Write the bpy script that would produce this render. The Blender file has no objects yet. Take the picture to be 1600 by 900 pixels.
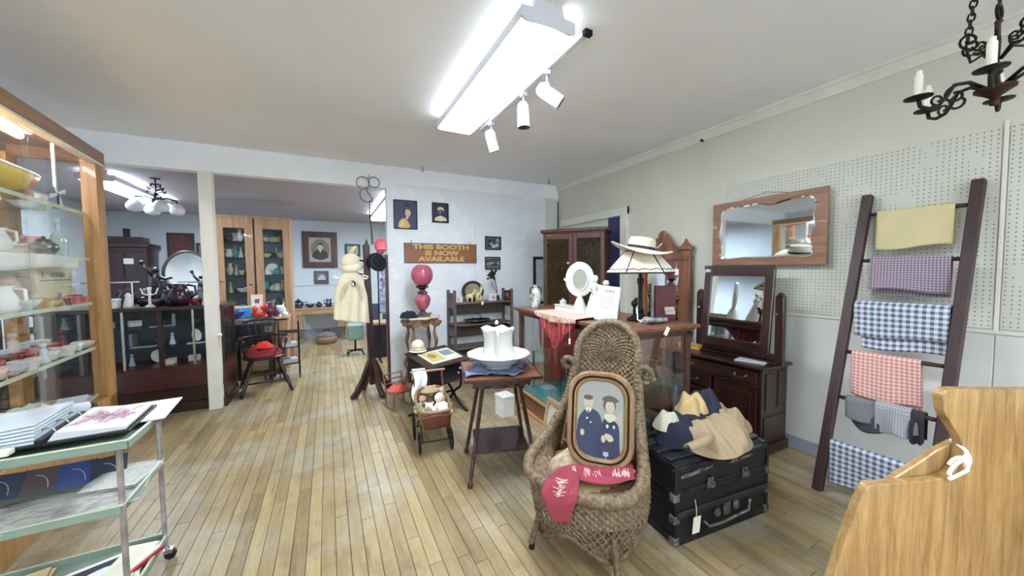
import bpy, bmesh, math, random
from mathutils import Vector, Matrix, Euler
S = bpy.context.scene
COL = S.collection
PI = math.pi
rnd = random.Random(7)
# ---------------------------------------------------------------- camera
cd = bpy.data.cameras.new('camera'); cam = bpy.data.objects.new('camera', cd); COL.objects.link(cam)
cd.sensor_width = 36; cd.lens = 558.9 / 1600 * 36; cd.clip_start = .05
_y, _p, _r = .475286, .048444, -.009252
_f = Vector((math.sin(_y)*math.cos(_p), math.cos(_y)*math.cos(_p), -math.sin(_p)))
_rt = Vector((math.cos(_y), -math.sin(_y), 0)); _u = _rt.cross(_f)
_r2 = _rt*math.cos(_r) + _u*math.sin(_r); _u2 = -_rt*math.sin(_r) + _u*math.cos(_r)
cam.matrix_world = Matrix(((_r2.x, _u2.x, -_f.x, 0), (_r2.y, _u2.y, -_f.y, 0), (_r2.z, _u2.z, -_f.z, 1.5), (0, 0, 0, 1)))
S.camera = cam
# ---------------------------------------------------------------- world, exposure
W = bpy.data.worlds.new('world'); S.world = W; W.use_nodes = True
W.node_tree.nodes['Background'].inputs[0].default_value = (.75, .85, 1, 1)
W.node_tree.nodes['Background'].inputs[1].default_value = 5.0
S.view_settings.view_transform = 'Standard'; S.view_settings.look = 'None'
S.view_settings.gamma = 1; S.view_settings.exposure = 0.35; S.view_settings.use_curve_mapping = False
LAMP = 46.0        # strength of the fluorescent lenses
S.cycles.transparent_max_bounces = 32; S.cycles.max_bounces = 10; S.cycles.diffuse_bounces = 6

# ---------------------------------------------------------------- mesh builder
class MB:
    def __init__(s): s.v = []; s.f = []; s.uv = {}; s.mi = []; s.cm = 0
    def add(s, vs, fs, M=None, uvs=None):
        o = len(s.v)
        for i, p in enumerate(vs):
            p = Vector(p)
            s.v.append(tuple(M @ p) if M else tuple(p))
            if uvs: s.uv[o+i] = uvs[i]
        for f in fs: s.f.append(tuple(o+i for i in f)); s.mi.append(s.cm)
        return s
    def bx(s, x0, x1, y0, y1, z0, z1, M=None):
        return s.add([(x0,y0,z0),(x1,y0,z0),(x1,y1,z0),(x0,y1,z0),(x0,y0,z1),(x1,y0,z1),(x1,y1,z1),(x0,y1,z1)],
            [(0,3,2,1),(4,5,6,7),(0,1,5,4),(1,2,6,5),(2,3,7,6),(3,0,4,7)], M)
    def box(s, c, d, M=None):
        return s.bx(c[0]-d[0]/2, c[0]+d[0]/2, c[1]-d[1]/2, c[1]+d[1]/2, c[2]-d[2]/2, c[2]+d[2]/2, M)
    def bar(s, a, b, w, h=None, up=(0,0,1)):            # a square bar from a to b
        a = Vector(a); b = Vector(b); d = (b-a); L = d.length; d.normalize(); h = h or w
        x = Vector(up).cross(d)
        if x.length < 1e-4: x = Vector((1,0,0)).cross(d)
        x.normalize(); y = d.cross(x)
        M = Matrix(((x.x,y.x,d.x,a.x),(x.y,y.y,d.y,a.y),(x.z,y.z,d.z,a.z),(0,0,0,1)))
        return s.bx(-w/2, w/2, -h/2, h/2, 0, L, M)
    def tube(s, pts, r, n=8, closed=False, M=None):
        P = [Vector(p) for p in pts]; m = len(P)
        R = r if isinstance(r, (list, tuple)) else [r]*m
        vs = []; prev = None
        for i in range(m):
            if closed: t = P[(i+1) % m] - P[i-1]
            else: t = P[min(i+1, m-1)] - P[max(i-1, 0)]
            if t.length < 1e-9: t = Vector((0,0,1))
            t.normalize()
            if prev is None:
                k = Vector((0,0,1)) if abs(t.z) < .9 else Vector((1,0,0))
                x = k.cross(t).normalized()
            else:
                x = prev - t*prev.dot(t)
                x = x.normalized() if x.length > 1e-6 else Vector((1,0,0)).cross(t).normalized()
            prev = x; y = t.cross(x)
            for j in range(n):
                a = 2*PI*j/n; vs.append(P[i] + (x*math.cos(a)+y*math.sin(a))*R[i])
        fs = []
        for i in range(m if closed else m-1):
            k = (i+1) % m
            for j in range(n): fs.append((i*n+j, i*n+(j+1) % n, k*n+(j+1) % n, k*n+j))
        if not closed: fs.append(tuple(range(n))[::-1]); fs.append(tuple((m-1)*n+j for j in range(n)))
        return s.add(vs, fs, M)
    def lathe(s, prof, n=20, M=None, flute=0, nf=0):     # prof: (r, z) from bottom to top
        vs = []; fs = []; m = len(prof)
        for r, z in prof:
            for j in range(n):
                a = 2*PI*j/n; q = r*(1+flute*math.cos(nf*a)) if nf else r
                vs.append((q*math.cos(a), q*math.sin(a), z))
        for i in range(m-1):
            for j in range(n): fs.append((i*n+j, i*n+(j+1) % n, (i+1)*n+(j+1) % n, (i+1)*n+j))
        if prof[0][0] > 1e-5: fs.append(tuple(range(n))[::-1])
        if prof[-1][0] > 1e-5: fs.append(tuple((m-1)*n+j for j in range(n)))
        return s.add(vs, fs, M)
    def prism(s, poly, t0, t1, axis='y', M=None):        # poly in the plane across axis
        def q(a, b, t): return {'x': (t, a, b), 'y': (a, t, b), 'z': (a, b, t)}[axis]
        n = len(poly)
        vs = [q(a, b, t0) for a, b in poly] + [q(a, b, t1) for a, b in poly]
        fs = [tuple(range(n))[::-1], tuple(range(n, 2*n))] + [(i, (i+1) % n, n+(i+1) % n, n+i) for i in range(n)]
        return s.add(vs, fs, M)
    def grid(s, P, nu, nv, M=None, su=1, sv=1, closed=False):
        vs = []; uv = []; fs = []
        for i in range(nu+1):
            for j in range(nv+1):
                vs.append(P(i/nu, j/nv)); uv.append((i/nu*su, j/nv*sv))
        for i in range(nu):
            for j in range(nv):
                a = i*(nv+1)+j; fs.append((a, a+nv+1, a+nv+2, a+1))
        return s.add(vs, fs, M, uv)
    def sph(s, c, r, n=12, sc=(1,1,1), M=None):
        m = n//2; pr = []; vs = []; fs = []
        for i in range(1, m):
            t = PI*i/m
            for j in range(n):
                a = 2*PI*j/n
                vs.append((c[0]+r*sc[0]*math.sin(t)*math.cos(a), c[1]+r*sc[1]*math.sin(t)*math.sin(a), c[2]-r*sc[2]*math.cos(t)))
        for i in range(m-2):
            for j in range(n): fs.append((i*n+j, i*n+(j+1) % n, (i+1)*n+(j+1) % n, (i+1)*n+j))
        b = len(vs); vs += [(c[0], c[1], c[2]-r*sc[2]), (c[0], c[1], c[2]+r*sc[2])]
        for j in range(n): fs.append((b, (j+1) % n, j)); fs.append((b+1, (m-2)*n+j, (m-2)*n+(j+1) % n))
        return s.add(vs, fs, M)
    def build(s, name, mat=None, parent=None, smooth=False, bev=0, solid=0, sub=0, loc=None, rot=None):
        me = bpy.data.meshes.new(name); me.from_pydata(s.v, [], s.f)
        if s.uv:
            ul = me.uv_layers.new(name='uv')
            for lp in me.loops: ul.data[lp.index].uv = s.uv.get(lp.vertex_index, (0, 0))
        ms = mat if isinstance(mat, (list, tuple)) else [mat]
        for m in ms: me.materials.append(m)
        if len(ms) > 1:
            for p, k in zip(me.polygons, s.mi): p.material_index = k
        if smooth:
            me.polygons.foreach_set('use_smooth', [True]*len(me.polygons))
            if smooth == 2: me.set_sharp_from_angle(angle=.7)
        me.update()
        o = bpy.data.objects.new(name, me); COL.objects.link(o)
        if parent: o.parent = parent
        if loc: o.location = loc
        if rot: o.rotation_euler = rot
        if solid: m = o.modifiers.new('solid', 'SOLIDIFY'); m.thickness = solid; m.offset = 0
        if sub: m = o.modifiers.new('sub', 'SUBSURF'); m.levels = m.render_levels = sub
        if bev: m = o.modifiers.new('bevel', 'BEVEL'); m.width = bev; m.segments = 1; m.limit_method = 'ANGLE'
        return o
def T(x=0, y=0, z=0, rz=0, rx=0, ry=0, s=1):
    return Matrix.Translation((x, y, z)) @ Euler((rx, ry, rz)).to_matrix().to_4x4() @ Matrix.Scale(s, 4)
def B(*a, M=None): return MB().bx(*a, M=M)
def tag(o, label, cat, group=None, kind=None):
    o['label'] = label; o['category'] = cat
    if group: o['group'] = group
    if kind: o['kind'] = kind
    return o
def thing(name, label, cat, loc=(0,0,0), rz=0, group=None):
    o = bpy.data.objects.new(name, None); COL.objects.link(o); o.empty_display_size = .05
    o.location = loc; o.rotation_euler = (0, 0, rz)
    return tag(o, label, cat, group)
def struct(o): o['kind'] = 'structure'; return o
def lab(o, l): o['label'] = l; return o
def dup(root, loc, rz=None, label=None, sc=None):
    r = root.copy(); COL.objects.link(r); r.location = loc
    if rz is not None: r.rotation_euler = (0, 0, rz)
    if sc: r.scale = (sc, sc, sc)
    if label: r['label'] = label
    for ch in list(root.children):
        c = ch.copy(); COL.objects.link(c); c.parent = r
        for g in list(ch.children):
            d = g.copy(); COL.objects.link(d); d.parent = c
    return r

# ---------------------------------------------------------------- materials
MATS = {}
def nt(name):
    m = bpy.data.materials.new(name); m.use_nodes = True
    t = m.node_tree; b = t.nodes['Principled BSDF']
    return m, t, b
def N(t, typ, **k):
    n = t.nodes.new(typ)
    for a, v in k.items(): setattr(n, a, v)
    return n
def coords(t, scale=(1,1,1), kind='Object'):
    c = N(t, 'ShaderNodeTexCoord'); mp = N(t, 'ShaderNodeMapping')
    mp.inputs['Scale'].default_value = scale; t.links.new(c.outputs[kind], mp.inputs['Vector'])
    return mp.outputs[0]
def mixc(t, fac, a, b, blend='MIX'):
    m = N(t, 'ShaderNodeMix', data_type='RGBA', blend_type=blend)
    for sock, v in ((m.inputs[0], fac), (m.inputs[6], a), (m.inputs[7], b)):
        if isinstance(v, (int, float)): sock.default_value = v
        elif isinstance(v, tuple): sock.default_value = v if len(v) == 4 else (*v, 1)
        else: t.links.new(v, sock)
    return m.outputs[2]
def math_(t, op, a, b=None, c=None):
    n = N(t, 'ShaderNodeMath', operation=op)
    for i, v in enumerate((a, b, c)):
        if v is None: continue
        if isinstance(v, (int, float)): n.inputs[i].default_value = v
        else: t.links.new(v, n.inputs[i])
    return n.outputs[0]
def noise(t, vec, scale, detail=3, rough=.55, dist=0):
    n = N(t, 'ShaderNodeTexNoise'); n.inputs['Scale'].default_value = scale; n.inputs['Detail'].default_value = detail
    n.inputs['Roughness'].default_value = rough; n.inputs['Distortion'].default_value = dist
    t.links.new(vec, n.inputs['Vector']); return n.outputs[0]
def bump(t, b, h, strength, dist=.002):
    n = N(t, 'ShaderNodeBump'); n.inputs['Strength'].default_value = strength; n.inputs['Distance'].default_value = dist
    t.links.new(h, n.inputs['Height']); t.links.new(n.outputs[0], b.inputs['Normal'])
def ramp(t, fac, stops):
    r = N(t, 'ShaderNodeValToRGB'); e = r.color_ramp.elements
    while len(e) < len(stops): e.new(.5)
    for q, (p, c) in zip(e, stops): q.position = p; q.color = (*c, 1)
    t.links.new(fac, r.inputs[0]); return r.outputs[0]
def lin(c): return tuple((x/255/12.92 if x <= 10 else ((x/255+.055)/1.055)**2.4) for x in c)
def mat(name, rgb, rough=.5, metal=0, var=.15, scale=6, stretch=(1,1,1), bmp=0, bscale=60, rgb2=None, spec=.5, coat=0):
    if name in MATS: return MATS[name]
    m, t, b = nt(name); c = lin(rgb); MATS[name] = m
    c2 = lin(rgb2) if rgb2 else tuple(min(1, x*(1+var)) for x in c); c1 = c if rgb2 else tuple(x*(1-var) for x in c)
    v = coords(t, stretch)
    n = noise(t, v, scale, 4)
    r = ramp(t, n, [(.3, c1), (.7, c2)]); t.links.new(r, b.inputs['Base Color'])
    b.inputs['Roughness'].default_value = rough; b.inputs['Metallic'].default_value = metal
    b.inputs['Specular IOR Level'].default_value = spec; b.inputs['Coat Weight'].default_value = coat
    if bmp: bump(t, b, noise(t, v, bscale, 3), bmp)
    return m
def wood(name, rgb1, rgb2, axis='z', scale=14, rough=.4, coat=0, bmp=.15):
    if name in MATS: return MATS[name]
    m, t, b = nt(name); MATS[name] = m
    k = {'x': (.07,1,1), 'y': (1,.07,1), 'z': (1,1,.07)}[axis]
    v = coords(t, k)
    n = noise(t, v, scale, 6, .65, .6); n2 = noise(t, v, scale*6, 3)
    f = math_(t, 'ADD', math_(t, 'MULTIPLY', n, .75), math_(t, 'MULTIPLY', n2, .25))
    t.links.new(ramp(t, f, [(.36, lin(rgb1)), (.64, lin(rgb2))]), b.inputs['Base Color'])
    b.inputs['Roughness'].default_value = rough; b.inputs['Coat Weight'].default_value = coat
    bump(t, b, n2, bmp); return m
def gingham(name, rgb_dark, rgb_light, cell=.02, mid=.5):
    m, t, b = nt(name); MATS[name] = m
    c = N(t, 'ShaderNodeTexCoord'); s = N(t, 'ShaderNodeSeparateXYZ'); t.links.new(c.outputs['UV'], s.inputs[0])
    f = []
    for k in (0, 1): f.append(math_(t, 'GREATER_THAN', math_(t, 'FRACT', math_(t, 'DIVIDE', s.outputs[k], cell*2)), .5))
    fac = math_(t, 'ADD', math_(t, 'MULTIPLY', f[0], mid), math_(t, 'MULTIPLY', f[1], 1-mid))
    th = math_(t, 'MULTIPLY', noise(t, c.outputs['UV'], 900, 1), .2)
    col = mixc(t, fac, lin(rgb_light), lin(rgb_dark))
    t.links.new(mixc(t, th, col, (.9,.9,.9)), b.inputs['Base Color'])
    b.inputs['Roughness'].default_value = .9; b.inputs['Specular IOR Level'].default_value = .1
    return m
def glass(name='clear_glass', tint=(.985,.993,.99), refl=.08):
    if name in MATS: return MATS[name]
    m = bpy.data.materials.new(name); m.use_nodes = True; t = m.node_tree; t.nodes.clear(); MATS[name] = m
    o = N(t, 'ShaderNodeOutputMaterial'); tr = N(t, 'ShaderNodeBsdfTransparent'); g = N(t, 'ShaderNodeBsdfGlossy')
    tr.inputs[0].default_value = (*tint, 1); g.inputs['Roughness'].default_value = .02
    fr = N(t, 'ShaderNodeFresnel'); fr.inputs[0].default_value = 1.45
    nz = noise(t, coords(t), 3, 2)
    k = math_(t, 'MULTIPLY', fr.outputs[0], math_(t, 'ADD', math_(t, 'MULTIPLY', nz, .10), .16))
    mx = N(t, 'ShaderNodeMixShader'); t.links.new(k, mx.inputs[0]); t.links.new(tr.outputs[0], mx.inputs[1]); t.links.new(g.outputs[0], mx.inputs[2])
    t.links.new(mx.outputs[0], o.inputs[0]); return m
def emit(name, rgb, st):
    m, t, b = nt(name); MATS[name] = m
    b.inputs['Base Color'].default_value = (.9,.9,.9,1); b.inputs['Emission Color'].default_value = (*rgb, 1); b.inputs['Emission Strength'].default_value = st
    return m
def mirror_mat(name='silvered_glass'):
    if name in MATS: return MATS[name]
    m, t, b = nt(name); MATS[name] = m
    r = ramp(t, noise(t, coords(t), 5, 5), [(.3, (.78,.82,.84)), (.7, (.86,.9,.91))])
    t.links.new(r, b.inputs['Base Color']); b.inputs['Metallic'].default_value = 1; b.inputs['Roughness'].default_value = .03
    return m
def pegboard(name, rgb, plane='y', cell=.0254, rad=.125):
    m, t, b = nt(name); MATS[name] = m
    c = N(t, 'ShaderNodeTexCoord'); s = N(t, 'ShaderNodeSeparateXYZ'); t.links.new(c.outputs['Object'], s.inputs[0])
    ax = {'y': (0, 2), 'x': (1, 2)}[plane]; d = []
    for k in ax:
        q = math_(t, 'SUBTRACT', math_(t, 'FRACT', math_(t, 'DIVIDE', s.outputs[k], cell)), .5); d.append(math_(t, 'MULTIPLY', q, q))
    hole = math_(t, 'LESS_THAN', math_(t, 'ADD', d[0], d[1]), rad*rad)
    n = noise(t, c.outputs['Object'], 2.2, 4)
    base = ramp(t, n, [(.3, tuple(x*.93 for x in lin(rgb))), (.7, lin(rgb))])
    paint = math_(t, 'GREATER_THAN', noise(t, c.outputs['Object'], 9, 2), .40)    # some holes are clogged with paint
    t.links.new(mixc(t, math_(t, 'MULTIPLY', hole, paint), base, tuple(x*(.30 if plane == 'x' else .5) for x in lin(rgb))), b.inputs['Base Color'])
    b.inputs['Roughness'].default_value = .55
    bump(t, b, math_(t, 'SUBTRACT', 1, hole), .6, .003); return m
# ================================================================ THE ROOM
XW, YB, YF, XL, YN, ZC, ZF = 3.42, 4.95, 9.4, -3.6, -3.4, 2.88, 2.68
m_wall = mat('cream_paint', (206,203,188), .6, var=.05, scale=1.5, bmp=.08, bscale=30)
m_wallb = mat('white_paint', (238,241,245), .6, var=.05, scale=1.5, bmp=.08, bscale=30)
m_farw = mat('pale_blue_paint', (196,206,216), .6, var=.05, scale=1.2)
m_ceil = mat('ceiling_paint', (240,240,242), .75, var=.05, scale=.8, bmp=.05, bscale=20)
m_trim = mat('trim_paint', (222,218,208), .5, var=.06, scale=5)
m_base = mat('baseboard_paint', (150,154,166), .5, var=.12, scale=6)
m_sub = mat('dark_subfloor', (52,40,28), .9)
m_black = mat('black_paint', (22,20,22), .45, var=.3)
m_iron = mat('black_iron', (34,30,28), .5, .6, var=.3, bmp=.2)
m_chrome = mat('worn_chrome', (190,192,196), .25, 1, var=.15)
m_white = mat('white_enamel', (232,232,230), .35, var=.04)
m_brass = mat('old_brass', (150,120,66), .35, .9, var=.25)
m_glass = glass()
m_mirror = mirror_mat()

def floor_mat():
    m, t, b = nt('old_maple_floorboards')
    a = N(t, 'ShaderNodeAttribute', attribute_name='tone'); g = N(t, 'ShaderNodeNewGeometry')
    mp = N(t, 'ShaderNodeMapping'); t.links.new(g.outputs['Position'], mp.inputs['Vector']); mp.inputs['Scale'].default_value = (1, .07, 1)
    off = N(t, 'ShaderNodeCombineXYZ'); t.links.new(math_(t, 'MULTIPLY', a.outputs['Fac'], 37.0), off.inputs[1])
    t.links.new(off.outputs[0], mp.inputs['Location'])
    n1 = noise(t, mp.outputs[0], 26, 6, .7, .4); n2 = noise(t, mp.outputs[0], 150, 3)
    f = math_(t, 'ADD', math_(t, 'MULTIPLY', n1, .5), math_(t, 'MULTIPLY', n2, .18))
    f = math_(t, 'ADD', f, math_(t, 'MULTIPLY', a.outputs['Fac'], .24))
    c = ramp(t, f, [(.22, lin((104,84,60))), (.40, lin((148,128,92))), (.60, lin((172,152,112))), (.85, lin((186,170,136)))])
    wear = noise(t, g.outputs['Position'], 1.1, 5, .62)
    c = mixc(t, ramp(t, wear, [(.48, (0,0,0)), (.64, (.65,.65,.65))]), c, lin((172,169,158)))
    dirt = noise(t, g.outputs['Position'], 3.1, 7, .7)
    c = mixc(t, ramp(t, dirt, [(.50, (0,0,0)), (.72, (.7,.7,.7))]), c, lin((116,94,68)))
    grit = noise(t, mp.outputs[0], 60, 8, .8, .5)
    c = mixc(t, ramp(t, grit, [(.54, (0,0,0)), (.70, (.55,.55,.55))]), c, lin((98,76,52)))
    stain = noise(t, mp.outputs[0], 9, 6, .75, 1)
    c = mixc(t, ramp(t, stain, [(.62, (0,0,0)), (.70, (.75,.75,.75))]), c, lin((92,68,46)))
    t.links.new(c, b.inputs['Base Color'])
    t.links.new(ramp(t, wear, [(.3, (.34,)*3), (.7, (.52,)*3)]), b.inputs['Roughness'])
    bump(t, b, n2, .12, .001); return m
m_floor = floor_mat()
floor = struct(B(XL, XW, YN, YF, -.08, -.018).build('floor', m_sub))
def lay_floor():
    PW = .0705; rows = int((XW-XL)/PW); L = []
    for i in range(rows+1):
        x0 = XL+i*PW; y = YN - rnd.random()*1.2
        x1 = min(x0+PW, XW)
        if x1-x0 < .01: continue
        while y < YF:
            n = y + rnd.choice((.55, .8, 1.05, 1.3, 1.6, 1.9))*(.9+.2*rnd.random())
            a, e = max(y, YN), min(n, YF)
            if e-a > .05: L.append((x0, x1, a, e))
            y = n
    inv = cam.matrix_world.inverted()
    def size(q):
        c = inv @ Vector(((q[0]+q[1])/2, (q[2]+q[3])/2, 0)); d = -c.z
        if d < .6 or abs(c.x/d*558.9) > 830 or abs(c.y/d*558.9) > 470: return 0
        return (q[1]-q[0])*(q[3]-q[2])*1.5/d**3
    L.sort(key=size, reverse=True)
    def plank(mb, q, tone, tones):
        h = rnd.uniform(-.0012, 0); g = .0011; k = .0016
        x0, x1, y0, y1 = q[0]+g, q[1]-g, q[2]+.0014, q[3]-.0014
        mb.add([(x0,y0,-.018),(x1,y0,-.018),(x1,y1,-.018),(x0,y1,-.018),(x0,y0,h-k),(x1,y0,h-k),(x1,y1,h-k),(x0,y1,h-k),
                (x0+k,y0+k,h),(x1-k,y0+k,h),(x1-k,y1-k,h),(x0+k,y1-k,h)],
               [(8,9,10,11),(4,5,9,8),(5,6,10,9),(6,7,11,10),(7,4,8,11),(0,1,5,4),(1,2,6,5),(2,3,7,6),(3,0,4,7)])
        tones += [tone]*9
    def fin(o, tones):
        a = o.data.attributes.new('tone', 'FLOAT', 'FACE'); a.data.foreach_set('value', tones); return o
    for q in L[:300]:
        mb = MB(); tn = []; plank(mb, q, rnd.random(), tn); fin(mb.build('floorboard', m_floor, floor), tn)
    mb = MB(); tn = []
    for q in L[300:]: plank(mb, q, rnd.random(), tn)
    fin(mb.build('outlying_floorboards', m_floor, floor), tn)['kind'] = 'stuff'
lay_floor()
# ceilings
struct(B(XL, XW+.1, YN, YB+.06, ZC, ZC+.08).build('ceiling', m_ceil))
struct(B(XL, XW+.1, YB+.06, YF, ZF, ZF+.28).build('ceiling', mat('far_ceiling_grey', (176,171,178), .75, var=.06, scale=.8)))  # far ceiling in a darker lavender grey than the main ceiling
# right wall with its hardboard panels
wr = struct(B(XW, XW+.1, YN, YF+.1, 0, ZC).build('wall_right', m_wall))
m_pegr = pegboard('cream_pegboard', (206,205,192), 'x', .0254, .15)
m_pegb = pegboard('white_pegboard', (238,242,246), 'y', .0254, .19)
m_hard = mat('painted_hardboard', (214,214,208), .5, var=.05, scale=2, bmp=.05)
for y0, y1 in ((.558, 2.13), (-1.2, .532)):
    B(XW-.008, XW, y0, y1, 1.135, 2.285).build('pegboard_panel', m_pegr, wr, bev=.002)
for y0, y1 in ((.55, 1.95), (-1.2, .545), (1.955, 3.3)):
    B(XW-.006, XW, y0, y1, .1, 1.103).build('hardboard_panel', m_hard, wr, bev=.002)
B(XW-.012, XW, .536, .554, 1.12, 2.32).build('batten', m_trim, wr, bev=.002)
B(XW-.01, XW, -1.2, 2.2, 1.108, 1.132).build('rail', m_trim, wr, bev=.002)
struct(MB().prism([(XW, 2.79), (XW-.012, 2.79), (XW-.018, 2.81), (XW-.04, 2.85), (XW-.055, 2.86), (XW-.055, ZC), (XW, ZC)], YN, YB, 'y').build('trim_1', m_trim))
struct(B(XW-.016, XW, YN, 3.36, 0, .105).build('baseboard_right', m_base, bev=.004))
# door in the right wall, mostly behind the lattice cabinet
d1 = struct(B(XW-.03, XW, 3.74, 4.78, 0, 2.16).build('door_1', mat('door_white', (205,208,205), .5), bev=.003))
B(XW-.026, XW, 3.50, 3.735, 0, 2.19).build('blue_strip', mat('navy_blue', (44,46,92), .4, var=.2), d1)  # dark blue strip beside the white door
B(XW-.045, XW, 3.38, 3.5, 0, 2.3).build('casing', m_trim, d1, bev=.004)
B(XW-.04, XW, 3.38, 4.85, 2.2, 2.3).build('casing', m_trim, d1, bev=.004)
struct(MB().tube([(3.395, 4.925, .0), (3.395, 4.925, 2.62)], .008, 6).build('trim_4', m_black))
# back wall: boarded part, the header over the opening, the post
wb = struct(B(.71, XW, YB, YB+.12, 0, ZC).bx(XL, .71, YB, YB+.12, 2.59, ZC).build('wall_back', m_wallb))
for x0, x1 in ((.712, 1.938), (1.942, 3.16)):
    B(x0, x1, YB-.008, YB, .0, 2.665).build('pegboard_panel', m_pegb, wb, bev=.002)
B(3.163, XW, YB-.006, YB, .0, 2.665).build('hardboard_panel', m_hard, wb, bev=.002)
struct(B(.685, .71, YB-.02, YB+.13, 0, 1.72).build('trim_3', mat('maroon_paint', (74,26,34), .4, var=.25), bev=.003))
post = struct(B(-1.2, -1.085, YB-.005, YB+.115, 0, 2.59).build('trim_2', m_trim, bev=.006))
B(-1.09, -1.07, YB-.012, YB+.02, .72, .86).build('strike_plate', mat('cream_plate', (214,200,160), .4), post, bev=.003)
MB().sph((-1.075, YB-.035, .83), .028, 12).build('knob', m_white, post, smooth=True)
# far and hidden walls
struct(B(XL, XW, YF, YF+.1, 0, ZF).build('wall_far', m_farw))
struct(B(XL, XW, YF-.02, YF, 1.2, 1.225).build('trim_5', m_farw, bev=.003))
struct(B(XL, XW, YF-.018, YF, 0, .2).build('baseboard_far', m_base, bev=.004))
struct(B(XL-.1, XL, YN, YF+.1, 0, ZC).build('wall_left', m_farw))
struct(MB().bx(XL-.1, -1.2, YN-.1, YN, 0, ZC).bx(3.0, XW+.1, YN-.1, YN, 0, ZC).bx(-1.2, 3.0, YN-.1, YN, 0, .6).bx(-1.2, 3.0, YN-.1, YN, 2.6, ZC).build('wall_near', m_wall))
w1 = struct(MB().bx(-1.2, 3.0, YN-.07, YN-.02, .6, .66).bx(-1.2, 3.0, YN-.07, YN-.02, 2.54, 2.6).bx(-1.2, -1.14, YN-.07, YN-.02, .66, 2.54).bx(2.94, 3.0, YN-.07, YN-.02, .66, 2.54).build('added_window_1', m_trim))  # unseen opening added behind the viewer to let in more daylight
for x in (.2, 1.6): B(x-.025, x+.025, YN-.07, YN-.02, .66, 2.54).build('mullion', m_trim, w1)
for x0, x1 in ((-1.14,.175),(.225,1.575),(1.625,2.94)): B(x0, x1, YN-.05, YN-.046, .66, 2.54).build('pane', m_glass, w1)
struct(B(-1.25, 3.05, YN-.02, YN+.12, .56, .6).build('trim_6', m_trim))

# ================================================================ CEILING LIGHTS
m_lens = emit('lit_acrylic', (.80,.91,1), LAMP)
m_up = emit('lit_acrylic_side', (.82,.92,1), LAMP*.45)
m_hous = mat('fixture_enamel', (205,206,212), .4, var=.03)
def fixture(x, y0, y1, zc, label, group=None, w=.32):
    t = thing('fluorescent_light', label, 'ceiling light', (x, (y0+y1)/2, zc), 0, group); L = (y1-y0)/2; h = w/2
    B(-h*.6, h*.6, -L, L, -.05, 0).build('channel', m_hous, t)
    B(-h, -h+.006, -L, L, -.115, -.055).bx(h-.006, h, -L, L, -.115, -.055).bx(-h+.006, h-.006, -L, L, -.061, -.055).build('tray', m_hous, t)
    for s in (-1, 1):
        MB().prism([(-h-.004,-.11),(-h+.02,-.125),(h-.02,-.125),(h+.004,-.11),(h+.004,-.055),(h*.62,-.05),(h*.5,0),(-h*.5,0),(-h*.62,-.05),(-h-.004,-.055)], s*L, s*(L+.012), 'y').build('end_cap', m_hous, t)
        B(s*h*.62-.03, s*h*.62+.03, -L+.02, L-.02, -.0555, -.0535).build('uplight_slot', m_up, t)
    ps = [(-h+.008,-.075)] + [(-h+.008+ (w-.016)*k/10, -.118-.012*math.sin(PI*k/10)**.5) for k in range(11)] + [(h-.008,-.075)]
    MB().prism(ps, -L+.002, L-.06, 'y').build('lens', m_lens, t)
    for s in (-1, 1):
        MB().tube([(s*h*.48, -L+.01, -.1), (s*h*.48, -L+.2, -.1)], .03, 14).build('lamp_tube', m_lens, t, smooth=2)
        MB().tube([(s*h*.48, L-.2, -.1), (s*h*.48, L-.01, -.1)], .03, 14).build('lamp_tube', m_lens, t, smooth=2)
    return t
fixture(1.06, 1.62, 3.16, ZC, 'long bright fluorescent fixture on the main ceiling beside the white spotlights')
fixture(1.06, -2.4, -.86, ZC, 'unseen fluorescent fixture added on the main ceiling behind the viewer')  # extra lamp added out of view to light the room
fixture(-2.2, -1.2, .34, ZC, 'unseen fluorescent fixture added on the ceiling behind the tall oak case')  # second extra lamp, added out of view for more light
fixture(-2.28, 5.75, 7.6, ZF-.001, 'fluorescent fixture over the far room behind the hanging globe lamp')
fixture(.95, 5.55, 7.9, ZF-.001, 'fluorescent fixture in the far room seen past the edge of the pegboard wall')
# track with three heads
tr = thing('track_light', 'white track on the ceiling with three cylindrical spotlights', 'spotlight', (1.375, 0, ZC))
B(-.017, .017, 1.7, 3.3, -.022, 0).build('track', m_hous, tr, bev=.002)
MB().box((0, 1.69, -.016), (.05, .03, .03)).build('end_cap', m_iron, tr)
m_spot = mat('spotlight_enamel', (206,207,212), .3, var=.03)
for (y, ang, az, big) in ((3.06, .35, .3, .88), (2.45, .02, 0, 1), (2.12, .95, -.45, 1)):
    d = MB().box((0, 0, -.035), (.04, .05, .03)).tube([(0,0,-.04), (0,0,-.10)], .009, 8)
    for s in (-1, 1): d.bar((0, s*.012, -.09), (0, s*.052, -.13), .004, .016).bar((0, s*.052, -.125), (0, s*.052, -.175), .004, .018)
    yk = d.build('yoke', m_spot, tr, loc=(0, y, 0), rot=(0, 0, az))
    M = T(0, 0, -.165, ry=-ang)
    MB().lathe([(.046,-.115),(.048,-.11),(.048,.03),(.044,.055),(.03,.072),(0,.078)], 20, M).build('can', m_spot, yk, smooth=2)
    MB().lathe([(.0455,-.1165),(.030,-.1155),(.03,-.09),(0,-.085)], 20, M).build('black_rim', m_black, yk)
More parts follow.
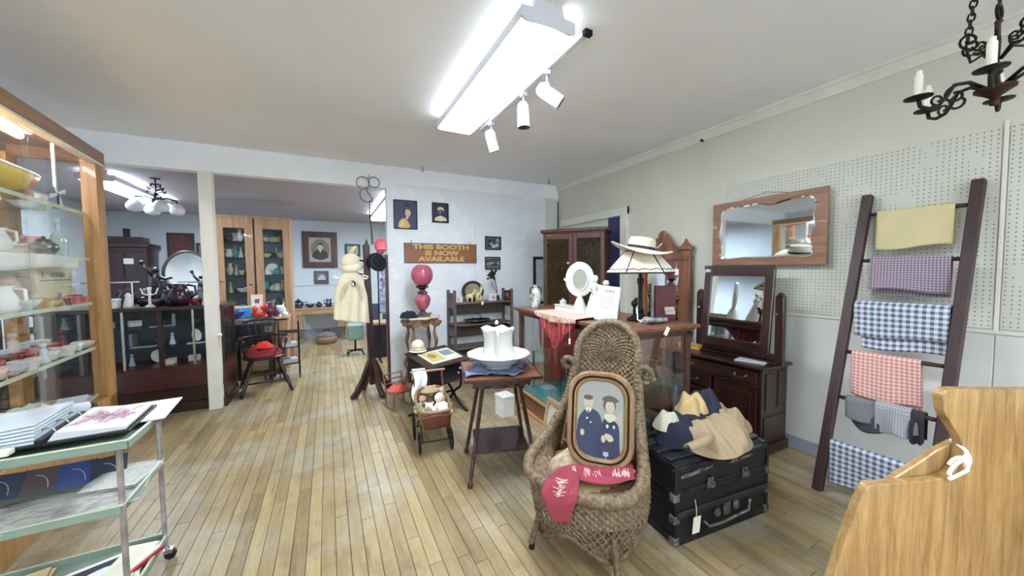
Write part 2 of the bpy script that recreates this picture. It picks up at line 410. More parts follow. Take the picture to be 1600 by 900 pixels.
# small hooks
for x, y, z, l in ((1.15, 4.78, ZC, 'small black cup hook in the ceiling near the pegboard wall'), (3.02, 4.62, ZC, 'small black cup hook in the ceiling near the far right corner')):
    tag(MB().tube([(x,y,z),(x,y,z-.03)]+[(x+.018*math.sin(a), y, z-.048+.018*math.cos(a)) for a in [k*PI/5 for k in range(9)]], .004, 6).build('cup_hook', m_iron), l, 'hook')
tag(MB().tube([(3.36,2.36,2.79),(3.345,2.36,2.78),(3.34,2.35,2.765),(3.35,2.33,2.77)], .009, 6).build('cup_hook', m_iron), 'small black hook under the crown moulding of the right wall', 'hook')

# ================================================================ IRON CHANDELIER
def spiral(c, r, turns, n, d=1, a0=0, ex=(1,0,0), ez=(0,0,1)):
    ex = Vector(ex); ez = Vector(ez); c = Vector(c)
    return [c + ex*(math.cos(a0+d*turns*2*PI*k/n)*r*(1-.75*k/n)) + ez*(math.sin(a0+d*turns*2*PI*k/n)*r*(1-.75*k/n)) for k in range(n+1)]
ch = thing('chandelier', 'dark wrought iron chandelier with white candle sleeves hanging by two chains', 'chandelier', (2.3, .40, 2.12))
MB().lathe([(0,-.005),(.012,0),(.014,.012),(.006,.02),(.012,.026),(.035,.045),(.052,.056),(.054,.064),(.014,.072),(.010,.11),(.018,.12),(.008,.14),(.006,.3),(.012,.31),(0,.32)], 16).build('hub', mat('rusty_iron', (62,40,28), .6, .5, var=.3), ch, smooth=2)
for k in range(6):
    a = k*PI/3+.12; ex = Vector((math.cos(a), math.sin(a), 0))
    def P(r, z): return ex*r+Vector((0,0,z))
    arm = MB().tube([P(.03,.07), P(.07,.10), P(.11,.10), P(.13,.06), P(.15,.03), P(.18,.022), P(.205,.035), P(.212,.065)], .007, 6)
    arm.tube(spiral(P(.105,.06), .036, 1.1, 16, -1, 1.6, ex), .005, 5).tube(spiral(P(.155,.052), .022, 1.0, 12, 1, -1.4, ex), .0045, 5)
    am = arm.build('arm', m_iron, ch, smooth=True)
    MB().lathe([(.0,.06),(.03,.066),(.042,.07),(.043,.074),(.012,.076)], 14, T(*P(.212,0))).build('drip_pan', m_iron, am)
    MB().lathe([(.013,.074),(.013,.16),(.009,.165),(.009,.178),(0,.18)], 10, T(*P(.212,0))).build('candle_sleeve', mat('ivory_sleeve', (228,222,204), .5), am, smooth=2)
    MB().tube([P(.012,.17), P(.04,.21), P(.075,.20), P(.085,.24)], .005, 5).tube(spiral(P(.075,.26), .03, 1.2, 14, 1, -1.2, ex), .0045, 5).tube(spiral(P(.045,.235), .022, 1.1, 12, -1, 0, ex), .004, 5).build('crown_scroll', m_iron, ch, smooth=True)
MB().tube([(.03*math.cos(a), 0, .345+.026*math.sin(a)) for a in [k*PI/8 for k in range(16)]], .006, 6, True).build('ring', m_iron, ch)
def chain(mb, a, b, link=.034):
    a = Vector(a); b = Vector(b); n = max(2, int((b-a).length/(link*.72)))
    for i in range(n):
        c = a.lerp(b, (i+.5)/n); M = T(*c, rz=(i % 2)*PI/2)
        mb.tube([(link*.28*math.cos(t), 0, link*.5*math.sin(t)) for t in [q*PI/4 for q in range(8)]], .0035, 5, True, M)
    return mb
chain(MB(), (0,0,.37), (0,0,.755)).build('chain', m_iron, ch)
chain(MB(), (-.07,.06,.25), (-.03,.03,.755)).build('chain', m_iron, ch)
MB().lathe([(.05,.745),(.05,.752),(.02,.758),(0,.76)], 14).build('ceiling_plate', m_iron, ch)
# ================================================================ RIGHT SIDE OF THE ROOM
def crom(P, k=5, closed=True):                # Catmull-Rom through points
    P = [Vector(p) for p in P]; n = len(P); out = []
    for i in range(n if closed else n-1):
        if closed: a, b, c, d = P[i-1], P[i], P[(i+1) % n], P[(i+2) % n]
        else: a, b, c, d = P[max(i-1,0)], P[i], P[i+1], P[min(i+2,n-1)]
        for j in range(k):
            t = j/k; out.append(.5*((2*b)+(c-a)*t+(2*a-5*b+4*c-d)*t*t+(3*b-a-3*c+d)*t**3))
    if not closed: out.append(P[-1])
    return out
def ring_frame(mb, inner, outer, t0, t1, axis='y'):   # a flat frame between two loops of the same count
    def q(p, t): return {'x': (t, p[0], p[1]), 'y': (p[0], t, p[1]), 'z': (p[0], p[1], t)}[axis]
    n = len(inner)
    vs = [q(p, t0) for p in inner]+[q(p, t0) for p in outer]+[q(p, t1) for p in inner]+[q(p, t1) for p in outer]
    fs = []
    for i in range(n):
        k = (i+1) % n
        fs += [(i,k,n+k,n+i), (2*n+i,3*n+i,3*n+k,2*n+k), (i,2*n+i,2*n+k,k), (n+i,n+k,3*n+k,3*n+i)]
    return mb.add(vs, fs)
def rect_match(inner, x0, x1, z0, z1):        # project loop points outwards on a rectangle
    cx, cz = (x0+x1)/2, (z0+z1)/2; out = []
    for p in inner:
        dx, dz = (p[0]-cx)/((x1-x0)/2), (p[1]-cz)/((z1-z0)/2); m = max(abs(dx), abs(dz))
        out.append((cx+dx/m*(x1-x0)/2, cz+dz/m*(z1-z0)/2))
    for cxr, czr in ((x0,z0),(x1,z0),(x1,z1),(x0,z1)):   # snap the nearest to each corner
        i = min(range(len(out)), key=lambda k: (out[k][0]-cxr)**2+(out[k][1]-czr)**2); out[i] = (cxr, czr)
    return out
def ell(cx, cz, rx, rz, n=24, a0=0, a1=2*PI): return [(cx+rx*math.cos(a0+(a1-a0)*k/n), cz+rz*math.sin(a0+(a1-a0)*k/n)) for k in range(n)]
def scale_loop(L, cx, cz, kx, kz): return [(cx+(p[0]-cx)*kx, cz+(p[1]-cz)*kz) for p in L]
def cmat(rgb, rough=.7): return mat('tint_%d_%d_%d' % rgb, rgb, rough, var=.06)
def flat(name, shapes, parent, M=None, rough=.6, step=.0005):
    """flat print: polygons (rgb, pts) in the x-z plane facing -y, each a hair in front of the last"""
    mb = MB(); ms = []
    for k, (rgb, pts) in enumerate(shapes):
        m = cmat(rgb, rough)
        if m not in ms: ms.append(m)
        mb.cm = ms.index(m)
        mb.add([(p[0], -k*step, p[1]) for p in pts], [tuple(range(len(pts)))[::-1]], M)
    return mb.build(name, ms, parent)
m_dark = wood('dark_mahogany', (30,14,12), (62,30,24), 'z', 12, .3, .3)
m_darkx = wood('dark_mahogany_long', (32,15,12), (66,32,25), 'y', 12, .3, .3)
m_darkh = wood('dark_mahogany_wide', (32,15,12), (66,32,25), 'x', 12, .3, .3)
m_oak = wood('golden_oak', (158,122,72), (194,158,106), 'z', 20, .45, .1)
m_oakx = wood('golden_oak_long', (168,122,62), (206,164,98), 'x', 20, .45, .1)
m_walnut = wood('brown_oak', (112,72,46), (150,104,70), 'y', 14, .45, .15)
m_paper = mat('white_paper', (206,207,210), .8, var=.03)
m_tag = mat('tag_card', (238,232,216), .8, var=.03)
# ---- wall mirror
wm = thing('wall_mirror', 'oak framed mirror with a scalloped glass hung on the right wall', 'mirror', (3.375, 1.77, 1.82), -PI/2)
uv = [(.09,.14),(.16,.08),(.31,.085),(.44,.075),(.565,.12),(.67,.095),(.77,.075),(.865,.085),(.92,.16),(.907,.34),(.915,.48),(.885,.63),(.905,.82),(.865,.89),(.69,.875),(.51,.89),(.31,.885),(.14,.9),(.078,.83),(.09,.66),(.07,.5),(.085,.32)]
Lw = [((u-.5)*.9, (.5-v)*.59) for u, v in uv]; Li = [(p.x, p.y) for p in crom([(a, b, 0) for a, b in Lw], 5)]
Lo = rect_match(Li, -.45, .45, -.295, .295)
mb = MB(); ring_frame(mb, Li, Lo, -.03, .0); mb.build('frame', wood('mirror_oak', (120,82,58), (160,118,88), 'x', 16, .45, .15), wm, bev=.003)
Lb = scale_loop(Li, 0, 0, .965, .95)
mb = MB(); n = len(Li)
mb.add([(p[0], -.018, p[1]) for p in Li]+[(p[0], -.013, p[1]) for p in Lb], [(i, (i+1) % n, n+(i+1) % n, n+i) for i in range(n)])
mb.build('bevelled_edge', m_mirror, wm)
MB().add([(p[0], -.013, p[1]) for p in Lb], [tuple(range(n))]).build('mirror_glass', m_mirror, wm)
MB().tube([(-.2, -.005, .295), (.0, .02, .34), (.2, -.005, .295)], .002, 5).build('hanging_wire', m_iron, wm)
# ---- ladder
ld = thing('ladder', 'dark wooden ladder leaning on the right wall and hung with cloths', 'ladder', (2.9, .9, 0))
m_rail = wood('dark_rail', (40,24,26), (66,40,40), 'z', 14, .5)
LX = lambda z: .475*z/2.0                     # lean: local x at height z
for yb, yt in ((.25, .205), (-.25, -.275)):
    MB().bar((0, yb, 0), (.475, yt, 2.0), .05, .052, up=(0,1,0)).build('rail', m_rail, ld, bev=.004)
RZ = (1.86, 1.545, 1.24, .93, .63, .33)
for z in RZ:
    yb = .25-.045*z/2; yt = -.25-.025*z/2
    MB().tube([(LX(z), yb, z), (LX(z), yb-.1, z), (LX(z), 0, z), (LX(z), yt+.1, z), (LX(z), yt, z)], [.011,.014,.014,.014,.011], 10).build('rung', m_rail, ld, smooth=True)
def hung(name, label, z, y0, y1, front, back, m, cat='cloth', rr=.017, wob=.008, seed=1, slant=0, yb=0, th=.004, grp=None):
    """cloth over a rung: up the back, over the rung, down the front; UV in metres"""
    x = 2.9+LX(z); L = back+PI*rr+front; W = abs(y1-y0)
    def P(u, v):
        s = v*L; y = y0+(y1-y0)*u; w = wob*math.sin(u*9+seed)*math.sin(u*4.1+seed*2)
        if s < back: d = back-s; return (x+rr+.006+w*.6*min(1, d*6), y+yb*d, z-d)
        s -= back
        if s < PI*rr: a = s/rr; return (x+rr*math.cos(a), y, z+rr*math.sin(a))
        d = s-PI*rr; k = min(1, d*5)
        return (x-rr-w*k-.012*k*math.sin(u*2.3+seed), y+slant*d*(u-.5)+yb*d, z-d-.012*k*math.sin(u*5+seed*1.7)*d/front)
    mb = MB().grid(P, 28, 40, su=W, sv=L)
    return tag(mb.build(name, m, None, True, solid=th), label, cat, grp)
g_blue = gingham('navy_gingham', (30,44,84), (200,206,218), .0165)
g_red = gingham('coral_gingham', (186,98,92), (220,186,172), .011)
g_plum = gingham('plum_gingham', (58,46,70), (172,148,164), .0075)
g_grey = gingham('grey_check', (72,72,80), (116,118,126), .004)
y_cl = mat('yellow_cotton', (204,190,146), .9, var=.06, scale=4, bmp=.1, bscale=400)
hung('tea_towel', 'plain yellow cloth folded over the top rung of the ladder', 1.86, 1.04, .70, .235, .22, y_cl, rr=.018, seed=.3, wob=.003, th=.008)
hung('tea_towel', 'small plum and white gingham cloth on the second rung of the ladder', 1.545, 1.04, .69, .195, .23, g_plum, rr=.019, seed=2, wob=.004, th=.01)
hung('tablecloth', 'large navy and white gingham cloth with two layers in the middle of the ladder', 1.24, 1.085, .665, .19, .17, g_blue, rr=.034, seed=4, wob=.004, th=.006)
hung('tablecloth', 'lower layer of navy gingham showing below the large gingham cloth', 1.236, 1.05, .665, .265, .2, g_blue, rr=.018, seed=4, wob=.003)
hung('tea_towel', 'coral pink gingham cloth hung on the fourth rung of the ladder', .93, 1.07, .755, .275, .33, g_red, rr=.017, seed=7, wob=.010, yb=-.03)
hung('tablecloth', 'navy gingham cloth on the lowest rung of the ladder', .33, 1.115, .69, .265, .22, g_blue, rr=.02, seed=9, wob=.008)
def grey_garment():
    x = 2.9+LX(.63); rr = .022
    t = thing('folded_garment', 'grey checked garment folded over the fifth rung of the ladder', 'clothing', (x, .9, .63))
    def mk(y0, y1, f, b, o, dip):
        L = f+b+PI*rr
        def P(u, v):
            s = v*L; y = y0+(y1-y0)*u
            if s < b: return (rr+o, y, -(b-s))
            s -= b
            if s < PI*rr: a = s/rr; return ((rr+o)*math.cos(a), y, (rr+o)*math.sin(a))
            d = s-PI*rr; e = f*(1-dip*(2*u-.9)**2); q = d*e/f
            return (-rr-o-.012*math.sin(u*7+3*o*100)*min(1, d*9), y-.02*d, -q-.01*math.sin(u*9))
        return MB().grid(P, 26, 26, su=abs(y1-y0), sv=L)
    mk(.165, -.17, .12, .1, .0, .1).build('body', g_grey, t, True, solid=.006)
    mk(.17, -.1, .19, .1, -.006, .75).build('lower_fold', mat('charcoal_cloth', (62,62,70), .9, var=.2), t, True, solid=.006)
    mk(.02, -.135, .15, .02, .012, .1).build('cuff', gingham('pale_check', (110,112,120), (168,170,176), .006), t, True, solid=.005)
    mk(-.13, -.19, .17, .14, .006, .2).build('sleeve_end', mat('dark_plum_cloth', (48,42,52), .9, var=.2), t, True, solid=.006)
grey_garment()
# ---- dresser with swing mirror
dr = thing('dresser', 'dark mahogany dresser with a tilting mirror against the right wall', 'dresser', (3.21, 1.97, 0))
# local: front faces -x; y from -.52 (near) to .52
B(-.19, .18, -.395, -.37, .06, .695).build('side_panel', m_dark, dr, bev=.003)
MB().bx(-.16,.15,-.402,-.395,.1,.3).bx(-.14,-.05,-.402,-.392,.36,.66).bx(.04,.13,-.402,-.392,.36,.66).build('stile', m_dark, dr, bev=.003)
B(-.19, .18, .37, .395, .06, .695).build('side_panel', m_dark, dr, bev=.003)
B(.16, .18, -.37, .37, .06, .695).bx(-.17, .16, -.37, .37, .06, .08).build('carcass', m_dark, dr)
B(-.2, .18, -.42, .42, .0, .075).build('plinth', m_darkx, dr, bev=.006)
MB().bx(-.235, .195, -.43, .43, .70, .722).bx(-.22, .19, -.415, .415, .688, .70).build('top', m_darkx, dr, bev=.006)
m_pull = mat('tarnished_pull', (120,112,96), .35, .9, var=.3)
def pull(mb, y, z, x): return mb.tube([(x, y-.045, z), (x-.022, y-.042, z-.004), (x-.026, y-.02, z-.018), (x-.026, y+.02, z-.018), (x-.022, y+.042, z-.004), (x, y+.045, z)], .005, 6).sph((x-.004, y-.045, z), .011, 8).sph((x-.004, y+.045, z), .011, 8)
for y0, y1, z0, z1, two in ((-.365, .365, .565, .675, 2), (.02, .365, .43, .55, 1), (.02, .365, .285, .415, 1), (.02, .365, .1, .27, 1)):
    d = B(-.203, -.16, y0, y1, z0, z1).build('drawer', m_darkx, dr, bev=.006)
    for y in ((y0*.55+y1*.45-.2, y0*.45+y1*.55+.2) if two == 2 else ((y0+y1)/2,)): pull(MB(), y, (z0+z1)/2+.005, -.203).build('handle', m_pull, d)
dd = B(-.2, -.17, -.365, .0, .1, .55).build('door', m_dark, dr, bev=.005)
MB().bx(-.206, -.198, -.32, -.05, .15, .5).build('raised_panel', m_dark, dd, bev=.006)
MB().sph((-.215, -.03, .33), .012, 8).build('knob', m_pull, dd)
B(-.212, -.19, -.38, .38, .552, .563).build('moulding', m_darkx, dr, bev=.003)
for y in (-.42, .27):
    MB().bx(-.02, .03, y-.03, y+.03, .722, 1.27).prism([(y-.03,1.27),(y+.03,1.27),(y,1.31)], -.02, .03, 'x').build('mirror_post', m_dark, dr, bev=.005)
MB().bx(-.05, .06, -.42, .30, .722, .75).bx(-.02, .03, -.40, .26, .75, .80).build('mirror_base', m_darkx, dr, bev=.005)
mf = MB(); inn = [(-.23,-.27),(.23,-.27),(.23,.29),(-.23,.29)]; out = [(-.3,-.35),(.3,-.35),(.3,.36),(-.3,.36)]
fr = ring_frame(mf, inn, out, -.02, .012, 'x').build('mirror_frame', m_dark, dr, bev=.006, loc=(-.02, -.075, 1.145), rot=(0, .10, 0))
MB().bx(-.018, -.006, -.31, .31, .345, .385).build('crest', m_darkx, fr, bev=.004)
MB().add([(-.009,y,z) for y,z in inn], [(0,3,2,1)]).build('mirror_glass', m_mirror, fr)
for y in (-.41, .26): MB().sph((-.035,y,1.13),.016,8).build('swivel_knob', m_pull, dr)
mb = MB().box((0,0,.012),(.17,.22,.012)); e = mb.build('envelope', m_paper, None, bev=.006); e.location = (3.14, 1.72, .716); e.rotation_euler = (0, 0, .25)
tag(e, 'white rounded card lying on the near end of the dark dresser', 'card')
e = thing('wooden_box', 'small yellow wooden box on the dark dresser beside the display counter', 'box', (3.16, 2.3, .722), .1)
B(-.05,.05,-.1,.1,0,.035).build('body', mat('yellow_pine', (206,166,86), .5), e, bev=.004); B(-.054,.054,-.104,.104,.036,.048).build('lid', mat('yellow_pine', (206,166,86)), e, bev=.003)
# ---- trunk
tk = thing('trunk', 'black steamer trunk with worn metal edges and slats beside the wicker chair', 'trunk', (1.99, 1.225, 0), -.094)
m_tk = mat('black_canvas', (24,25,30), .5, var=.5, scale=9, bmp=.25, bscale=90)
m_tkm = mat('worn_black_metal', (58,58,62), .45, .5, scale=14, rgb2=(24,24,28), bmp=.2)
m_tks = mat('scuffed_silver', (160,158,152), .45, .5, scale=22, rgb2=(56,56,58))
W2, D2 = .365, .41
B(-W2, W2, 0, D2, .03, .275).build('body', m_tk, tk, bev=.004)
lid = MB().prism([(0,.28),(D2,.28),(D2,.42),(D2-.03,.445),(D2/2,.455),(.03,.445),(0,.425)], -W2, W2, 'x').build('lid', m_tk, tk, bev=.006)
for z0, z1 in ((.0,.045),(.25,.272),(.283,.305)):
    MB().bx(-W2-.005, W2+.005, -.006, 0, z0, z1).bx(-W2-.006, -W2, 0, D2, z0, z1).bx(W2, W2+.006, 0, D2, z0, z1).build('metal_band', m_tkm, tk, bev=.002)
MB().bx(-W2-.006, W2+.006, -.008, .022, .405, .432).bx(-W2-.008, -W2+.02, 0, D2, .42, .447).bx(W2-.02, W2+.008, 0, D2, .42, .447).build('edge_binding', m_tkm, lid, bev=.004)
for x in (-W2, W2):
    for z in (.03, .15, .27):
        MB().bx(x-.02, x+.02, -.01, .03, z-.022, z+.022).build('corner_cap', m_tks, tk, bev=.004)
    MB().bx(x-.012, x+.012, -.008, .02, .03, .42).build('corner_post', m_tkm, tk, bev=.003)
for y in (.07, .16, .25, .34): B(-W2, W2, y-.025, y+.025, .448, .462).build('slat', mat('dark_slat', (40,40,48), .4, var=.3), lid, bev=.005)
B(-W2, W2, -.014, 0, .155, .19).build('slat', mat('dark_slat', (40,40,48)), tk, bev=.003)
MB().prism([(-.34,.385),(-.30,.395),(-.25,.39),(-.2,.4),(-.14,.398),(-.1,.402),(-.1,.39),(-.16,.38),(-.24,.375),(-.33,.372)], -.0075, -.003, 'y').build('scuff', m_tks, lid)
MB().prism([(.02,.39),(.08,.402),(.15,.4),(.22,.402),(.22,.39),(.12,.382),(.04,.378)], -.0075, -.003, 'y').build('scuff', m_tks, lid)
for x in (-.12, .16):
    MB().bx(x-.022, x+.022, -.014, -.004, .275, .335).tube([(x-.012,-.02,.32),(x+.014,-.024,.31),(x+.016,-.022,.29),(x-.008,-.02,.285)], .006, 6).build('latch', m_tks, lid, bev=.002)
lk = MB().lathe([(.026,0),(.026,.008),(.018,.012),(0,.013)], 14, T(-.06,-.006,.12,rx=PI/2)).lathe([(.026,0),(.026,.008),(.018,.012),(0,.013)], 14, T(.09,-.006,.125,rx=PI/2)).bx(-.012,.04,-.014,-.006,.09,.16).build('lock', m_tks, tk)
MB().tube([(-.17,-.012,.1),(-.15,-.03,.075),(-.05,-.032,.07),(.06,-.032,.08),(.17,-.03,.085),(.2,-.012,.11),(.205,-.012,.13)], .008, 7).build('handle', m_tks, tk, smooth=True)
# ring handle on the end and paper tag
tg = thing('price_tag', 'cream paper tag hanging on the front of the black trunk', 'tag', (1.735, 1.215, .1))
MB().bx(-.030,.030,-.002,.0,-.03,.06).build('card', m_tag, tg, rot=(0,.12,0)); MB().tube([(0,-.001,.058),(.004,.002,.1),(0,.008,.15)], .0018, 5).build('string', m_tag, tg)
# clothes on the trunk
def heap(name, label, c, pts, h, m, seed, parent=None, sx=1, uvm=1, th=.012, rz=0, rough=.02, fold=14):
    """folded cloth mound over an outline of control radii"""
    rr = random.Random(seed); ph = [rr.random()*6 for _ in range(8)]
    n = len(pts)
    def rad(a):
        k = (a/(2*PI)*n) % n; i = int(k); f = k-i; f = f*f*(3-2*f); return pts[i]*(1-f)+pts[(i+1) % n]*f
    def P(u, v):
        a = 2*PI*u; R = rad(a); s = v
        r = R*s**.8
        z = h*(1-s**2.6) + rough*math.sin(a*3+ph[0]+s*4)*math.sin(s*PI) + rough*.7*math.sin(r*fold*math.cos(a+ph[1])*6+ph[2])*(s*(1.15-s)*2) + rough*.4*math.sin(a*7+ph[3]+s*9)*s
        return (r*math.cos(a)*sx, r*math.sin(a), max(z, .001)*(1 if s < 1 else 0)+.002)
    mb = MB().grid(P, 72, 26, su=2*PI*.2, sv=.3)
    o = mb.build(name, m, parent, True)
    o.location = c; o.rotation_euler = (0, 0, rz)
    return o
m_tan = mat('tan_canvas', (166,144,114), .9, var=.08, scale=5, bmp=.15, bscale=300)
m_navy = mat('navy_cotton', (34,38,56), .9, var=.15, scale=8, bmp=.15, bscale=300)
m_cream = mat('cream_cotton', (206,198,178), .9, var=.05, bmp=.1, bscale=300)
jx = thing('jacket', 'tan canvas jacket with navy yoke heaped on the black trunk', 'clothing', (2.04, 1.45, .462))
heap('body', '', (.04,-.03,0), [.35,.3,.2,.2,.26,.33,.27,.26], .1, m_tan, 3, jx, rough=.034, fold=15)
heap('sleeve', '', (.23,-.06,.0), [.2,.15,.11,.1,.1,.12,.12,.16], .12, m_tan, 5, jx, rough=.026, rz=.3, fold=13)
heap('yoke', '', (-.10,.0,.0), [.27,.18,.14,.16,.22,.19,.11,.14], .128, m_navy, 8, jx, rough=.02)
MB().grid(lambda u, v: (-.32+.3*u, -.16-.03*math.sin(u*5)-.05*v, .05+.03*math.sin(u*4)+.03*math.sin(v*3)), 20, 6).build('collar', m_tan, jx, True, solid=.012)
heap('lining', '', (-.22,.02,.07), [.09,.09,.1,.09,.08,.07,.07,.08], .09, m_cream, 12, jx, rough=.015)
sh = heap('shirt', '', (2.06, 1.49, .585), [.12,.1,.09,.1,.11,.1,.08,.1], .1, mat('yellow_flannel', (196,170,120), .9, var=.08), 21, rough=.02)
tag(sh, 'pale yellow cloth on top of the jacket heap on the trunk', 'clothing')
jn = heap('jeans', '', (2.17, 1.5, .56), [.16,.1,.1,.1,.09,.1,.11,.13], .125, mat('dark_denim', (38,42,64), .9, var=.25, bmp=.2), 31, rough=.02)
tag(jn, 'dark navy folded garment at the top of the heap on the trunk', 'clothing')
# ---- oak bench end in the foreground
RV, NV = Vector((.8892,-.4575,0)), Vector((.4575,.8892,0))
pw = thing('oak_bench', 'golden oak bench with a curved end panel in the near right corner', 'bench', tuple(NV*1.25), math.atan2(RV.y, RV.x))
ol = [(p.x, p.y) for p in crom([(1.531,1.019,0),(1.526,1.041,0),(1.54,1.059,0),(1.573,1.065,0),(1.786,1.061,0),(2.0,1.058,0),(2.06,1.04,0),(2.1,.9,0),(2.12,.6,0),(2.12,.1,0),(2.12,.0,0),(1.95,.0,0),(1.85,.06,0),(1.4,.06,0),(1.3,.0,0),(1.12,.0,0),(1.11,.1,0),(1.134,.223,0),(1.158,.356,0),(1.195,.49,0),(1.227,.59,0),(1.264,.691,0),(1.291,.717,0),(1.335,.719,0),(1.492,.731,0),(1.559,.746,0),(1.595,.781,0),(1.609,.833,0),(1.605,.871,0),(1.579,.916,0),(1.539,.978,0)], 5)]
m_bench = wood('bench_oak', (138,102,58), (192,156,102), 'z', 34, .42, .1, .6)
MB().prism(ol, 0, .034, 'y').build('end_panel', m_bench, pw, bev=.004)
MB().prism([(1.391,.70),(1.40,.716),(1.492,.775),(1.56,.824),(1.627,.858),(1.66,.64),(1.402,.645)], .036, .062, 'y').build('inner_rail', m_bench, pw, bev=.004)
MB().bx(1.2, 1.95, -.5, 0, .33, .36).build('seat', m_bench, pw, bev=.006)
MB().bx(1.93, 1.955, -.5, 0, .43, .98).build('backrest', m_bench, pw, bev=.006)
st = thing('cord_tie', 'knotted white cord tied at the neck of the oak bench end', 'cord', tuple(NV*1.245+RV*1.575+Vector((0,0,.8))), math.atan2(RV.y, RV.x))
m_cord = mat('white_cord', (240,240,242), .9, var=.03, bmp=.3, bscale=400)
MB().tube(crom([(.045,.05,.06),(.03,-.008,.045),(.01,-.014,.02),(-.012,-.012,.0),(-.03,-.01,-.03),(-.022,-.01,-.045)], 5, False), .006, 7).build('loop', m_cord, st, smooth=True)
MB().tube(crom([(.03,-.016,.03),(.016,-.02,.005),(.0,-.018,.03),(-.022,-.014,.02),(-.035,-.01,.0)], 5, False), .0055, 7).tube(crom([(.02,-.02,-.005),(.03,-.018,.02),(.02,-.02,.04)], 5, False), .006, 7).build('knot', m_cord, st, smooth=True)
MB().tube(crom([(.022,-.012,.0),(.034,-.01,-.02),(.02,-.01,-.03),(-.02,-.01,-.05),(-.03,-.008,-.055)], 5, False), .0055, 7).build('loose_end', m_cord, st, smooth=True)

# ================================================================ WICKER CHAIR
wc = thing('wicker_chair', 'brown wicker chair with tall rounded back and rolled arms in front of the display counter', 'chair', (1.255, 1.53, 0), math.radians(-60))
m_wick = mat('aged_wicker', (72,56,40), .65, scale=55, rgb2=(142,120,92), bmp=.3, bscale=200)
m_wickd = mat('dark_wicker', (66,52,38), .65, scale=50, rgb2=(122,102,78), bmp=.3, bscale=200)
m_cane = mat('seat_board', (196,170,122), .6, var=.1, scale=7)
def rope(mb, P, r, k=9, ridges=.16, step=.0075, n=10, r1=None):
    """thick roll wrapped with cane: ridges run round the path on a slant"""
    P = [Vector(p) for p in P]; seg = [(P[i+1]-P[i]).length for i in range(len(P)-1)]; L = sum(seg); m = int(L/step)
    pts = []; i = 0; acc = 0
    for q in range(m+1):
        s = L*q/m
        while i < len(seg)-1 and acc+seg[i] < s: acc += seg[i]; i += 1
        pts.append(P[i].lerp(P[i+1], min(1, (s-acc)/max(seg[i], 1e-9))))
    base = len(mb.v); mb.tube(pts, r, n)
    for q in range(m+1):
        for j in range(n):
            o = base+q*n+j; c = pts[q]; v = Vector(mb.v[o])-c
            rr_ = 1+(0 if r1 is None else (r1/r-1)*q/m)
            ph = q*step/.024*2*PI + j/n*2*PI
            mb.v[o] = tuple(c+v*rr_*(1+ridges*1.5*(abs(math.sin(ph/2))**.6-.7)))
    return mb
def SR(a, z):      # radius of the skirt in direction a at height z (a=0 right, -pi/2 front)
    k = max(0, min(1, (.41-z)/.3)); r0x, r0y = .305, .275
    fl = 1.03+.05*math.sin(k*PI*.9)-.13*k**1.4
    return (r0x*math.cos(a)*fl, r0y*math.sin(a)*fl-.01)
def hem(a): return .195-.115*abs(math.sin(2*a))**1.6
# seat
MB().prism(ell(0, -.01, .275, .245, 40), .375, .392, 'z').build('seat', m_cane, wc, bev=.005)
mb = MB()
for x in [k*.04-.24 for k in range(13)]:
    pass
# woven band under the rim
def band(u, v):
    a = 2*PI*u; z = .405-.145*v; x, y = SR(a, z); s = 1+.034*math.sin(2*PI*u*52+PI*(int(v*9) % 2))*abs(math.sin(PI*v*9))
    return (x*s, y*s, z)
MB().grid(band, 312, 36).build('woven_band', m_wick, wc, True)
# open lattice skirt: canes crossing both ways from the band to a scalloped hem
mb = MB(); NC = 46
for k in range(NC):
    for d in (1, -1):
        pts = []
        for q in range(9):
            v = q/8; a = 2*PI*k/NC + d*.42*v; z = .262+(hem(a)-.262)*v; x, y = SR(a, z)
            e = 1+.010*d*math.cos(q*PI); pts.append((x*e, y*e, z))
        mb.tube(pts, .0042, 5)
mb.build('lattice_skirt', m_wick, wc, True)
hp = [(*SR(2*PI*k/96, hem(2*PI*k/96)), hem(2*PI*k/96)) for k in range(97)]
rope(MB(), hp, .012, ridges=.25, n=8).build('hem_braid', m_wickd, wc, True)
# legs
for sx, sy in ((-1,-1),(1,-1),(-1,1),(1,1)):
    a0 = Vector((sx*.185, sy*.165-.01, .30)); a1 = Vector((sx*.235, sy*.235, .0))
    l = rope(MB(), [a0, a0.lerp(a1, .5), a1+Vector((0,0,.03))], .017, ridges=.14, n=8).build('leg', m_wickd, wc, True)
    MB().tube([a1+Vector((-(a1-a0).x*.1,-(a1-a0).y*.1,.03)), a1], .016, 8).build('foot', m_iron, l)
# back
TH = .155   # lean
def BK(x, z):  # surface point of the back at half-width x and height z (curved a little)
    k = (z-.4)/.77; return Vector((x, .235+.15*k - .10*(x/.24)**2*(1-.2*k)+.02, z))
BW = .192; ZT = 1.165; ZA = .985
def bhalf(z): return BW if z < ZA else BW*math.sqrt(max(0, 1-((z-ZA)/(ZT-ZA))**2))
def back(u, v):
    z = .39+(ZT-.004-.39)*v; h = bhalf(z); x = (2*u-1)*h; p = BK(x, z)
    c = Vector((x, (z-.93)*1.05)); 
    if z > .93 or c.length < .1:
        r = c.length; th = math.atan2(c.y, c.x)
        if z > .93: w = math.sin(th*34)*math.sin(r/.0155*PI)
        else: w = math.sin(x/.034*2*PI)*math.sin(z/.0155*PI)
    else: w = math.sin(x/.034*2*PI)*math.sin(z/.0155*PI)
    return p+Vector((0, -.0095*w, 0))
MB().grid(back, 72, 240).build('woven_back', m_wick, wc, True, solid=.008)
ed = [BK(-BW, z) for z in (.42,.5,.6,.7,.8,.9)]+[BK(BW*math.cos(t), ZA+(ZT-ZA)*math.sin(t)) for t in [PI-PI*k/24 for k in range(25)]]+[BK(BW, z) for z in (.9,.8,.7,.6,.5,.42)]
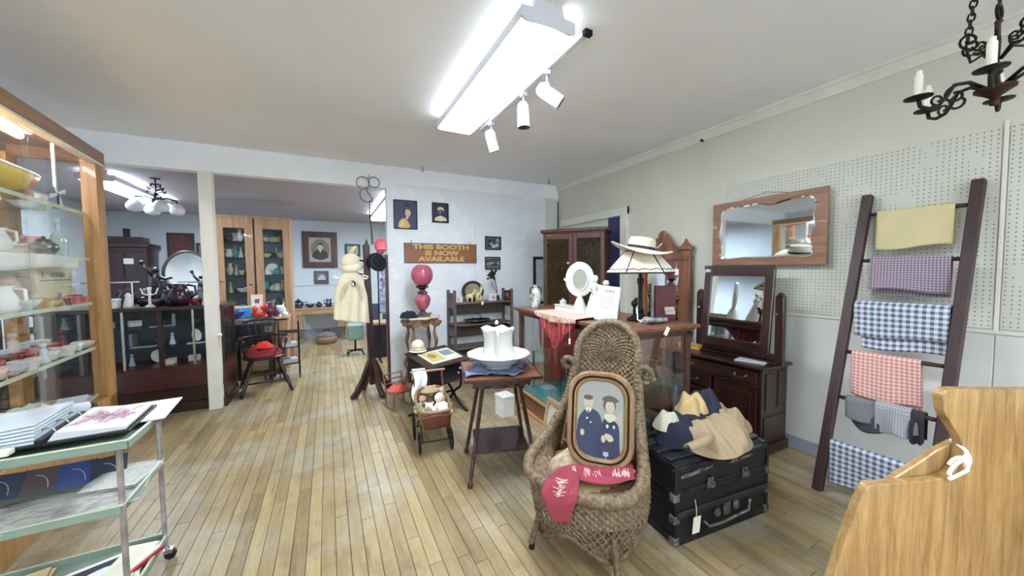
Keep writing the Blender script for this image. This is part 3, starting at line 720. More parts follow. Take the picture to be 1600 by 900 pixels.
rope(MB(), ed, .024, ridges=.22).build('back_roll', m_wick, wc, True)
fan = MB()
for k in range(17):
    t = PI*k/16; fan.tube([BK(math.cos(t)*r, .93+math.sin(t)*r*.95)+Vector((0,-.009,0)) for r in (.012,.04,.07,.085)], .0035, 5)
fan.tube([BK(0, z)+Vector((0,-.009,0)) for z in (.75,.85,.93)], .0035, 5)
fan.build('fan_spokes', m_wickd, wc, True)
# rolled arms: down the sides of the back, round the seat, meeting in the front rim
def arm(s):
    K = [(s*.195,.285,.895),(s*.203,.262,.82),(s*.215,.225,.72),(s*.24,.16,.62),(s*.275,.06,.52),(s*.305,-.04,.465),(s*.30,-.13,.437),(s*.255,-.215,.42),(s*.16,-.268,.412),(0,-.288,.408)]
    return crom(K, 8, False)
for s in (-1, 1):
    ar = rope(MB(), arm(s), .028, ridges=.2, n=12, r1=.032).build('arm', m_wick, wc, True)
    sp = [Vector((s*.2, .285, .895))+Vector((s*(.045-math.cos(t)*.045*(1-t/9)), -.012, math.sin(t)*.045*(1-t/9))) for t in [k*.4 for k in range(15)]]
    rope(MB(), sp, .019, ridges=.25, n=8).build('scroll', m_wickd, ar, True)
mb = MB()
for s in (-1, 1):     # woven fill between arm and seat
    A = arm(s)
    mb.grid(lambda u, v, A=A, s=s: Vector(A[int(10+u*(len(A)-11))]).lerp(Vector((s*.26*math.cos(u*1.45), .20-.44*u*(1 if u else 1), .39)), v)+Vector((0,0,.004*math.sin(u*60)*math.sin(v*22))), 50, 16)
mb.build('woven_side', m_wick, wc, True)
# ---- things on the chair
def LW(o, p): return o.matrix_basis @ Vector(p)
def on(o, p, rz=0): return dict(loc=tuple(Euler(o.rotation_euler).to_matrix() @ Vector(p) + o.location), rz=o.rotation_euler.z+rz)
pf = thing('framed_portrait', 'oblong rounded picture frame holding a couple’s portrait propped on the wicker chair', 'picture frame', **on(wc, (.05,.045,.412), .2))
def stadium(w, h, r, n=10):
    L = []
    for cx, cz, a in ((w-r,-(h-r),-PI/2),(w-r,h-r,0),(-(w-r),h-r,PI/2),(-(w-r),-(h-r),PI)):
        L += [(cx+r*math.cos(a+PI/2*k/n), cz+r*math.sin(a+PI/2*k/n)) for k in range(n+1)]
    return L
tilt = T(0, 0, .262, rx=-.17)
def srings(parent, name, m, seq):
    mb = MB(); L = [stadium(w, h, r) for w, h, r, y in seq]; n = len(L[0])
    vs = [(p[0], seq[k][3], p[1]) for k, l in enumerate(L) for p in l]; fs = []
    for k in range(len(L)-1):
        for i in range(n): fs.append((k*n+i, k*n+(i+1) % n, (k+1)*n+(i+1) % n, (k+1)*n+i))
    return mb.add(vs, fs, tilt).build(name, m, parent, smooth=2)
m_gilt = mat('faded_gilt', (156,124,84), .4, .3, var=.2, scale=20)
srings(pf, 'outer_moulding', wood('bronzed_frame', (120,88,62), (164,130,98), 'z', 18, .4), [(.18,.258,.13,.0),(.18,.258,.13,-.02),(.172,.25,.125,-.032),(.158,.236,.115,-.03),(.154,.232,.112,-.02)])
srings(pf, 'dark_line', m_black, [(.155,.233,.112,-.02),(.150,.228,.108,-.024),(.146,.224,.105,-.018)])
srings(pf, 'inner_moulding', m_gilt, [(.147,.225,.105,-.016),(.142,.220,.102,-.024),(.134,.212,.096,-.022),(.128,.206,.092,-.012)])
MB().add([(p[0], .0, p[1]) for p in stadium(.178,.256,.128)], [tuple(range(44))], tilt).build('backing', m_dark, pf)
def shp(pts, k=4): return [(p.x, p.y) for p in crom([(a, b, 0) for a, b in pts], k)]
st_ = stadium(.13, .208, .093)
def clip_in(pts):
    out = []
    for a, b in pts:
        f = 1.0
        while f > .02:
            x, z = a*f, b*f; qx, qz = max(0, abs(x)-.037), max(0, abs(z)-.115)
            if (qx*qx+qz*qz) <= .0925**2: break
            f -= .02
        out.append((a*f, b*f))
    return out
navy, skin, hair, pale = (58,66,92), (196,184,164), (110,96,84), (214,214,206)
ph = [((178,172,158), st_), ((164,162,156), clip_in(ell(0,.1,.12,.11,24))),
      (navy, clip_in(shp([(-.12,-.2),(-.125,-.05),(-.11,.01),(-.075,.05),(-.035,.05),(.0,.02),(.02,-.06),(.05,-.2)]))),
      ((52,58,84), clip_in(shp([(-.03,-.21),(-.01,-.08),(.02,.0),(.04,.01),(.075,.0),(.10,-.03),(.105,-.12),(.1,-.21)]))),
      (skin, ell(-.065,.085,.026,.036,18)), ((92,84,78), ell(-.067,.112,.026,.014,16)), (pale, [(-.085,.05),(-.065,.02),(-.045,.05),(-.06,.06)]),
      ((44,50,74), [(-.068,.045),(-.062,.045),(-.058,-.02),(-.066,-.03),(-.072,-.02)]),
      (hair, ell(.05,.085,.034,.04,18)), (skin, ell(.052,.072,.024,.033,18)), ((96,88,84), shp([(.01,.11),(.03,.13),(.07,.13),(.1,.105),(.06,.1),(.03,.102)])),
      ((206,200,184), shp([(.02,.02),(.05,-.01),(.085,.015),(.07,.035),(.035,.035)])),
      (skin, ell(.02,-.1,.012,.02,12)), (skin, shp([(.03,-.07),(.06,-.075),(.075,-.1),(.05,-.11),(.03,-.09)])), (skin, ell(-.095,-.08,.012,.018,12)),
      (pale, ell(-.07,.0,.006,.006,10)), (pale, ell(-.05,-.02,.005,.005,10)), (pale, ell(.04,-.03,.007,.01,10)), (pale, ell(.075,-.03,.006,.009,10)),
      ((120,108,98), ell(-.074,.088,.003,.002,6)), ((120,108,98), ell(-.056,.088,.003,.002,6)), ((150,120,108), ell(-.065,.067,.007,.002,8)),
      ((110,98,90), ell(.044,.077,.003,.002,6)), ((110,98,90), ell(.061,.077,.003,.002,6)), ((160,118,108), ell(.052,.055,.006,.002,8))]
flat('photograph', ph, pf, T(0,-.004,.262,rx=-.17))
MB().add([(p[0], -.0135-.012, p[1]) for p in st_], [tuple(range(44))[::-1]], tilt).build('glass', m_glass, pf)
mb = MB().bx(-.012,.012,-.002,0,.0,.04, T(.035,-.045,-.002)).tube([(.035,-.046,.038),(.038,-.047,.062),(.033,-.046,.085)], .0015, 5)
mb.build('price_tag', m_tag, pf)
MB().bx(-.014,.014,-.002,0,.0,.022, T(.034,-.036,.075,rx=-.17)).build('sticker', mat('blue_white_sticker', (170,180,206), .6), pf)
cu = heap('cushion', '', on(wc, (-.10,.02,.394))['loc'], [.15,.13,.11,.12,.16,.14,.12,.13], .055, mat('floral_tapestry', (206,190,158), .95, scale=16, rgb2=(126,92,80), bmp=.2, bscale=300), 41, rough=.01)
tag(cu, 'faded floral cushion at the back left of the wicker chair seat', 'cushion')
def scarf():
    C = crom([(.25,-.02,.462),(.18,-.045,.45),(.10,-.09,.44),(.03,-.11,.44),(-.02,-.13,.446),(-.045,-.165,.45),(-.04,-.215,.455),(-.03,-.290,.452),(-.02,-.345,.39),(-.01,-.345,.30)], 6, False); n = len(C)-1
    def P(u, v):
        q = u*n; i = min(int(q), n-1); c = C[i].lerp(C[i+1], q-i); t = (C[i+1]-C[i]); t.z = 0
        if t.length < .004: t = Vector((.02,-1,0))
        t.normalize(); s = Vector((-t.y, t.x, 0)); w = .074+.014*math.sin(u*9)
        if u > .62: s = Vector((1,.25,0)).normalized(); w *= 1-(.55*max(0, (u-.86)/.14))
        return c+s*w*(2*v-1)+Vector((0,0,.011*math.sin(v*7+u*6)*math.sin(u*11+1)+.006*math.sin(v*15+u*21)))+Vector((0,0,-.0))
    t = thing('scarf', 'pink woven scarf with pale script draped across the wicker chair seat', 'scarf', **on(wc, (0,0,0)))
    MB().grid(P, 80, 16, su=.8, sv=.13).build('cloth', mat('pink_wool', (146,54,68), .9, var=.1, scale=6, bmp=.2, bscale=300), t, True, solid=.005)
    w = MB()
    for u0 in (.04, .1, .22, .3, .44, .74, .8):
        pts = [P(u0+.05*k/26, .5+.22*math.sin(k*1.25)*(.6+.4*math.sin(k*.5)))+Vector((-.001,-.003,.004)) for k in range(27)]
        w.tube(pts, .0016, 4)
    w.build('script', mat('pale_thread', (226,196,190), .8), t)['kind'] = 'stuff'
scarf()
# ================================================================ SPOOL TABLE
tb = thing('spool_table', 'small square mahogany table with spool turned legs and a low shelf', 'table', (1.135, 2.44, 0), math.radians(-17))
m_red = wood('red_mahogany', (92,48,32), (140,84,56), 'x', 16, .3, .3)
m_turn = mat('turned_mahogany', (66,34,28), .3, var=.25, scale=20, coat=.3)
mb = MB().bx(-.27,.27,-.265,.265,.742,.758); mb.build('top', m_red, tb, bev=.004)
mb = MB()
for k in range(44):
    x = -.27+.54*(k+.5)/44
    for s in (-1, 1):
        mb.box((x, s*.267, .75), (.009, .012, .02)); mb.box((s*.272, x*.98, .75), (.012, .009, .02))
mb.build('reeded_edge', m_turn, tb)
ap = MB()
for s in (-1, 1):
    sc = [(-.2,.742)]+[(-.2+.4*k/48, .70-.018*abs(math.sin(k/48*PI*4))-(.02 if k in (6,18,30,42) else 0)) for k in range(49)]+[(.2,.742)]
    ap.prism(sc, s*.195-.008, s*.195+.008, 'y'); ap.prism(sc, s*.2-.008, s*.2+.008, 'x')
ap.build('apron', m_turn, tb, bev=.001)
def spool_profile(L, r):
    pr = [(.0,0),(r*.9,0),(r*1.25,.012),(r*1.2,.03),(r*.7,.045),(r*.75,.07)]
    z = .075
    while z < L-.02: pr += [(r*.78,z),(r*1.02,z+.0045),(r*1.02,z+.0085),(r*.78,z+.0125)]; z += .0135
    return pr+[(r,L-.01),(r,L),(0,L)]
for sx, sy in ((-1,-1),(1,-1),(1,1),(-1,1)):
    a = Vector((sx*.245, sy*.245, 0)); b = Vector((sx*.125, sy*.125, .735)); d = b-a
    M = Matrix.Translation(a) @ d.to_track_quat('Z', 'Y').to_matrix().to_4x4()
    MB().lathe(spool_profile(d.length, .0155), 10, M).build('leg', m_turn, tb, smooth=2)
mb = MB().bx(-.185,.185,-.185,.185,.205,.218); mb.build('shelf', m_dark, tb, bev=.003)
mb = MB()
for k in range(30):
    x = -.185+.37*(k+.5)/30
    for s in (-1, 1): mb.box((x, s*.188, .211), (.008,.01,.018)).box((s*.188, x, .211), (.01,.008,.018))
mb.build('shelf_edge', m_turn, tb)
for s in (-1, 1):
    MB().lathe([(.006,-.13),(.012,-.1),(.007,-.06),(.013,-.02),(.015,0),(.013,.02),(.007,.06),(.012,.1),(.006,.13)], 10, T(0, s*.137, .66, ry=PI/2)).build('stretcher', m_turn, tb, smooth=2)
    MB().lathe([(.006,-.13),(.012,-.1),(.007,-.06),(.013,-.02),(.015,0),(.013,.02),(.007,.06),(.012,.1),(.006,.13)], 10, T(s*.137, 0, .64, rx=PI/2)).build('stretcher', m_turn, tb, smooth=2)
# ---- on the table
def doily(u, v):
    a = 2*PI*u; k = .22+.05*math.sin(a*4+.6)+.02*math.sin(a*11); r = v*k
    return (r*math.cos(a)*1.05, r*math.sin(a)*.85, .004+.014*v*v*(1+math.sin(a*13+v*4))*.6+.003*math.sin(r*200))
dy = MB().grid(doily, 90, 14, su=1, sv=.2).build('doily', mat('blue_crochet', (132,150,176), .95, scale=60, rgb2=(66,84,116), bmp=.6, bscale=250), None, True, solid=.003)
dy.location = tuple(LW(tb, (-.02,-.03,.761))) ; tag(dy, 'ruffled blue crocheted doily under the white wash basin', 'doily')
m_iron_st = mat('white_ironstone', (212,212,208), .15, var=.015, coat=.4)
ba = MB().lathe([(.085,0),(.10,.0),(.10,.012),(.12,.02),(.165,.055),(.215,.088),(.236,.098),(.24,.104),(.232,.106),(.205,.094),(.155,.062),(.11,.03),(.0,.024)], 40, None, .02, 10).build('wash_basin', m_iron_st, None, smooth=True)
ba.location = tuple(LW(tb, (.0,0,.775))); tag(ba, 'wide white ironstone wash basin on the spool table', 'basin')
pi = thing('pitcher', 'white ironstone pitcher with a scalloped rim standing in the wash basin', 'pitcher', tuple(LW(tb, (-.0,0,.803))), 0)
def pitch(u, v):
    a = 2*PI*u
    prof = [(.105,0),(.13,.01),(.14,.03),(.135,.055),(.118,.085),(.109,.125),(.106,.165),(.107,.20),(.112,.235),(.118,.262)]
    q = v*(len(prof)-1); i = min(int(q), len(prof)-2); f = q-i; r = prof[i][0]*(1-f)+prof[i+1][0]*f; z = prof[i][1]*(1-f)+prof[i+1][1]*f
    top = max(0, (v-.7)/.3); sp = max(0, math.cos(a-PI*.80))**8
    r *= 1+.010*math.cos(a*6)*(.3+top)+.14*sp*top**1.5
    return (r*math.cos(a), r*math.sin(a), z+top**2*(.009*math.cos(a*6+1)+.012*sp))
MB().grid(pitch, 72, 40).build('body', m_iron_st, pi, True, solid=.005)
MB().prism(ell(0, 0, .1, .1, 30), -.002, .003, 'z').build('base', m_iron_st, pi)
q = Vector((-.44,-.9,0)).normalized()
MB().tube(crom([q*.10+Vector((0,0,.235)), q*.135+Vector((0,0,.262)), q*.165+Vector((0,0,.235)), q*.165+Vector((0,0,.18)), q*.15+Vector((0,0,.12)), q*.12+Vector((0,0,.08)), q*.125+Vector((0,0,.055))], 5, False), [.011+.004*math.sin(k*.35) for k in range(31)], 10).build('handle', m_iron_st, pi, True)
MB().lathe([(.012,.262),(.016,.275),(.01,.29),(0,.295)], 10, T(.02,.07,.02)).build('rim_knop', m_iron_st, pi, True)
# ================================================================ DISPLAY COUNTER
ct = thing('display_counter', 'long wooden glass display counter with a teal floor behind the wicker chair', 'display case', (1.76, 1.75, 0), -.055)
m_ctr = wood('counter_wood', (84,48,36), (134,86,60), 'y', 14, .4, .15)
m_ctrd = wood('counter_wood_dark', (58,30,26), (92,54,42), 'x', 14, .4, .2)
m_ledge = wood('counter_ledge', (150,108,66), (190,148,98), 'y', 16, .45)
m_teal = mat('teal_felt', (40,122,128), .9, var=.1, scale=8)
CW, CL, CH = .60, 1.70, 1.10
MB().bx(0, CW, 0, CL, 0, .19).build('base', m_ctr, ct, bev=.004)
MB().bx(-.02, CW+.02, -.02, CL+.02, 0, .03).bx(-.012, CW+.012, -.012, CL+.012, .185, .205).build('base_moulding', m_ledge, ct, bev=.004)
B(.02, CW-.02, .02, CL-.02, .206, .214).build('deck', m_teal, ct)
for x, y in ((0,0),(CW,0),(0,CL),(CW,CL)):
    MB().bx(min(x, abs(x-.05)), max(x, abs(x-.05)), y-.0 if y == 0 else y-.05, y+.05 if y == 0 else y, .205, 1.06).build('corner_post', m_ctrd, ct, bev=.003)
B(.0, .03, .62, .66, .205, 1.06).build('mullion', m_ctr, ct, bev=.003)
MB().bx(0, CW, 0, .03, 1.02, 1.07).bx(0, CW, CL-.03, CL, 1.02, 1.07).bx(0, .03, 0, CL, 1.02, 1.07).bx(CW-.03, CW, 0, CL, 1.02, 1.07).build('top_rail', m_ctrd, ct)
MB().bx(-.045, CW+.045, -.045, CL+.045, 1.072, 1.10).bx(-.02, CW+.02, -.02, CL+.02, 1.055, 1.072).build('top', m_ctr, ct, bev=.005)
for a in ((.008,.012,.05,.62),(.008,.012,.66,CL-.05)): B(*a, .21, 1.02).build('glass_pane', m_glass, ct)
B(.05, CW-.05, .008, .012, .21, 1.02).build('glass_pane', m_glass, ct)
B(.05, CW-.05, CL-.012, CL-.008, .21, 1.02).build('glass_pane', m_glass, ct)
B(CW-.012, CW-.008, .05, CL-.05, .21, 1.02).build('rear_door', m_glass, ct)
B(.12, CW-.03, .06, CL-.06, .62, .628).build('glass_shelf', glass('green_edge_glass', (.9,.97,.95)), ct)
for y in (.1, .85, 1.6):
    MB().bx(.12, .14, y-.01, y+.01, .21, .62).bx(CW-.05, CW-.03, y-.01, y+.01, .21, .62).build('shelf_bracket', m_chrome, ct)
def cpt(x, y, z=1.10): return dict(loc=tuple(Euler((0,0,-.055)).to_matrix() @ Vector((x, y, z)) + ct.location), rz=-.055)
# faded goods inside
for k, (x, y, w, d, h, rgb, l, c) in enumerate(((.3,.35,.24,.3,.12,(126,140,150),'low grey box inside the near end of the display counter','box'),(.4,.35,.2,.22,.1,(70,90,104),'blue grey box stacked behind the low box inside the counter','box'),(.3,.98,.2,.3,.06,(88,104,112),'flat dark case lying on the teal floor of the counter','case'))):
    o = thing('storage_box', l, c, **cpt(x, y, .214)); B(-w/2, w/2, -d/2, d/2, 0, h*.8).build('body', cmat(rgb), o, bev=.004); B(-w/2-.003, w/2+.003, -d/2-.003, d/2+.003, h*.8, h).build('lid', cmat(tuple(min(255, int(q*1.12)) for q in rgb)), o, bev=.004)
sh_ = thing('spiral_shell', 'cream nautilus shell on the glass shelf inside the counter', 'shell', **cpt(.30, .12, .628))
P_ = [(.05*math.exp(-.22*t)*math.cos(t), 0, .055+.05*math.exp(-.22*t)*math.sin(t)) for t in [k*.35 for k in range(30)]]
MB().tube(P_, [.03*math.exp(-.22*k*.35) for k in range(30)], 10).build('whorl', mat('shell_cream', (214,190,158), .35, var=.2, scale=30), sh_, True)
# ---- on the counter
o = thing('vase', 'small black and white painted vase at the far end of the display counter', 'vase', **cpt(.14, 1.56))
MB().lathe([(.045,0),(.05,.01),(.04,.03),(.06,.08),(.065,.12),(.05,.17),(.028,.2),(.024,.225),(.036,.245),(.03,.245),(.018,.22)], 18).build('body', mat('painted_china', (226,222,214), .25, scale=14, rgb2=(60,58,64)), o, True)
for s in (-1, 1): MB().tube([(s*.03,0,.225),(s*.065,0,.21),(s*.07,0,.17),(s*.052,0,.15)], .006, 6).build('handle', m_black, o, True)
o = thing('china_box', 'long white china box under the oval vanity mirror on the counter', 'box', **cpt(.2, 1.02))
MB().bx(-.05,.05,-.17,.17,0,.055).build('body', m_iron_st, o, bev=.008); MB().bx(-.055,.055,-.175,.175,.056,.07).build('lid', m_iron_st, o, bev=.006)
o = thing('china_jar', 'small square white jar left of the vanity mirror on the counter', 'jar', **cpt(.30, 1.27))
MB().lathe([(.03,0),(.034,.01),(.034,.07),(.03,.08)], 8).build('body', m_iron_st, o, smooth=2); MB().lathe([(.036,.081),(.036,.095),(.01,.1),(.012,.112),(0,.116)], 8).build('lid', m_iron_st, o, smooth=2)
vm = thing('vanity_mirror', 'white oval vanity mirror on a cone shaped stand on the counter', 'mirror', cpt(.22, .86)['loc'], math.radians(-34))
MB().lathe([(.085,0),(.088,.01),(.08,.02),(.05,.09),(.025,.15),(.018,.17),(.0,.172)], 24).build('stand', m_iron_st, vm, smooth=2)
def oval_ring(mb, rx, rz, wd, y0, y1, cz, n=36):
    return ring_frame(mb, ell(0, cz, rx-wd, rz-wd, n), ell(0, cz, rx, rz, n), y0, y1)
oval_ring(MB(), .128, .158, .06, -.02, .02, .315).build('frame', m_iron_st, vm, bev=.008)
oval_ring(MB(), .075, .105, .012, -.026, -.012, .315).build('inner_rim', m_iron_st, vm, bev=.003)
MB().add([(p[0], -.012, p[1]) for p in ell(0, .315, .068, .098, 32)], [tuple(range(32))[::-1]]).build('mirror_glass', m_mirror, vm)
for s in (-1, 1): MB().sph((s*.132, 0, .315), .014, 8).build('pivot_knob', m_iron_st, vm, True)
fg = thing('lady_figurine', 'white porcelain lady figurine in a long gown beside the counter sign', 'figurine', cpt(.21, .62)['loc'], -.6)
MB().lathe([(.0,0),(.085,0),(.088,.012),(.078,.06),(.06,.12),(.042,.18),(.03,.215),(.028,.23),(.036,.255),(.034,.275),(.014,.288),(.012,.30)], 26, None, .05, 9).build('gown', m_iron_st, fg, True)
MB().sph((0,-.005,.322), .024, 12, (1,1,1.2)).build('head', m_iron_st, fg, True)
MB().sph((0,.008,.334), .024, 10, (1.05,.9,.9)).build('hair', mat('china_hair', (214,206,190), .4), fg, True)
MB().tube([(.032,0,.27),(.058,-.01,.25),(.075,-.03,.27)], [.011,.009,.007], 8).build('arm', m_iron_st, fg, True)
MB().tube([(-.032,0,.27),(-.055,-.02,.235),(-.03,-.045,.22)], [.011,.009,.007], 8).build('arm', m_iron_st, fg, True)
MB().sph((.085,-.035,.288), .027, 12).build('white_ball', m_iron_st, fg, True)
# printed notice
nz = thing('notice_stand', 'white printed notice in a clear slanted holder on the counter', 'sign', cpt(.105, .36)['loc'], math.radians(-42))
Mn = T(0, 0, .0, rx=-.28, ry=.12)
MB().bx(-.085, .085, .0, .003, .01, .285, Mn).build('paper', m_paper, nz)
MB().bx(-.09, .09, -.006, -.003, .0, .09, Mn).bx(-.09,.09,.004,.007,0,.295,Mn).bx(-.09, .09, -.006, .1, .0, .003).build('clear_holder', m_glass, nz)
lt = MB()
for z, w in ((.195,.05),(.175,.055),(.155,.05),(.14,.058),(.12,.05),(.105,.03)):
    x = -w
    while x < w: q = rnd.uniform(.006,.02); lt.bx(x, min(x+q, w), -.0012, 0, z, z+.003, Mn); x += q+.005
for k, x in enumerate((-.03,-.012,.004,.012,.024,.036)): lt.bx(x, x+.004, -.0012, 0, .235, .255, Mn).bx(x, x+.012, -.0012, 0, .235+.009*(k % 3), .2385+.009*(k % 3), Mn)
lt.bx(-.03,.045,-.0012,0,.228,.230,Mn)
lt.build('lettering', mat('grey_print', (92,94,104), .7), nz)['kind'] = 'stuff'
# red shawl with lace over the left edge
def shawl():
    t = thing('shawl', 'red fringed shawl and cream lace hanging over the left edge of the counter', 'shawl', **cpt(0, 0, 0))
    def hang(y0, y1, drop, tip, inn, th, o):
        def P(u, v):
            y = y0+(y1-y0)*u; L = inn+drop*(1-abs(2*u-1)**1.2*(1-tip)); s = v*L
            w = .008*math.sin(u*19+v*4)+.005*math.sin(u*37)
            if s < inn: return (-.045+inn-s-.0, y, 1.104+o+max(0, w*.6))
            d = s-inn; k = min(1, d*12)
            return (-.056-o-w*k-.004, y+(.5-u)*d*.25, 1.104+o-d)
        return MB().grid(P, 60, 40, su=.6, sv=.5), P
    red = mat('red_brocade', (112,22,28), .75, scale=22, rgb2=(168,66,66), bmp=.2, bscale=200)
    a, P = hang(.52, 1.14, .30, .1, .25, .004, .002); a.build('cloth', red, t, True, solid=.003)
    rib = MB()
    for q in (.22, .36, .64, .8): rib.tube([Vector(P(q, .45+k*.05))+Vector((-.004,0,.0)) for k in range(11)], [.009]*11, 5)
    rib.build('ribbon', mat('coral_ribbon', (190,90,86), .7), t, True)
    l, _ = hang(.50, 1.2, .07, .5, .22, .003, .010); l.build('lace', mat('cream_lace', (208,190,172), .9, scale=50, rgb2=(176,120,108), bmp=.5, bscale=150), t, True, solid=.003)
    f = MB(); rr = random.Random(4)
    for k in range(90):
        u = (k+.5)/90; p = Vector(P(u, 1)); ln = .17+.05*rr.random()+.10*(1-abs(2*u-1))
        f.tube([p, p+Vector((-.002+.006*rr.random(), .01*(rr.random()-.5), -ln*.5)), p+Vector((.01*(rr.random()-.5), .02*(rr.random()-.5), -ln))], .0016, 3)
    o = f.build('fringe', mat('red_fringe', (130,36,38), .8), t); o['kind'] = 'stuff'
    MB().bx(-.066,-.064,.58,.605,.90,.945).tube([(-.065,.592,.945),(-.066,.59,1.0),(-.07,.588,1.09)], .0015, 4).build('price_tag', m_tag, t)
shawl()
# lamp with panelled shade
lp = thing('table_lamp', 'lamp with a pale panelled glass shade and dark metal base on the counter', 'lamp', cpt(.40, .30)['loc'], .35)
MB().lathe([(.0,0),(.10,0),(.105,.012),(.08,.025),(.04,.035),(.022,.06),(.03,.08),(.016,.1),(.013,.25),(.02,.27),(.012,.29),(.012,.36)], 18, None, .06, 8).build('base', m_iron, lp, smooth=2)
for s in (-1, 1): MB().tube([(s*.012,0,.31),(s*.05,0,.33),(s*.055,0,.295),(s*.035,0,.285)], .005, 6).build('socket_arm', m_iron, lp, True)
def hexr(r, z): return [Vector((r*math.cos(PI/3*k), r*math.sin(PI/3*k), z)) for k in range(6)]
h0, h1 = hexr(.262, .375), hexr(.115, .545)
m_slag = mat('slag_glass', (214,208,192), .3, scale=3, rgb2=(180,166,130))
bars = MB()
for k in range(6):
    j = (k+1) % 6
    pn = MB(); pn.add([h0[k], h0[j], h1[j], h1[k]], [(0,1,2,3)]); pn.build('shade_panel', m_slag, lp, solid=.004)
    bars.tube([h0[k], h1[k]], .005, 5).tube([h0[k], h0[j]], .006, 5).tube([h1[k], h1[j]], .006, 5)
    w = MB(); pts = [h0[k].lerp(h0[j], q/20)*(1-.0)+ (h1[k].lerp(h1[j], q/20)-h0[k].lerp(h0[j], q/20))*(.1+.07*abs(math.sin(q/20*PI*3))) for q in range(21)]
    bars.tube([p*1.006 for p in pts], .0035, 4)
bars.build('shade_frame', m_iron, lp)
MB().tube([(0,0,.36),(0,0,.55)], .006, 6).tube([(.11,0,.545),(-.11,0,.545)], .004, 5).build('harp', m_iron, lp)
MB().tube([(-.06,.0,.1),(-.075,-.01,.04),(-.10,-.02,.02),(-.11,-.05,.006),(-.12,-.10,.004)], .005, 6).build('cord', mat('white_cord', (240,240,242)), lp, True)
p_ = MB().bx(-.018,.018,-.002,0,-.045,0).tube([(0,0,0),(.002,.0,.05)], .0014, 4).build('price_tag', m_tag, lp, loc=(.10,-.235,.40), rot=(0,0,-.5))
# hat on the lamp
ht = thing('straw_hat', 'cream straw boater with black ribbon resting on top of the lamp shade', 'hat', (*Vector(cpt(.40, .30)['loc'])[:2], 1.10+.552), -.3)
ht.rotation_euler = (.10, .16, -.3)
m_straw = mat('cream_straw', (214,204,184), .8, scale=40, var=.08, bmp=.3, bscale=300)
MB().grid(lambda u, v: ((.10+.13*v)*1.02*math.cos(2*PI*u), (.10+.12*v)*math.sin(2*PI*u), .006+.028*v*v*math.cos(4*PI*u+.6)-.006*v), 60, 8).build('brim', m_straw, ht, True, solid=.005)
MB().lathe([(.103,.0),(.104,.02),(.098,.075),(.092,.09),(.06,.098),(0,.1)], 36).build('crown', m_straw, ht, smooth=2)
MB().lathe([(.105,.008),(.1045,.03),(.1035,.03),(.104,.008)], 36).build('ribbon', m_black, ht)
MB().grid(lambda u, v: (.09+.10*u, .06+.03*(v-.5)*(1-u*.6)+.02*math.sin(u*5), .04+.03*u+.02*math.sin(u*7)), 14, 4).build('feather', mat('pale_feather', (222,214,204), .9, scale=30, rgb2=(150,130,120)), ht, True, solid=.003)
# card box, dark ornament, small things
cb = thing('card_display', 'upright maroon card box with a small silver leaf holder on the counter', 'box', cpt(.60, .24)['loc'], -.40)
MB().bx(-.085,.085,-.008,.02,0,.27).build('back_panel', mat('maroon_card', (86,24,22), .5, var=.1), cb, bev=.003)
MB().bx(-.02,.06,-.03,-.008,.045,.105).bx(-.02,.06,-.045,-.03,.045,.075).build('leaflet_pocket', mat('silver_card', (190,170,164), .35, .4), cb, bev=.002)
bd = thing('bird_ornament', 'small dark bird ornament beside the lamp base on the counter', 'ornament', cpt(.47, .44)['loc'], .4)
MB().lathe([(.03,0),(.032,.01),(.012,.02),(.01,.08),(.014,.1)], 12).build('stand', m_iron, bd, smooth=2); MB().sph((0,0,.12), .03, 10, (1.3,.9,1)).sph((.035,0,.15), .017, 8).build('bird', m_black, bd, True)
MB().tube([(.05,0,.152),(.066,0,.148)], [.005,.001], 6).build('beak', m_brass, bd)
rb = tag(MB().tube(crom([(-.11,.02,.02),(-.06,-.03,.035),(-.02,.03,.02),(.03,-.03,.03),(.08,.02,.02),(.12,-.02,.025),(.06,.05,.02),(-.03,.06,.03)], 6, False), .018, 8).build('ribbon_coil', mat('black_white_ribbon', (40,40,44), .6, scale=30, rgb2=(170,172,178)), None, True, loc=cpt(.36, .12)['loc']), 'coil of black and silver ribbon at the near edge of the counter', 'ribbon')
tg = tag(MB().bx(-.018,.018,-.0015,.0,-.03,.03).build('price_tag', m_tag, None, bev=.0006, loc=cpt(.30, -.052, 1.075)['loc'], rot=(.1,.5,-.05)), 'white paper tag on the near corner edge of the counter top', 'tag')
lf_ = thing('empty_frame', 'light wood picture frame leaning on the counter base behind the wicker chair', 'picture frame', (1.655, 2.46, 0), -PI/2-.055)
mb = MB(); ring_frame(mb, [(-.11,.035),(.11,.035),(.11,.365),(-.11,.365)], [(-.15,0),(.15,0),(.15,.4),(-.15,.4)], -.012, .012); mb.v = [tuple(T(0,-.05,0,rx=-.2) @ Vector(v)) for v in mb.v]; mb.build('frame', wood('pale_frame', (166,132,92), (200,168,124), 'x', 16), lf_, bev=.003)
MB().bx(-.11,.11,.0,.004,.035,.365, T(0,-.05,0,rx=-.2)).build('mat_board', mat('cream_board', (206,200,184), .8), lf_)
wx = thing('white_crate', 'small white box on the floor seen between the spool table legs', 'box', (1.60, 3.30, 0), .1); MB().bx(-.07,.07,-.08,.08,0,.19).build('body', m_white, wx, bev=.004); MB().bx(-.075,.075,-.085,.085,.192,.22).build('lid', m_white, wx, bev=.004)
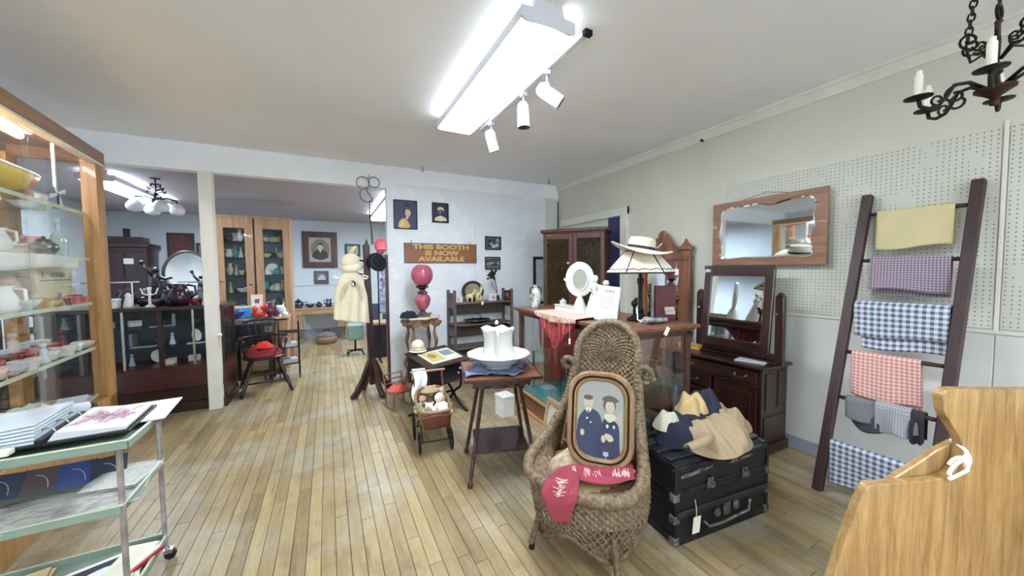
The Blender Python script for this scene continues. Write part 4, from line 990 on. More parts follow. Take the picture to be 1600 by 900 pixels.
# ================================================================ LATTICE CABINET IN THE CORNER
cc = thing('lattice_cabinet', 'tall dark wooden cabinet with brass lattice doors in the far right corner', 'cabinet', (2.805, 3.73, 0), math.radians(-52.6))
m_cab = wood('cabinet_mahogany', (62,32,26), (104,60,46), 'z', 12, .35, .2)
HW = .40
MB().bx(-HW, -HW+.02, .0, .33, 0, 1.98).bx(HW-.02, HW, 0, .33, 0, 1.98).bx(-HW, HW, .31, .33, 0, 1.98).build('carcass', m_cab, cc)
MB().bx(-HW-.03, HW+.03, -.05, .34, 1.99, 2.03).bx(-HW-.015, HW+.015, -.03, .335, 1.97, 1.99).build('cornice', m_cab, cc, bev=.006)
B(-HW, HW, -.02, .33, 0, .1).build('plinth', m_cab, cc, bev=.004)
for z in (.5, .9, 1.3, 1.65): B(-HW+.02, HW-.02, .03, .31, z, z+.015).build('shelf', m_cab, cc)
for s in (-1, 1):
    x0, x1 = (-HW, -.002) if s < 0 else (.002, HW)
    d = MB().bx(x0, x0+.05, -.02, 0, .1, 1.97).bx(x1-.05, x1, -.02, 0, .1, 1.97).bx(x0+.05, x1-.05, -.02, 0, .1, .2).bx(x0+.05, x1-.05, -.02, 0, .88, .95).bx(x0+.05, x1-.05, -.02, 0, 1.90, 1.97).build('door', m_cab, cc, bev=.004)
    B(x0+.045, x1-.045, -.01, -.004, .2, .88).build('panel', m_cab, d)
    l = MB(); X0, X1, Z0, Z1 = x0+.05, x1-.05, .95, 1.90; st_p = .038
    k = -int((X1-X0)/st_p)-1
    def seg(c, sg):   # x*sg - z = c, clipped to the opening
        pts = []
        for q in range(0, 41):
            x = X0+(X1-X0)*q/40; z = sg*(x-X0)-c
            if Z0 <= z <= Z1: pts.append((x, -.014+.003*sg, z))
        return pts
    for q in range(-60, 20):
        for sg in (1, -1):
            p = seg(q*st_p-.0, sg)
            if len(p) > 1: l.tube([p[0], p[-1]], .0028, 4)
    l.build('brass_lattice', m_brass, d)['kind'] = 'stuff'
    B(X0, X1, -.004, -.001, Z0, Z1).build('dark_glass', mat('dark_pane', (16,14,16), .12, var=.2), d)
    MB().sph((s*.03, -.035, 1.3), .013, 8).build('knob', m_white if s > 0 else m_brass, d)
    MB().bx(s*.06-.012, s*.06+.012, -.03, -.022, 1.58, 1.605).build('label_card', m_paper, d)
bfm = thing('narrow_mirror', 'narrow black framed mirror on the back wall left of the lattice cabinet', 'mirror', (3.06, YB-.012, 1.34))
ring_frame(MB(), [(-.1,-.34),(.1,-.34),(.1,.34),(-.1,.34)], [(-.14,-.38),(.14,-.38),(.14,.38),(-.14,.38)], -.03, 0).build('frame', m_black, bfm, bev=.004)
B(-.1, .1, -.012, -.006, -.34, .34).build('pane', mat('pale_mat_board', (190,198,200), .3), bfm)
# ================================================================ MIRRORED OAK CHEST ON THE RIGHT WALL
mc = thing('mirrored_chest', 'brown oak chest with a tall carved mirror back against the right wall', 'dresser', (3.2, 2.80, 0))
m_cst = wood('brown_chest_oak', (104,62,44), (142,94,66), 'z', 14, .4, .2)
MB().bx(-.2, .2, -.33, .33, .05, .83).build('body', m_cst, mc, bev=.004); B(-.22, .2, -.35, .35, .83, .855).build('top', m_cst, mc, bev=.005)
for z0, z1 in ((.1,.32),(.34,.56),(.58,.8)):
    d = B(-.212, -.2, -.31, .31, z0, z1).build('drawer', m_cst, mc, bev=.004)
    for y in (-.18, .18): MB().sph((-.225, y, (z0+z1)/2), .016, 8).build('knob', m_pull, d)
Z0 = .856
MB().bx(.13, .17, -.345, -.235, Z0, 1.70).bx(.12,.18,-.355,-.225,1.60,1.63).bx(.11,.19,-.36,-.22,1.70,1.74).prism([(-.345,1.74),(-.235,1.74),(-.25,1.76),(-.275,1.78),(-.29,1.82),(-.305,1.78),(-.33,1.76)], .13, .17, 'x').build('pilaster', m_cst, mc, bev=.004)
MB().bx(.13, .17, .235, .345, Z0, 1.70).bx(.12,.18,.225,.355,1.60,1.63).bx(.11,.19,.22,.36,1.70,1.74).prism([(.345,1.74),(.235,1.74),(.25,1.76),(.275,1.78),(.29,1.82),(.305,1.78),(.33,1.76)], .13, .17, 'x').build('pilaster', m_cst, mc, bev=.004)
cr = [(-.235,1.60)]+[(p.x, p.y) for p in crom([(-.235,1.66,0),(-.2,1.70,0),(-.16,1.76,0),(-.13,1.76,0),(-.10,1.84,0),(-.06,1.86,0),(-.05,1.90,0),(0,1.93,0),(.05,1.90,0),(.06,1.86,0),(.10,1.84,0),(.13,1.76,0),(.16,1.76,0),(.2,1.70,0),(.235,1.66,0)], 4, False)]+[(.235,1.60)]
MB().prism(cr, .135, .165, 'x').build('carved_crest', m_cst, mc, bev=.004)
MB().tube([(.13, .07*math.cos(t)*math.sin(2*t+.5), 1.78+.07*math.sin(t)) for t in [k*PI/12 for k in range(24)]], .007, 6, True).build('carving', m_cst, mc)
B(.15, .17, -.235, .235, Z0, 1.60).build('backboard', m_cst, mc)
sc_ = [(p.x, p.y) for p in crom([(-.2,.90,0),(0,.88,0),(.2,.90,0),(.215,1.0,0),(.195,1.1,0),(.215,1.2,0),(.2,1.3,0),(.215,1.42,0),(.18,1.52,0),(.08,1.5,0),(0,1.56,0),(-.08,1.5,0),(-.18,1.52,0),(-.215,1.42,0),(-.2,1.3,0),(-.215,1.2,0),(-.195,1.1,0),(-.215,1.0,0)], 4)]
MB().add([(.147, p[0], p[1]) for p in sc_], [tuple(range(len(sc_)))[::-1]]).build('mirror_glass', m_mirror, mc)
MB().tube([(.146, p[0], p[1]) for p in sc_], .006, 5, True).build('glass_rim', m_brass, mc)
# ================================================================ PEGBOARD WALL
def text_mesh(body, size, depth, bold=.0, align='CENTER', sx=1, spacing=1):
    cu_ = bpy.data.curves.new('lettering', 'FONT'); cu_.body = body; cu_.size = size; cu_.extrude = depth; cu_.offset = bold
    cu_.align_x = align; cu_.align_y = 'CENTER'; cu_.space_character = spacing; cu_.resolution_u = 4
    o = bpy.data.objects.new('lettering', cu_); COL.objects.link(o)
    dg = bpy.context.evaluated_depsgraph_get(); me = bpy.data.meshes.new_from_object(o.evaluated_get(dg))
    bpy.data.objects.remove(o); bpy.data.curves.remove(cu_)
    for v in me.vertices: v.co.x *= sx
    return me
def lettering(body, size, parent, m, loc, rot=(PI/2,0,0), depth=.001, bold=.0, sx=1, spacing=1, name='lettering'):
    me = text_mesh(body, size, depth, bold, 'CENTER', sx, spacing); me.materials.clear(); me.materials.append(m)
    o = bpy.data.objects.new(name, me); COL.objects.link(o); o.parent = parent; o.location = loc; o.rotation_euler = rot; o['kind'] = 'stuff'; return o
YP = YB-.009
sg = thing('sign_board', 'brown wooden sign with raised tan letters on the pegboard wall', 'sign', (1.435, YP, 1.752))
B(-.51, .51, -.018, 0, -.132, .132).build('board', wood('sign_wood', (122,78,50), (154,100,66), 'x', 10, .5), sg, bev=.003)
MB().bx(-.515,.515,-.022,-.0,.126,.134).bx(-.515,.515,-.022,0,-.134,-.126).bx(.508,.516,-.022,0,-.134,.134).bx(-.516,-.508,-.022,0,-.134,.134).build('edge', mat('plum_edge', (104,62,74), .5, var=.2), sg)
m_let = mat('tan_letters', (206,166,102), .5, var=.08)
for s_, z, w in (('THIS BOOTH', .083, 1.55), ('IS NOW', 0, 1.5), ('AVAILABLE', -.083, 1.52)):
    lettering(s_, .088, sg, m_let, (0, -.0195, z), bold=.0035, sx=w, depth=.002)
for x in (-.42, .42): MB().tube([(x,-.0,.13),(x,-.012,.16),(x,-.004,.175)], .004, 5).build('hanger', m_iron, sg)
def frame_pic(name, label, loc, w, h, fw, fm, shapes, rz=0, cat='picture', mat_rgb=None, depth=.022):
    t = thing(name, label, cat, loc, rz); a, b = w/2, h/2
    ring_frame(MB(), [(-a+fw,-b+fw),(a-fw,-b+fw),(a-fw,b-fw),(-a+fw,b-fw)], [(-a,-b),(a,-b),(a,b),(-a,b)], -depth, 0).build('frame', fm, t, bev=.003)
    flat('picture', shapes, t, T(0, -depth*.5, 0)); return t
def rc(w, h, x=0, z=0): return [(x-w/2,z-h/2),(x+w/2,z-h/2),(x+w/2,z+h/2),(x-w/2,z+h/2)]
skin2, ink = (206,190,160), (44,42,62)
frame_pic('portrait_print', 'dark blue portrait print of a woman at the top left of the pegboard wall', (.95, YP, 2.26), .31, .385, .014, m_black,
    [((66,68,98), rc(.29,.365)), ((52,50,72), shp([(-.02,.14),(.05,.145),(.085,.08),(.08,.0),(.02,-.02),(-.03,.03)])), ((206,176,104), shp([(-.09,-.17),(-.08,-.09),(-.03,-.05),(.0,-.06),(.035,-.1),(.05,-.17)])),
     (skin2, [(.0,-.06),(.03,-.06),(.045,.0),(.01,.0)]), (skin2, ell(.03,.03,.038,.055,18)), ((86,74,84), shp([(-.01,.09),(.03,.1),(.07,.08),(.075,.05),(.03,.07),(-.005,.06)])), ((60,50,60), ell(.017,.035,.006,.004,8)), ((60,50,60), ell(.045,.035,.006,.004,8)), ((170,86,86), ell(.032,.0,.01,.005,8)), ((222,196,140), shp([(-.07,-.15),(-.05,-.09),(-.03,-.08),(-.035,-.15)]))])
frame_pic('portrait_print', 'small dark portrait of a white haired figure beside the larger blue portrait', (1.425, YP, 2.315), .235, .275, .018, m_black,
    [((48,44,66), rc(.2,.24)), ((216,206,176), shp([(-.075,-.11),(-.07,-.07),(-.03,-.05),(.03,-.05),(.075,-.07),(.08,-.11)])), ((40,36,52), ell(.0,.0,.03,.05,16)), ((214,204,170), shp([(-.04,.03),(-.03,.07),(.01,.08),(.045,.06),(.05,.02),(.03,.04),(-.01,.045)])), ((120,104,100), ell(-.004,.01,.022,.034,14)), ((230,222,200), shp([(-.02,-.05),(.0,-.04),(.02,-.05),(.012,-.11),(-.012,-.11)]))])
grey4 = lambda seed: [((86,88,92), rc(.225,.165))]+[(((38,38,42),(150,152,152),(60,62,66),(190,190,186))[k % 4], [(math.cos(a)*.03+cx, math.sin(a)*.026+cz) for a in [j*PI/4 for j in range(8)]]) for k, (cx, cz) in enumerate(((-.06,.03),(-.03,-.02),(.03,.03),(.06,-.03),(-.07,-.04),(.07,.04),(.0,.05),(.01,-.05)))]
frame_pic('snapshot_frame', 'small black framed group snapshot, the upper of two on the pegboard wall', (2.225, YP, 1.915), .26, .2, .016, m_black, grey4(1))
frame_pic('snapshot_frame', 'small black framed street snapshot, the lower of two above the shelf stand', (2.215, YP, 1.615), .25, .19, .016, m_black,
    [((150,152,150), rc(.22,.16)), ((96,98,100), rc(.22,.06,0,-.05)), ((70,70,74), shp([(-.1,.0),(-.02,.02),(.05,.0),(.1,.03),(.1,.07),(-.1,.06)])), ((56,58,62), ell(.03,-.02,.05,.02,12))])
# ---- plant stand with lamp
ps_ = thing('plant_stand', 'tall carved wooden stand with a scalloped marble top under the pink lamp', 'table', (1.03, 4.52, 0), .12)
m_carv = mat('carved_oak', (98,68,50), .45, scale=18, rgb2=(142,106,78), bmp=.2)
tp = [((.235+.018*math.cos(8*a))*math.cos(a), (.20+.016*math.cos(8*a))*math.sin(a)) for a in [k*PI/32 for k in range(64)]]
MB().prism(tp, .915, .935, 'z').build('marble_top', mat('cream_marble', (226,216,200), .25, scale=6, rgb2=(196,182,166)), ps_, bev=.004)
MB().prism(scale_loop(tp, 0, 0, .94, .94), .89, .914, 'z').build('top_moulding', m_carv, ps_, bev=.004)
for sx, sy in ((-1,-1),(1,-1),(1,1),(-1,1)):
    K = crom([(.20,.16,.885),(.175,.14,.85),(.14,.11,.80),(.135,.105,.72),(.15,.12,.62),(.135,.105,.5),(.145,.115,.42),(.17,.135,.34),(.15,.12,.24),(.165,.13,.14),(.20,.16,.05),(.22,.175,.0)], 4, False)
    MB().tube([(sx*p.x, sy*p.y, p.z) for p in K], [.019+.006*math.sin(i*.55) for i in range(len(K))], 8).build('leg', m_carv, ps_, True)
def fret(a0, a1, z, d, sgn):
    pts = [(a0+(a1-a0)*k/24, z-d*abs(math.sin(k/24*PI*3))) for k in range(25)]
    return [(a0, .888)]+pts+[(a1, .888)]
ap = MB()
for s in (-1, 1): ap.prism(fret(-.19,.19,.86,.05,1), s*.15-.006, s*.15+.006, 'y').prism(fret(-.15,.15,.86,.05,1), s*.19-.006, s*.19+.006, 'x')
ap.build('carved_apron', m_carv, ps_)
MB().prism(scale_loop(tp, 0, 0, .72, .72), .385, .4, 'z').build('shelf', m_carv, ps_, bev=.004)
ap = MB()
for s in (-1, 1):
    ap.prism([(-.15,.40)]+[(-.15+.3*k/24, .47+.03*math.sin(k/24*PI)) for k in range(25)]+[(.15,.40)], s*.12-.006, s*.12+.006, 'y').prism([(-.12,.40)]+[(-.12+.24*k/24, .46+.03*math.sin(k/24*PI)) for k in range(25)]+[(.12,.40)], s*.15-.006, s*.15+.006, 'x')
ap.build('gallery', wood('gallery_oak', (120,80,52), (160,116,80), 'x', 20), ps_)
pl = thing('parlour_lamp', 'antique lamp with pink glass globe and matching pink glass font on the marble stand', 'lamp', (1.055, 4.52, .936))
m_pink = mat('pink_glass', (172,84,102), .12, var=.12, scale=5, coat=.5)
MB().lathe([(.0,0),(.085,0),(.088,.012),(.06,.03),(.05,.045),(.03,.06),(.032,.075)], 20, None, .1, 4).build('foot', mat('pewter', (128,122,118), .35, .8), pl, smooth=2)
MB().lathe([(.032,.075),(.06,.10),(.088,.15),(.1,.2),(.098,.24),(.07,.275),(.045,.285)], 28).build('font', m_pink, pl, True)
MB().lathe([(.05,.285),(.066,.292),(.06,.305),(.035,.315),(.03,.335),(.045,.35),(.075,.365),(.078,.38),(.05,.385)], 20, None, .06, 10).build('burner', mat('dark_brass', (74,58,48), .35, .8), pl, smooth=2)
MB().lathe([(.055,.385),(.09,.405),(.125,.46),(.137,.515),(.13,.57),(.105,.615),(.07,.64),(.05,.647)], 32).build('globe', m_pink, pl, True)
MB().lathe([(.03,.36),(.034,.45),(.028,.6),(.03,.67)], 14).build('chimney', m_glass, pl, True)
MB().tube([(.05,-.02,.03),(.075,-.01,.034),(.09,0,.03)], .007, 6).sph((.1,0,.03),.014,8).build('wick_knob', m_brass, pl)
hb = heap('beret', '', (.87, 4.47, .937), [.115,.1,.09,.1,.11,.11,.1,.11], .075, mat('navy_felt', (26,26,44), .95, var=.2), 51, rough=.008)
tag(hb, 'dark navy beret lying beside the pink lamp on the marble stand', 'hat')
# ---- shelf stand (etagere)
et = thing('shelf_stand', 'grey brown open shelf stand with slatted aprons against the pegboard wall', 'shelf', (1.935, 4.76, 0))
m_gw = wood('weathered_wood', (84,72,68), (122,108,100), 'x', 14, .6)
m_gwv = wood('weathered_wood_upright', (78,66,64), (112,98,92), 'z', 14, .6)
for sx in (-1, 1):
    for y in (-.15, .13): MB().bx(sx*.43-.018, sx*.43+.018, y-.018, y+.018, 0, 1.24).build('upright', m_gwv, et, bev=.003)
    for z in (.22,.6,.98): B(sx*.43-.008, sx*.43+.008, -.13, .11, z, z+.12).build('side_slat', m_gwv, et, bev=.002)
    for y in (-.09,-.03,.03): B(sx*.43-.006, sx*.43+.006, y, y+.03, 1.08, 1.2).build('side_slat', m_gwv, et)
for z in (.17, .43, .75, 1.05): B(-.43, .43, -.165, .145, z, z+.02).build('shelf', m_gw, et, bev=.003)
m_can = mat('woven_panel', (118,110,104), .8, scale=60, rgb2=(88,80,76), bmp=.4, bscale=300)
for z0, z1 in ((.895,1.045),(.575,.745),(.30,.425)):
    B(-.41, .41, .12, .128, z0, z1).build('woven_apron', m_can, et); B(-.412, .412, .112, .135, z0-.02, z0).build('rail', m_gw, et, bev=.002)
ov = thing('oval_mirror', 'dark oval framed mirror standing on the top of the shelf stand', 'mirror', (1.84, 4.80, 1.215))
tl = T(0,0,0,rx=-.14)
mb = MB(); ring_frame(mb, ell(0,0,.12,.11,40), ell(0,0,.165,.145,40), -.015, .01); mb.v = [tuple(tl @ Vector(v)) for v in mb.v]; mb.build('frame', m_black, ov, bev=.005)
MB().add([tl @ Vector((p[0], -.002, p[1])) for p in ell(0,0,.122,.112,32)], [tuple(range(32))[::-1]]).build('pane', mat('brown_print', (148,136,116), .15, var=.2, scale=12), ov)
m_fig = mat('cream_bisque', (222,200,150), .5, var=.1, scale=20)
for k, (x, y, h, l) in enumerate(((1.74, 4.66, 1.0, 'small cream animal figurine at the left in front of the oval mirror'), (1.87, 4.66, 1.25, 'taller cream animal figurine at the right in front of the oval mirror'))):
    f = thing('animal_figurine', l, 'figurine', (x, y, 1.071), .5 if k else -.4)
    b_ = MB().sph((0,0,.085*h), .038, 12, (1.35,.8,.9)); b_.tube([(.04,0,.095*h),(.06,0,.13*h),(.068,0,.15*h)], [.022,.018,.016], 8).sph((.08,0,.155*h), .02, 10, (1.5,.9,.9))
    for sx in (-.032,.032):
        for sy in (-.016,.016): b_.tube([(sx,sy,.07*h),(sx,sy,0)], [.011,.009], 7)
    b_.tube([(.066,-.01,.165*h),(.06,-.018,.2*h)], [.006,.002], 5).tube([(.066,.01,.165*h),(.06,.018,.2*h)], [.006,.002], 5).build('body', m_fig, f, True)
    MB().tube([(-.05,0,.1*h),(-.062,0,.07*h),(-.06,0,.05*h)], [.006,.004,.005], 6).build('tail', m_fig, f, True)
tag(MB().bx(-.016,.016,-.0015,0,-.025,.025).build('price_tag', m_tag, None, loc=(1.90, 4.59, 1.055), rot=(0,.1,0)), 'white tag hanging from the figurines on the shelf stand', 'tag')
for x, w, h, l in ((1.60, .1, .09, 'white card standing at the left end of the shelf stand top'), (2.13, .17, .1, 'wide white card standing right of the oval mirror on the shelf stand')):
    c = thing('greeting_card', l, 'card', (x, 4.70, 1.071)); MB().bx(-w/2,w/2,-.001,.001,0,h, T(rx=-.15)).build('front', m_paper, c); MB().bx(-w/2,w/2,-.001,.001,0,h, T(y=.035,rx=.15)).build('back', m_paper, c)
    flat('print', [((176,150,136), [(-w*.2,h*.2),(w*.1,h*.2),(w*.1,h*.75),(-w*.2,h*.7)])], c, T(y=-.002,rx=-.15))
bk_ = frame_pic('small_print', 'small dark red patterned print at the right end of the shelf stand', (2.30, 4.62, 1.15), .11, .14, .01, m_black, [((70,34,44), rc(.1,.13)), ((150,90,96), ell(-.01,.01,.025,.03,10)), ((130,74,84), ell(.02,-.03,.02,.02,10))], 0); MB().bx(-.05,.05,0,.04,-.078,-.07).build('foot', m_black, bk_)
dfl = thing('dried_flower', 'dark dried flower head leaning above the right end of the shelf stand', 'dried flower', (2.19, 4.72, 1.071))
MB().lathe([(.0,0),(.03,0),(.034,.03),(.02,.07),(.024,.08)], 12).build('bud_vase', m_black, dfl, smooth=2)
MB().tube([(0,0,.05),(-.01,0,.16),(-.04,-.01,.28),(-.075,-.02,.36)], .006, 6).tube([(-.005,0,.1),(-.05,0,.18),(-.09,0,.27)], .004, 5).build('stem', m_black, dfl)
mb = MB(); rr = random.Random(3)
for k in range(26): mb.sph((-.095+rr.gauss(0,.022), -.025+rr.gauss(0,.02), .385+rr.gauss(0,.028)), .02, 6, (1.3,1,.8))
mb.tube([(-.05,-.015,.3),(-.07,-.02,.345),(-.085,-.02,.37)], [.015,.025,.03], 8).build('flower_head', mat('dark_petals', (36,32,36), .8, var=.4, scale=30), dfl)
ty = thing('serving_tray', 'silver handled serving tray on the middle shelf of the stand', 'tray', (1.86, 4.70, .771))
MB().lathe([(.0,.012),(.10,.012),(.15,.025),(.19,.04),(.20,.046),(.19,.05),(.14,.034),(.09,.022),(.0,.02)], 32, Matrix.Scale(.75, 4, (0,1,0)), .03, 12).build('dish', mat('tarnished_silver', (150,154,156), .25, 1, var=.2), ty, smooth=True)
MB().tube([(-.07,-.0,.03),(-.06,-.0,.09),(0,0,.12),(.06,0,.09),(.07,0,.03)], .008, 7).build('handle', mat('tarnished_silver', (150,154,156)), ty, True)
for s in (-1,1): MB().sph((s*.05,0,.007), .009, 6).build('foot', mat('tarnished_silver', (150,154,156)), ty)
# ---- slant desk with magazine
ds = thing('school_desk', 'small black slant top desk on iron legs behind the doll carriage', 'desk', (1.0, 3.66, 0), .42)
m_bl = mat('black_lacquer', (20,20,30), .3, var=.4, coat=.2)
MB().prism([(-.18,.36),(.18,.36),(.18,.64),(-.18,.55)], -.25, .25, 'x').build('body', m_bl, ds, bev=.004)
MB().prism([(-.2,.548),(.2,.648),(.2,.665),(-.2,.565)], -.27, .27, 'x').build('lid', wood('ebony_lid', (40,26,28), (66,44,42), 'x', 12, .35), ds, bev=.003)
for s in (-1, 1):
    MB().tube(crom([(s*.21,-.12,.36),(s*.22,-.1,.26),(s*.2,-.02,.18),(s*.22,-.1,.06),(s*.23,-.2,.0)], 5, False), .014, 7).tube(crom([(s*.21,.12,.36),(s*.22,.1,.26),(s*.2,.0,.18),(s*.22,.1,.06),(s*.23,.2,.0)], 5, False), .014, 7).build('iron_leg', m_iron, ds, True)
MB().tube([(-.2,0,.2),(.2,0,.2)], .012, 7).build('stretcher', m_iron, ds)
for x in (.12,.17,.145): MB().sph((x,-.183,.47+.03*math.sin(x*90)), .011, 7).build('white_stud', m_white, ds)
MB().bx(-.03,.03,-.004,-.001,-.03,.03).build('price_tag', m_tag, ds, loc=(.2,-.205,.42), rot=(0,.6,0))
mg = thing('magazine', 'open illustrated magazine lying on the slant top of the small black desk', 'magazine', tuple(Vector((1.0,3.66,.613))+Euler((0,0,.42)).to_matrix() @ Vector((.02,-.02,0))), .42)
Mm = T(0,0,0,rx=.245)
MB().bx(-.2,.2,-.13,.13,.0,.008,Mm).build('pages', m_paper, mg)
q = flat('cover', [((208,204,180), rc(.39,.25)), ((190,176,110), rc(.18,.2,-.09,.0)), ((120,140,150), rc(.14,.12,.1,.03)), ((222,214,190), rc(.15,.06,.1,-.07)), ((150,120,80), ell(-.1,.02,.05,.05,12))], mg, Mm @ T(0,0,.0088,rx=-PI/2))
# ---- doll carriage
pr_ = thing('doll_carriage', 'small antique wicker doll carriage with iron wheels on the wooden floor', 'doll carriage', (.775, 3.02, 0), math.radians(-7))
m_pw = mat('carriage_wicker', (120,92,62), .6, scale=30, rgb2=(160,130,92), bmp=.4, bscale=150)
m_pwd = mat('carriage_brown', (96,48,32), .5, var=.3, scale=16, bmp=.3)
def wheel(p, c, r, nsp=8):
    w = MB().tube([(c[0], c[1]+r*math.cos(t), c[2]+r*math.sin(t)) for t in [k*PI/14 for k in range(28)]], .0065, 6, True).build('wheel', m_iron, p, True)
    s_ = MB()
    for k in range(nsp): t = 2*PI*k/nsp; s_.tube([c, (c[0], c[1]+r*math.cos(t), c[2]+r*math.sin(t))], .003, 4)
    s_.sph(c, .014, 8); s_.build('spokes', m_iron, w)
for s in (-1, 1): wheel(pr_, (s*.13,-.13,.09), .084); wheel(pr_, (s*.15,.15,.115), .108)
MB().tube([(-.14,-.13,.09),(.14,-.13,.09)], .006, 6).build('axle', m_iron, pr_); MB().tube([(-.16,.15,.115),(.16,.15,.115)], .006, 6).build('axle', m_iron, pr_)
for s in (-1, 1):
    MB().tube(crom([(s*.105,-.13,.09),(s*.11,-.11,.16),(s*.11,-.05,.2),(s*.11,.05,.2),(s*.115,.13,.17),(s*.12,.15,.115)], 5, False), .006, 6).build('spring', m_iron, pr_, True)
def tubw(u, v):   # open basket
    a = 2*PI*u; k = .78+.22*v; ex = .55
    x = .135*k*math.copysign(abs(math.cos(a))**ex, math.cos(a)); y = .20*k*math.copysign(abs(math.sin(a))**ex, math.sin(a))
    return (x, y+(.04 if y > 0 else -.02)*v, .215+(.15+.07*max(0, math.sin(a)))*v+.0)
MB().grid(tubw, 60, 14).build('basket', m_pw, pr_, True, solid=.012)
rope(MB(), [tubw(k/60, 1) for k in range(61)], .011, ridges=.25, n=8).build('rim', m_pw, pr_, True)
MB().grid(lambda u, v: ((u-.5)*.235*(.86+.14*v), -.208-.012*v-.03*math.cos((u-.5)*2.4)+.02, .23+.10*v+.022*math.sin(u*PI)*v), 16, 6).build('front_panel', m_pwd, pr_, True, solid=.014)
MB().prism([(-.1,-.15),(.1,-.15),(.1,.16),(-.1,.16)], .222, .232, 'z').build('floor', m_pwd, pr_)
for s in (-1, 1): MB().tube([(s*.125,.12,.23),(s*.13,.26,.42),(s*.13,.33,.56)], .009, 7).build('handle_arm', m_pwd, pr_)
MB().tube([(-.16,.33,.56),(.16,.33,.56)], .011, 8).build('handle_bar', mat('pale_handle', (176,140,110), .5), pr_)
MB().grid(lambda u, v: ((u-.5)*.19*(.7+.3*v), .15+.03*v, .25+.17*v+.01), 8, 6).build('navy_lining', mat('navy_lining', (44,48,74), .9), pr_, True, solid=.006)
# dolls and bears riding in it
def LP(p): return tuple(Euler((0,0,math.radians(-7))).to_matrix() @ Vector(p)+Vector((.775,3.02,0)))
def toy(name, label, cat, p, s, m, m2, rz=0, ears=0, lean=.25, hat=None, hairm=None, dress=None):
    t = thing(name, label, cat, LP(p), rz); t.scale = (s,)*3; t.rotation_euler = (-lean, 0, rz)
    b_ = MB().sph((0,0,.055), .05, 14, (1,.85,1.2)).sph((0,-.004,.145), .043, 14, (1,.95,1.0))
    for q in (-1, 1):
        b_.tube([(q*.035,-.005,.09),(q*.06,-.03,.07),(q*.065,-.055,.06)], [.018,.016,.016], 8)
        b_.tube([(q*.025,-.02,.025),(q*.035,-.06,.02),(q*.04,-.1,.022)], [.022,.018,.018], 8).sph((q*.04,-.104,.03), .02, 8)
    b_.build('body', m, t, True)
    if ears:
        for q in (-1, 1): MB().sph((q*.034,0,.18), .017, 8, (1,.6,1)).build('ear', m2, t, True)
        MB().sph((0,-.042,.138), .019, 8, (1,.9,.8)).build('muzzle', m2, t, True)
        MB().sph((0,-.058,.143), .006, 6).build('nose', m_black, t)
    else: MB().sph((0,-.046,.14), .005, 6).build('nose', m2, t); MB().tube([(-.01,-.043,.124),(0,-.045,.121),(.01,-.043,.124)], .002, 4).build('mouth', cmat((176,84,84)), t)
    for q in (-1, 1): MB().sph((q*.016,-.041,.155), .005, 6).build('eye', m_black, t)
    if hat: MB().lathe([(.0,.188),(.03,.184),(.045,.165),(.05,.158),(.075,.15),(.078,.154),(.05,.166),(.03,.19)], 18).build('bonnet', hat, t, True)
    if hairm: MB().sph((0,.008,.155), .046, 12, (1,.95,.95)).build('hair', hairm, t, True)
    if dress: MB().lathe([(.075,.0),(.085,.01),(.06,.06),(.038,.1),(.03,.108)], 18, T(0,-.012,.004), .06, 8).build('dress', dress, t, True)
    return t
m_bearb = mat('brown_plush', (124,98,70), .95, var=.2, scale=30, bmp=.6, bscale=200); m_bearw = mat('white_plush', (230,226,212), .95, var=.06, bmp=.6, bscale=200)
m_dskin = mat('doll_bisque', (222,190,164), .5, var=.05)
toy('teddy_bear', 'brown plush bear with floppy brim sitting at the back of the doll carriage', 'toy', (-.01,.07,.275), 1.12, m_bearb, mat('tan_plush', (176,148,110), .95), 0, 1, .1, mat('tan_felt', (170,146,112), .9))
toy('baby_doll', 'baby doll in white gown at the right side of the doll carriage', 'toy', (.065,-.02,.26), 1.0, m_bearw, m_dskin, .25, 0, .2, None, None, m_bearw)
toy('plush_rabbit', 'small white plush toy at the front left of the doll carriage', 'toy', (-.045,-.085,.245), .8, m_bearw, mat('pink_felt', (222,170,168), .9), -.3, 1, .25)
toy('rag_doll', 'small rag doll in blue green dress at the left back corner of the carriage', 'toy', (-.085,.05,.265), .85, m_dskin, m_dskin, -.5, 0, .3, None, mat('doll_hair', (96,72,48), .9), mat('teal_print', (110,138,146), .9, scale=40, rgb2=(170,170,110)))
toy('plush_rabbit', 'tiny white plush toy peeping out at the front of the doll carriage', 'toy', (.02,-.11,.24), .7, m_bearw, m_bearw, .4, 1, .35)
toy('plush_rabbit', 'tan long eared plush toy at the right back corner of the carriage', 'toy', (.085,.09,.29), .9, mat('sand_plush', (190,166,134), .95, bmp=.6, bscale=200), mat('sand_plush', (190,166,134)), .3, 1, .1)
bl_ = thing('lace_cloth', 'white lace cloth hung over the handle of the doll carriage', 'cloth', LP((-.085,.33,.572)), math.radians(-7))
MB().grid(lambda u, v: ((u-.5)*.12+.015*math.sin(v*6), -.015-.10*v+.012*math.sin(u*9+v*3), .004-.25*v+.0), 16, 20).build('front_fall', mat('lace_white', (226,224,220), .9, scale=60, rgb2=(190,188,190), bmp=.5, bscale=250), bl_, True, solid=.004)
MB().grid(lambda u, v: ((u-.5)*.12, .014+.01*v, .004-.1*v), 8, 6).grid(lambda u, v: ((u-.5)*.12, .015*math.cos(PI*(1-v)), .004+.012*math.sin(PI*v)), 8, 6).build('back_fall', mat('lace_white', (226,224,220)), bl_, True, solid=.004)
bn = thing('bonnet', 'cream straw bonnet on the back corner of the small black desk', 'hat', tuple(Vector((1.0,3.66,.668))+Euler((0,0,.42)).to_matrix() @ Vector((-.13,.16,0))), .4); bn.scale = (.8,.8,.8)
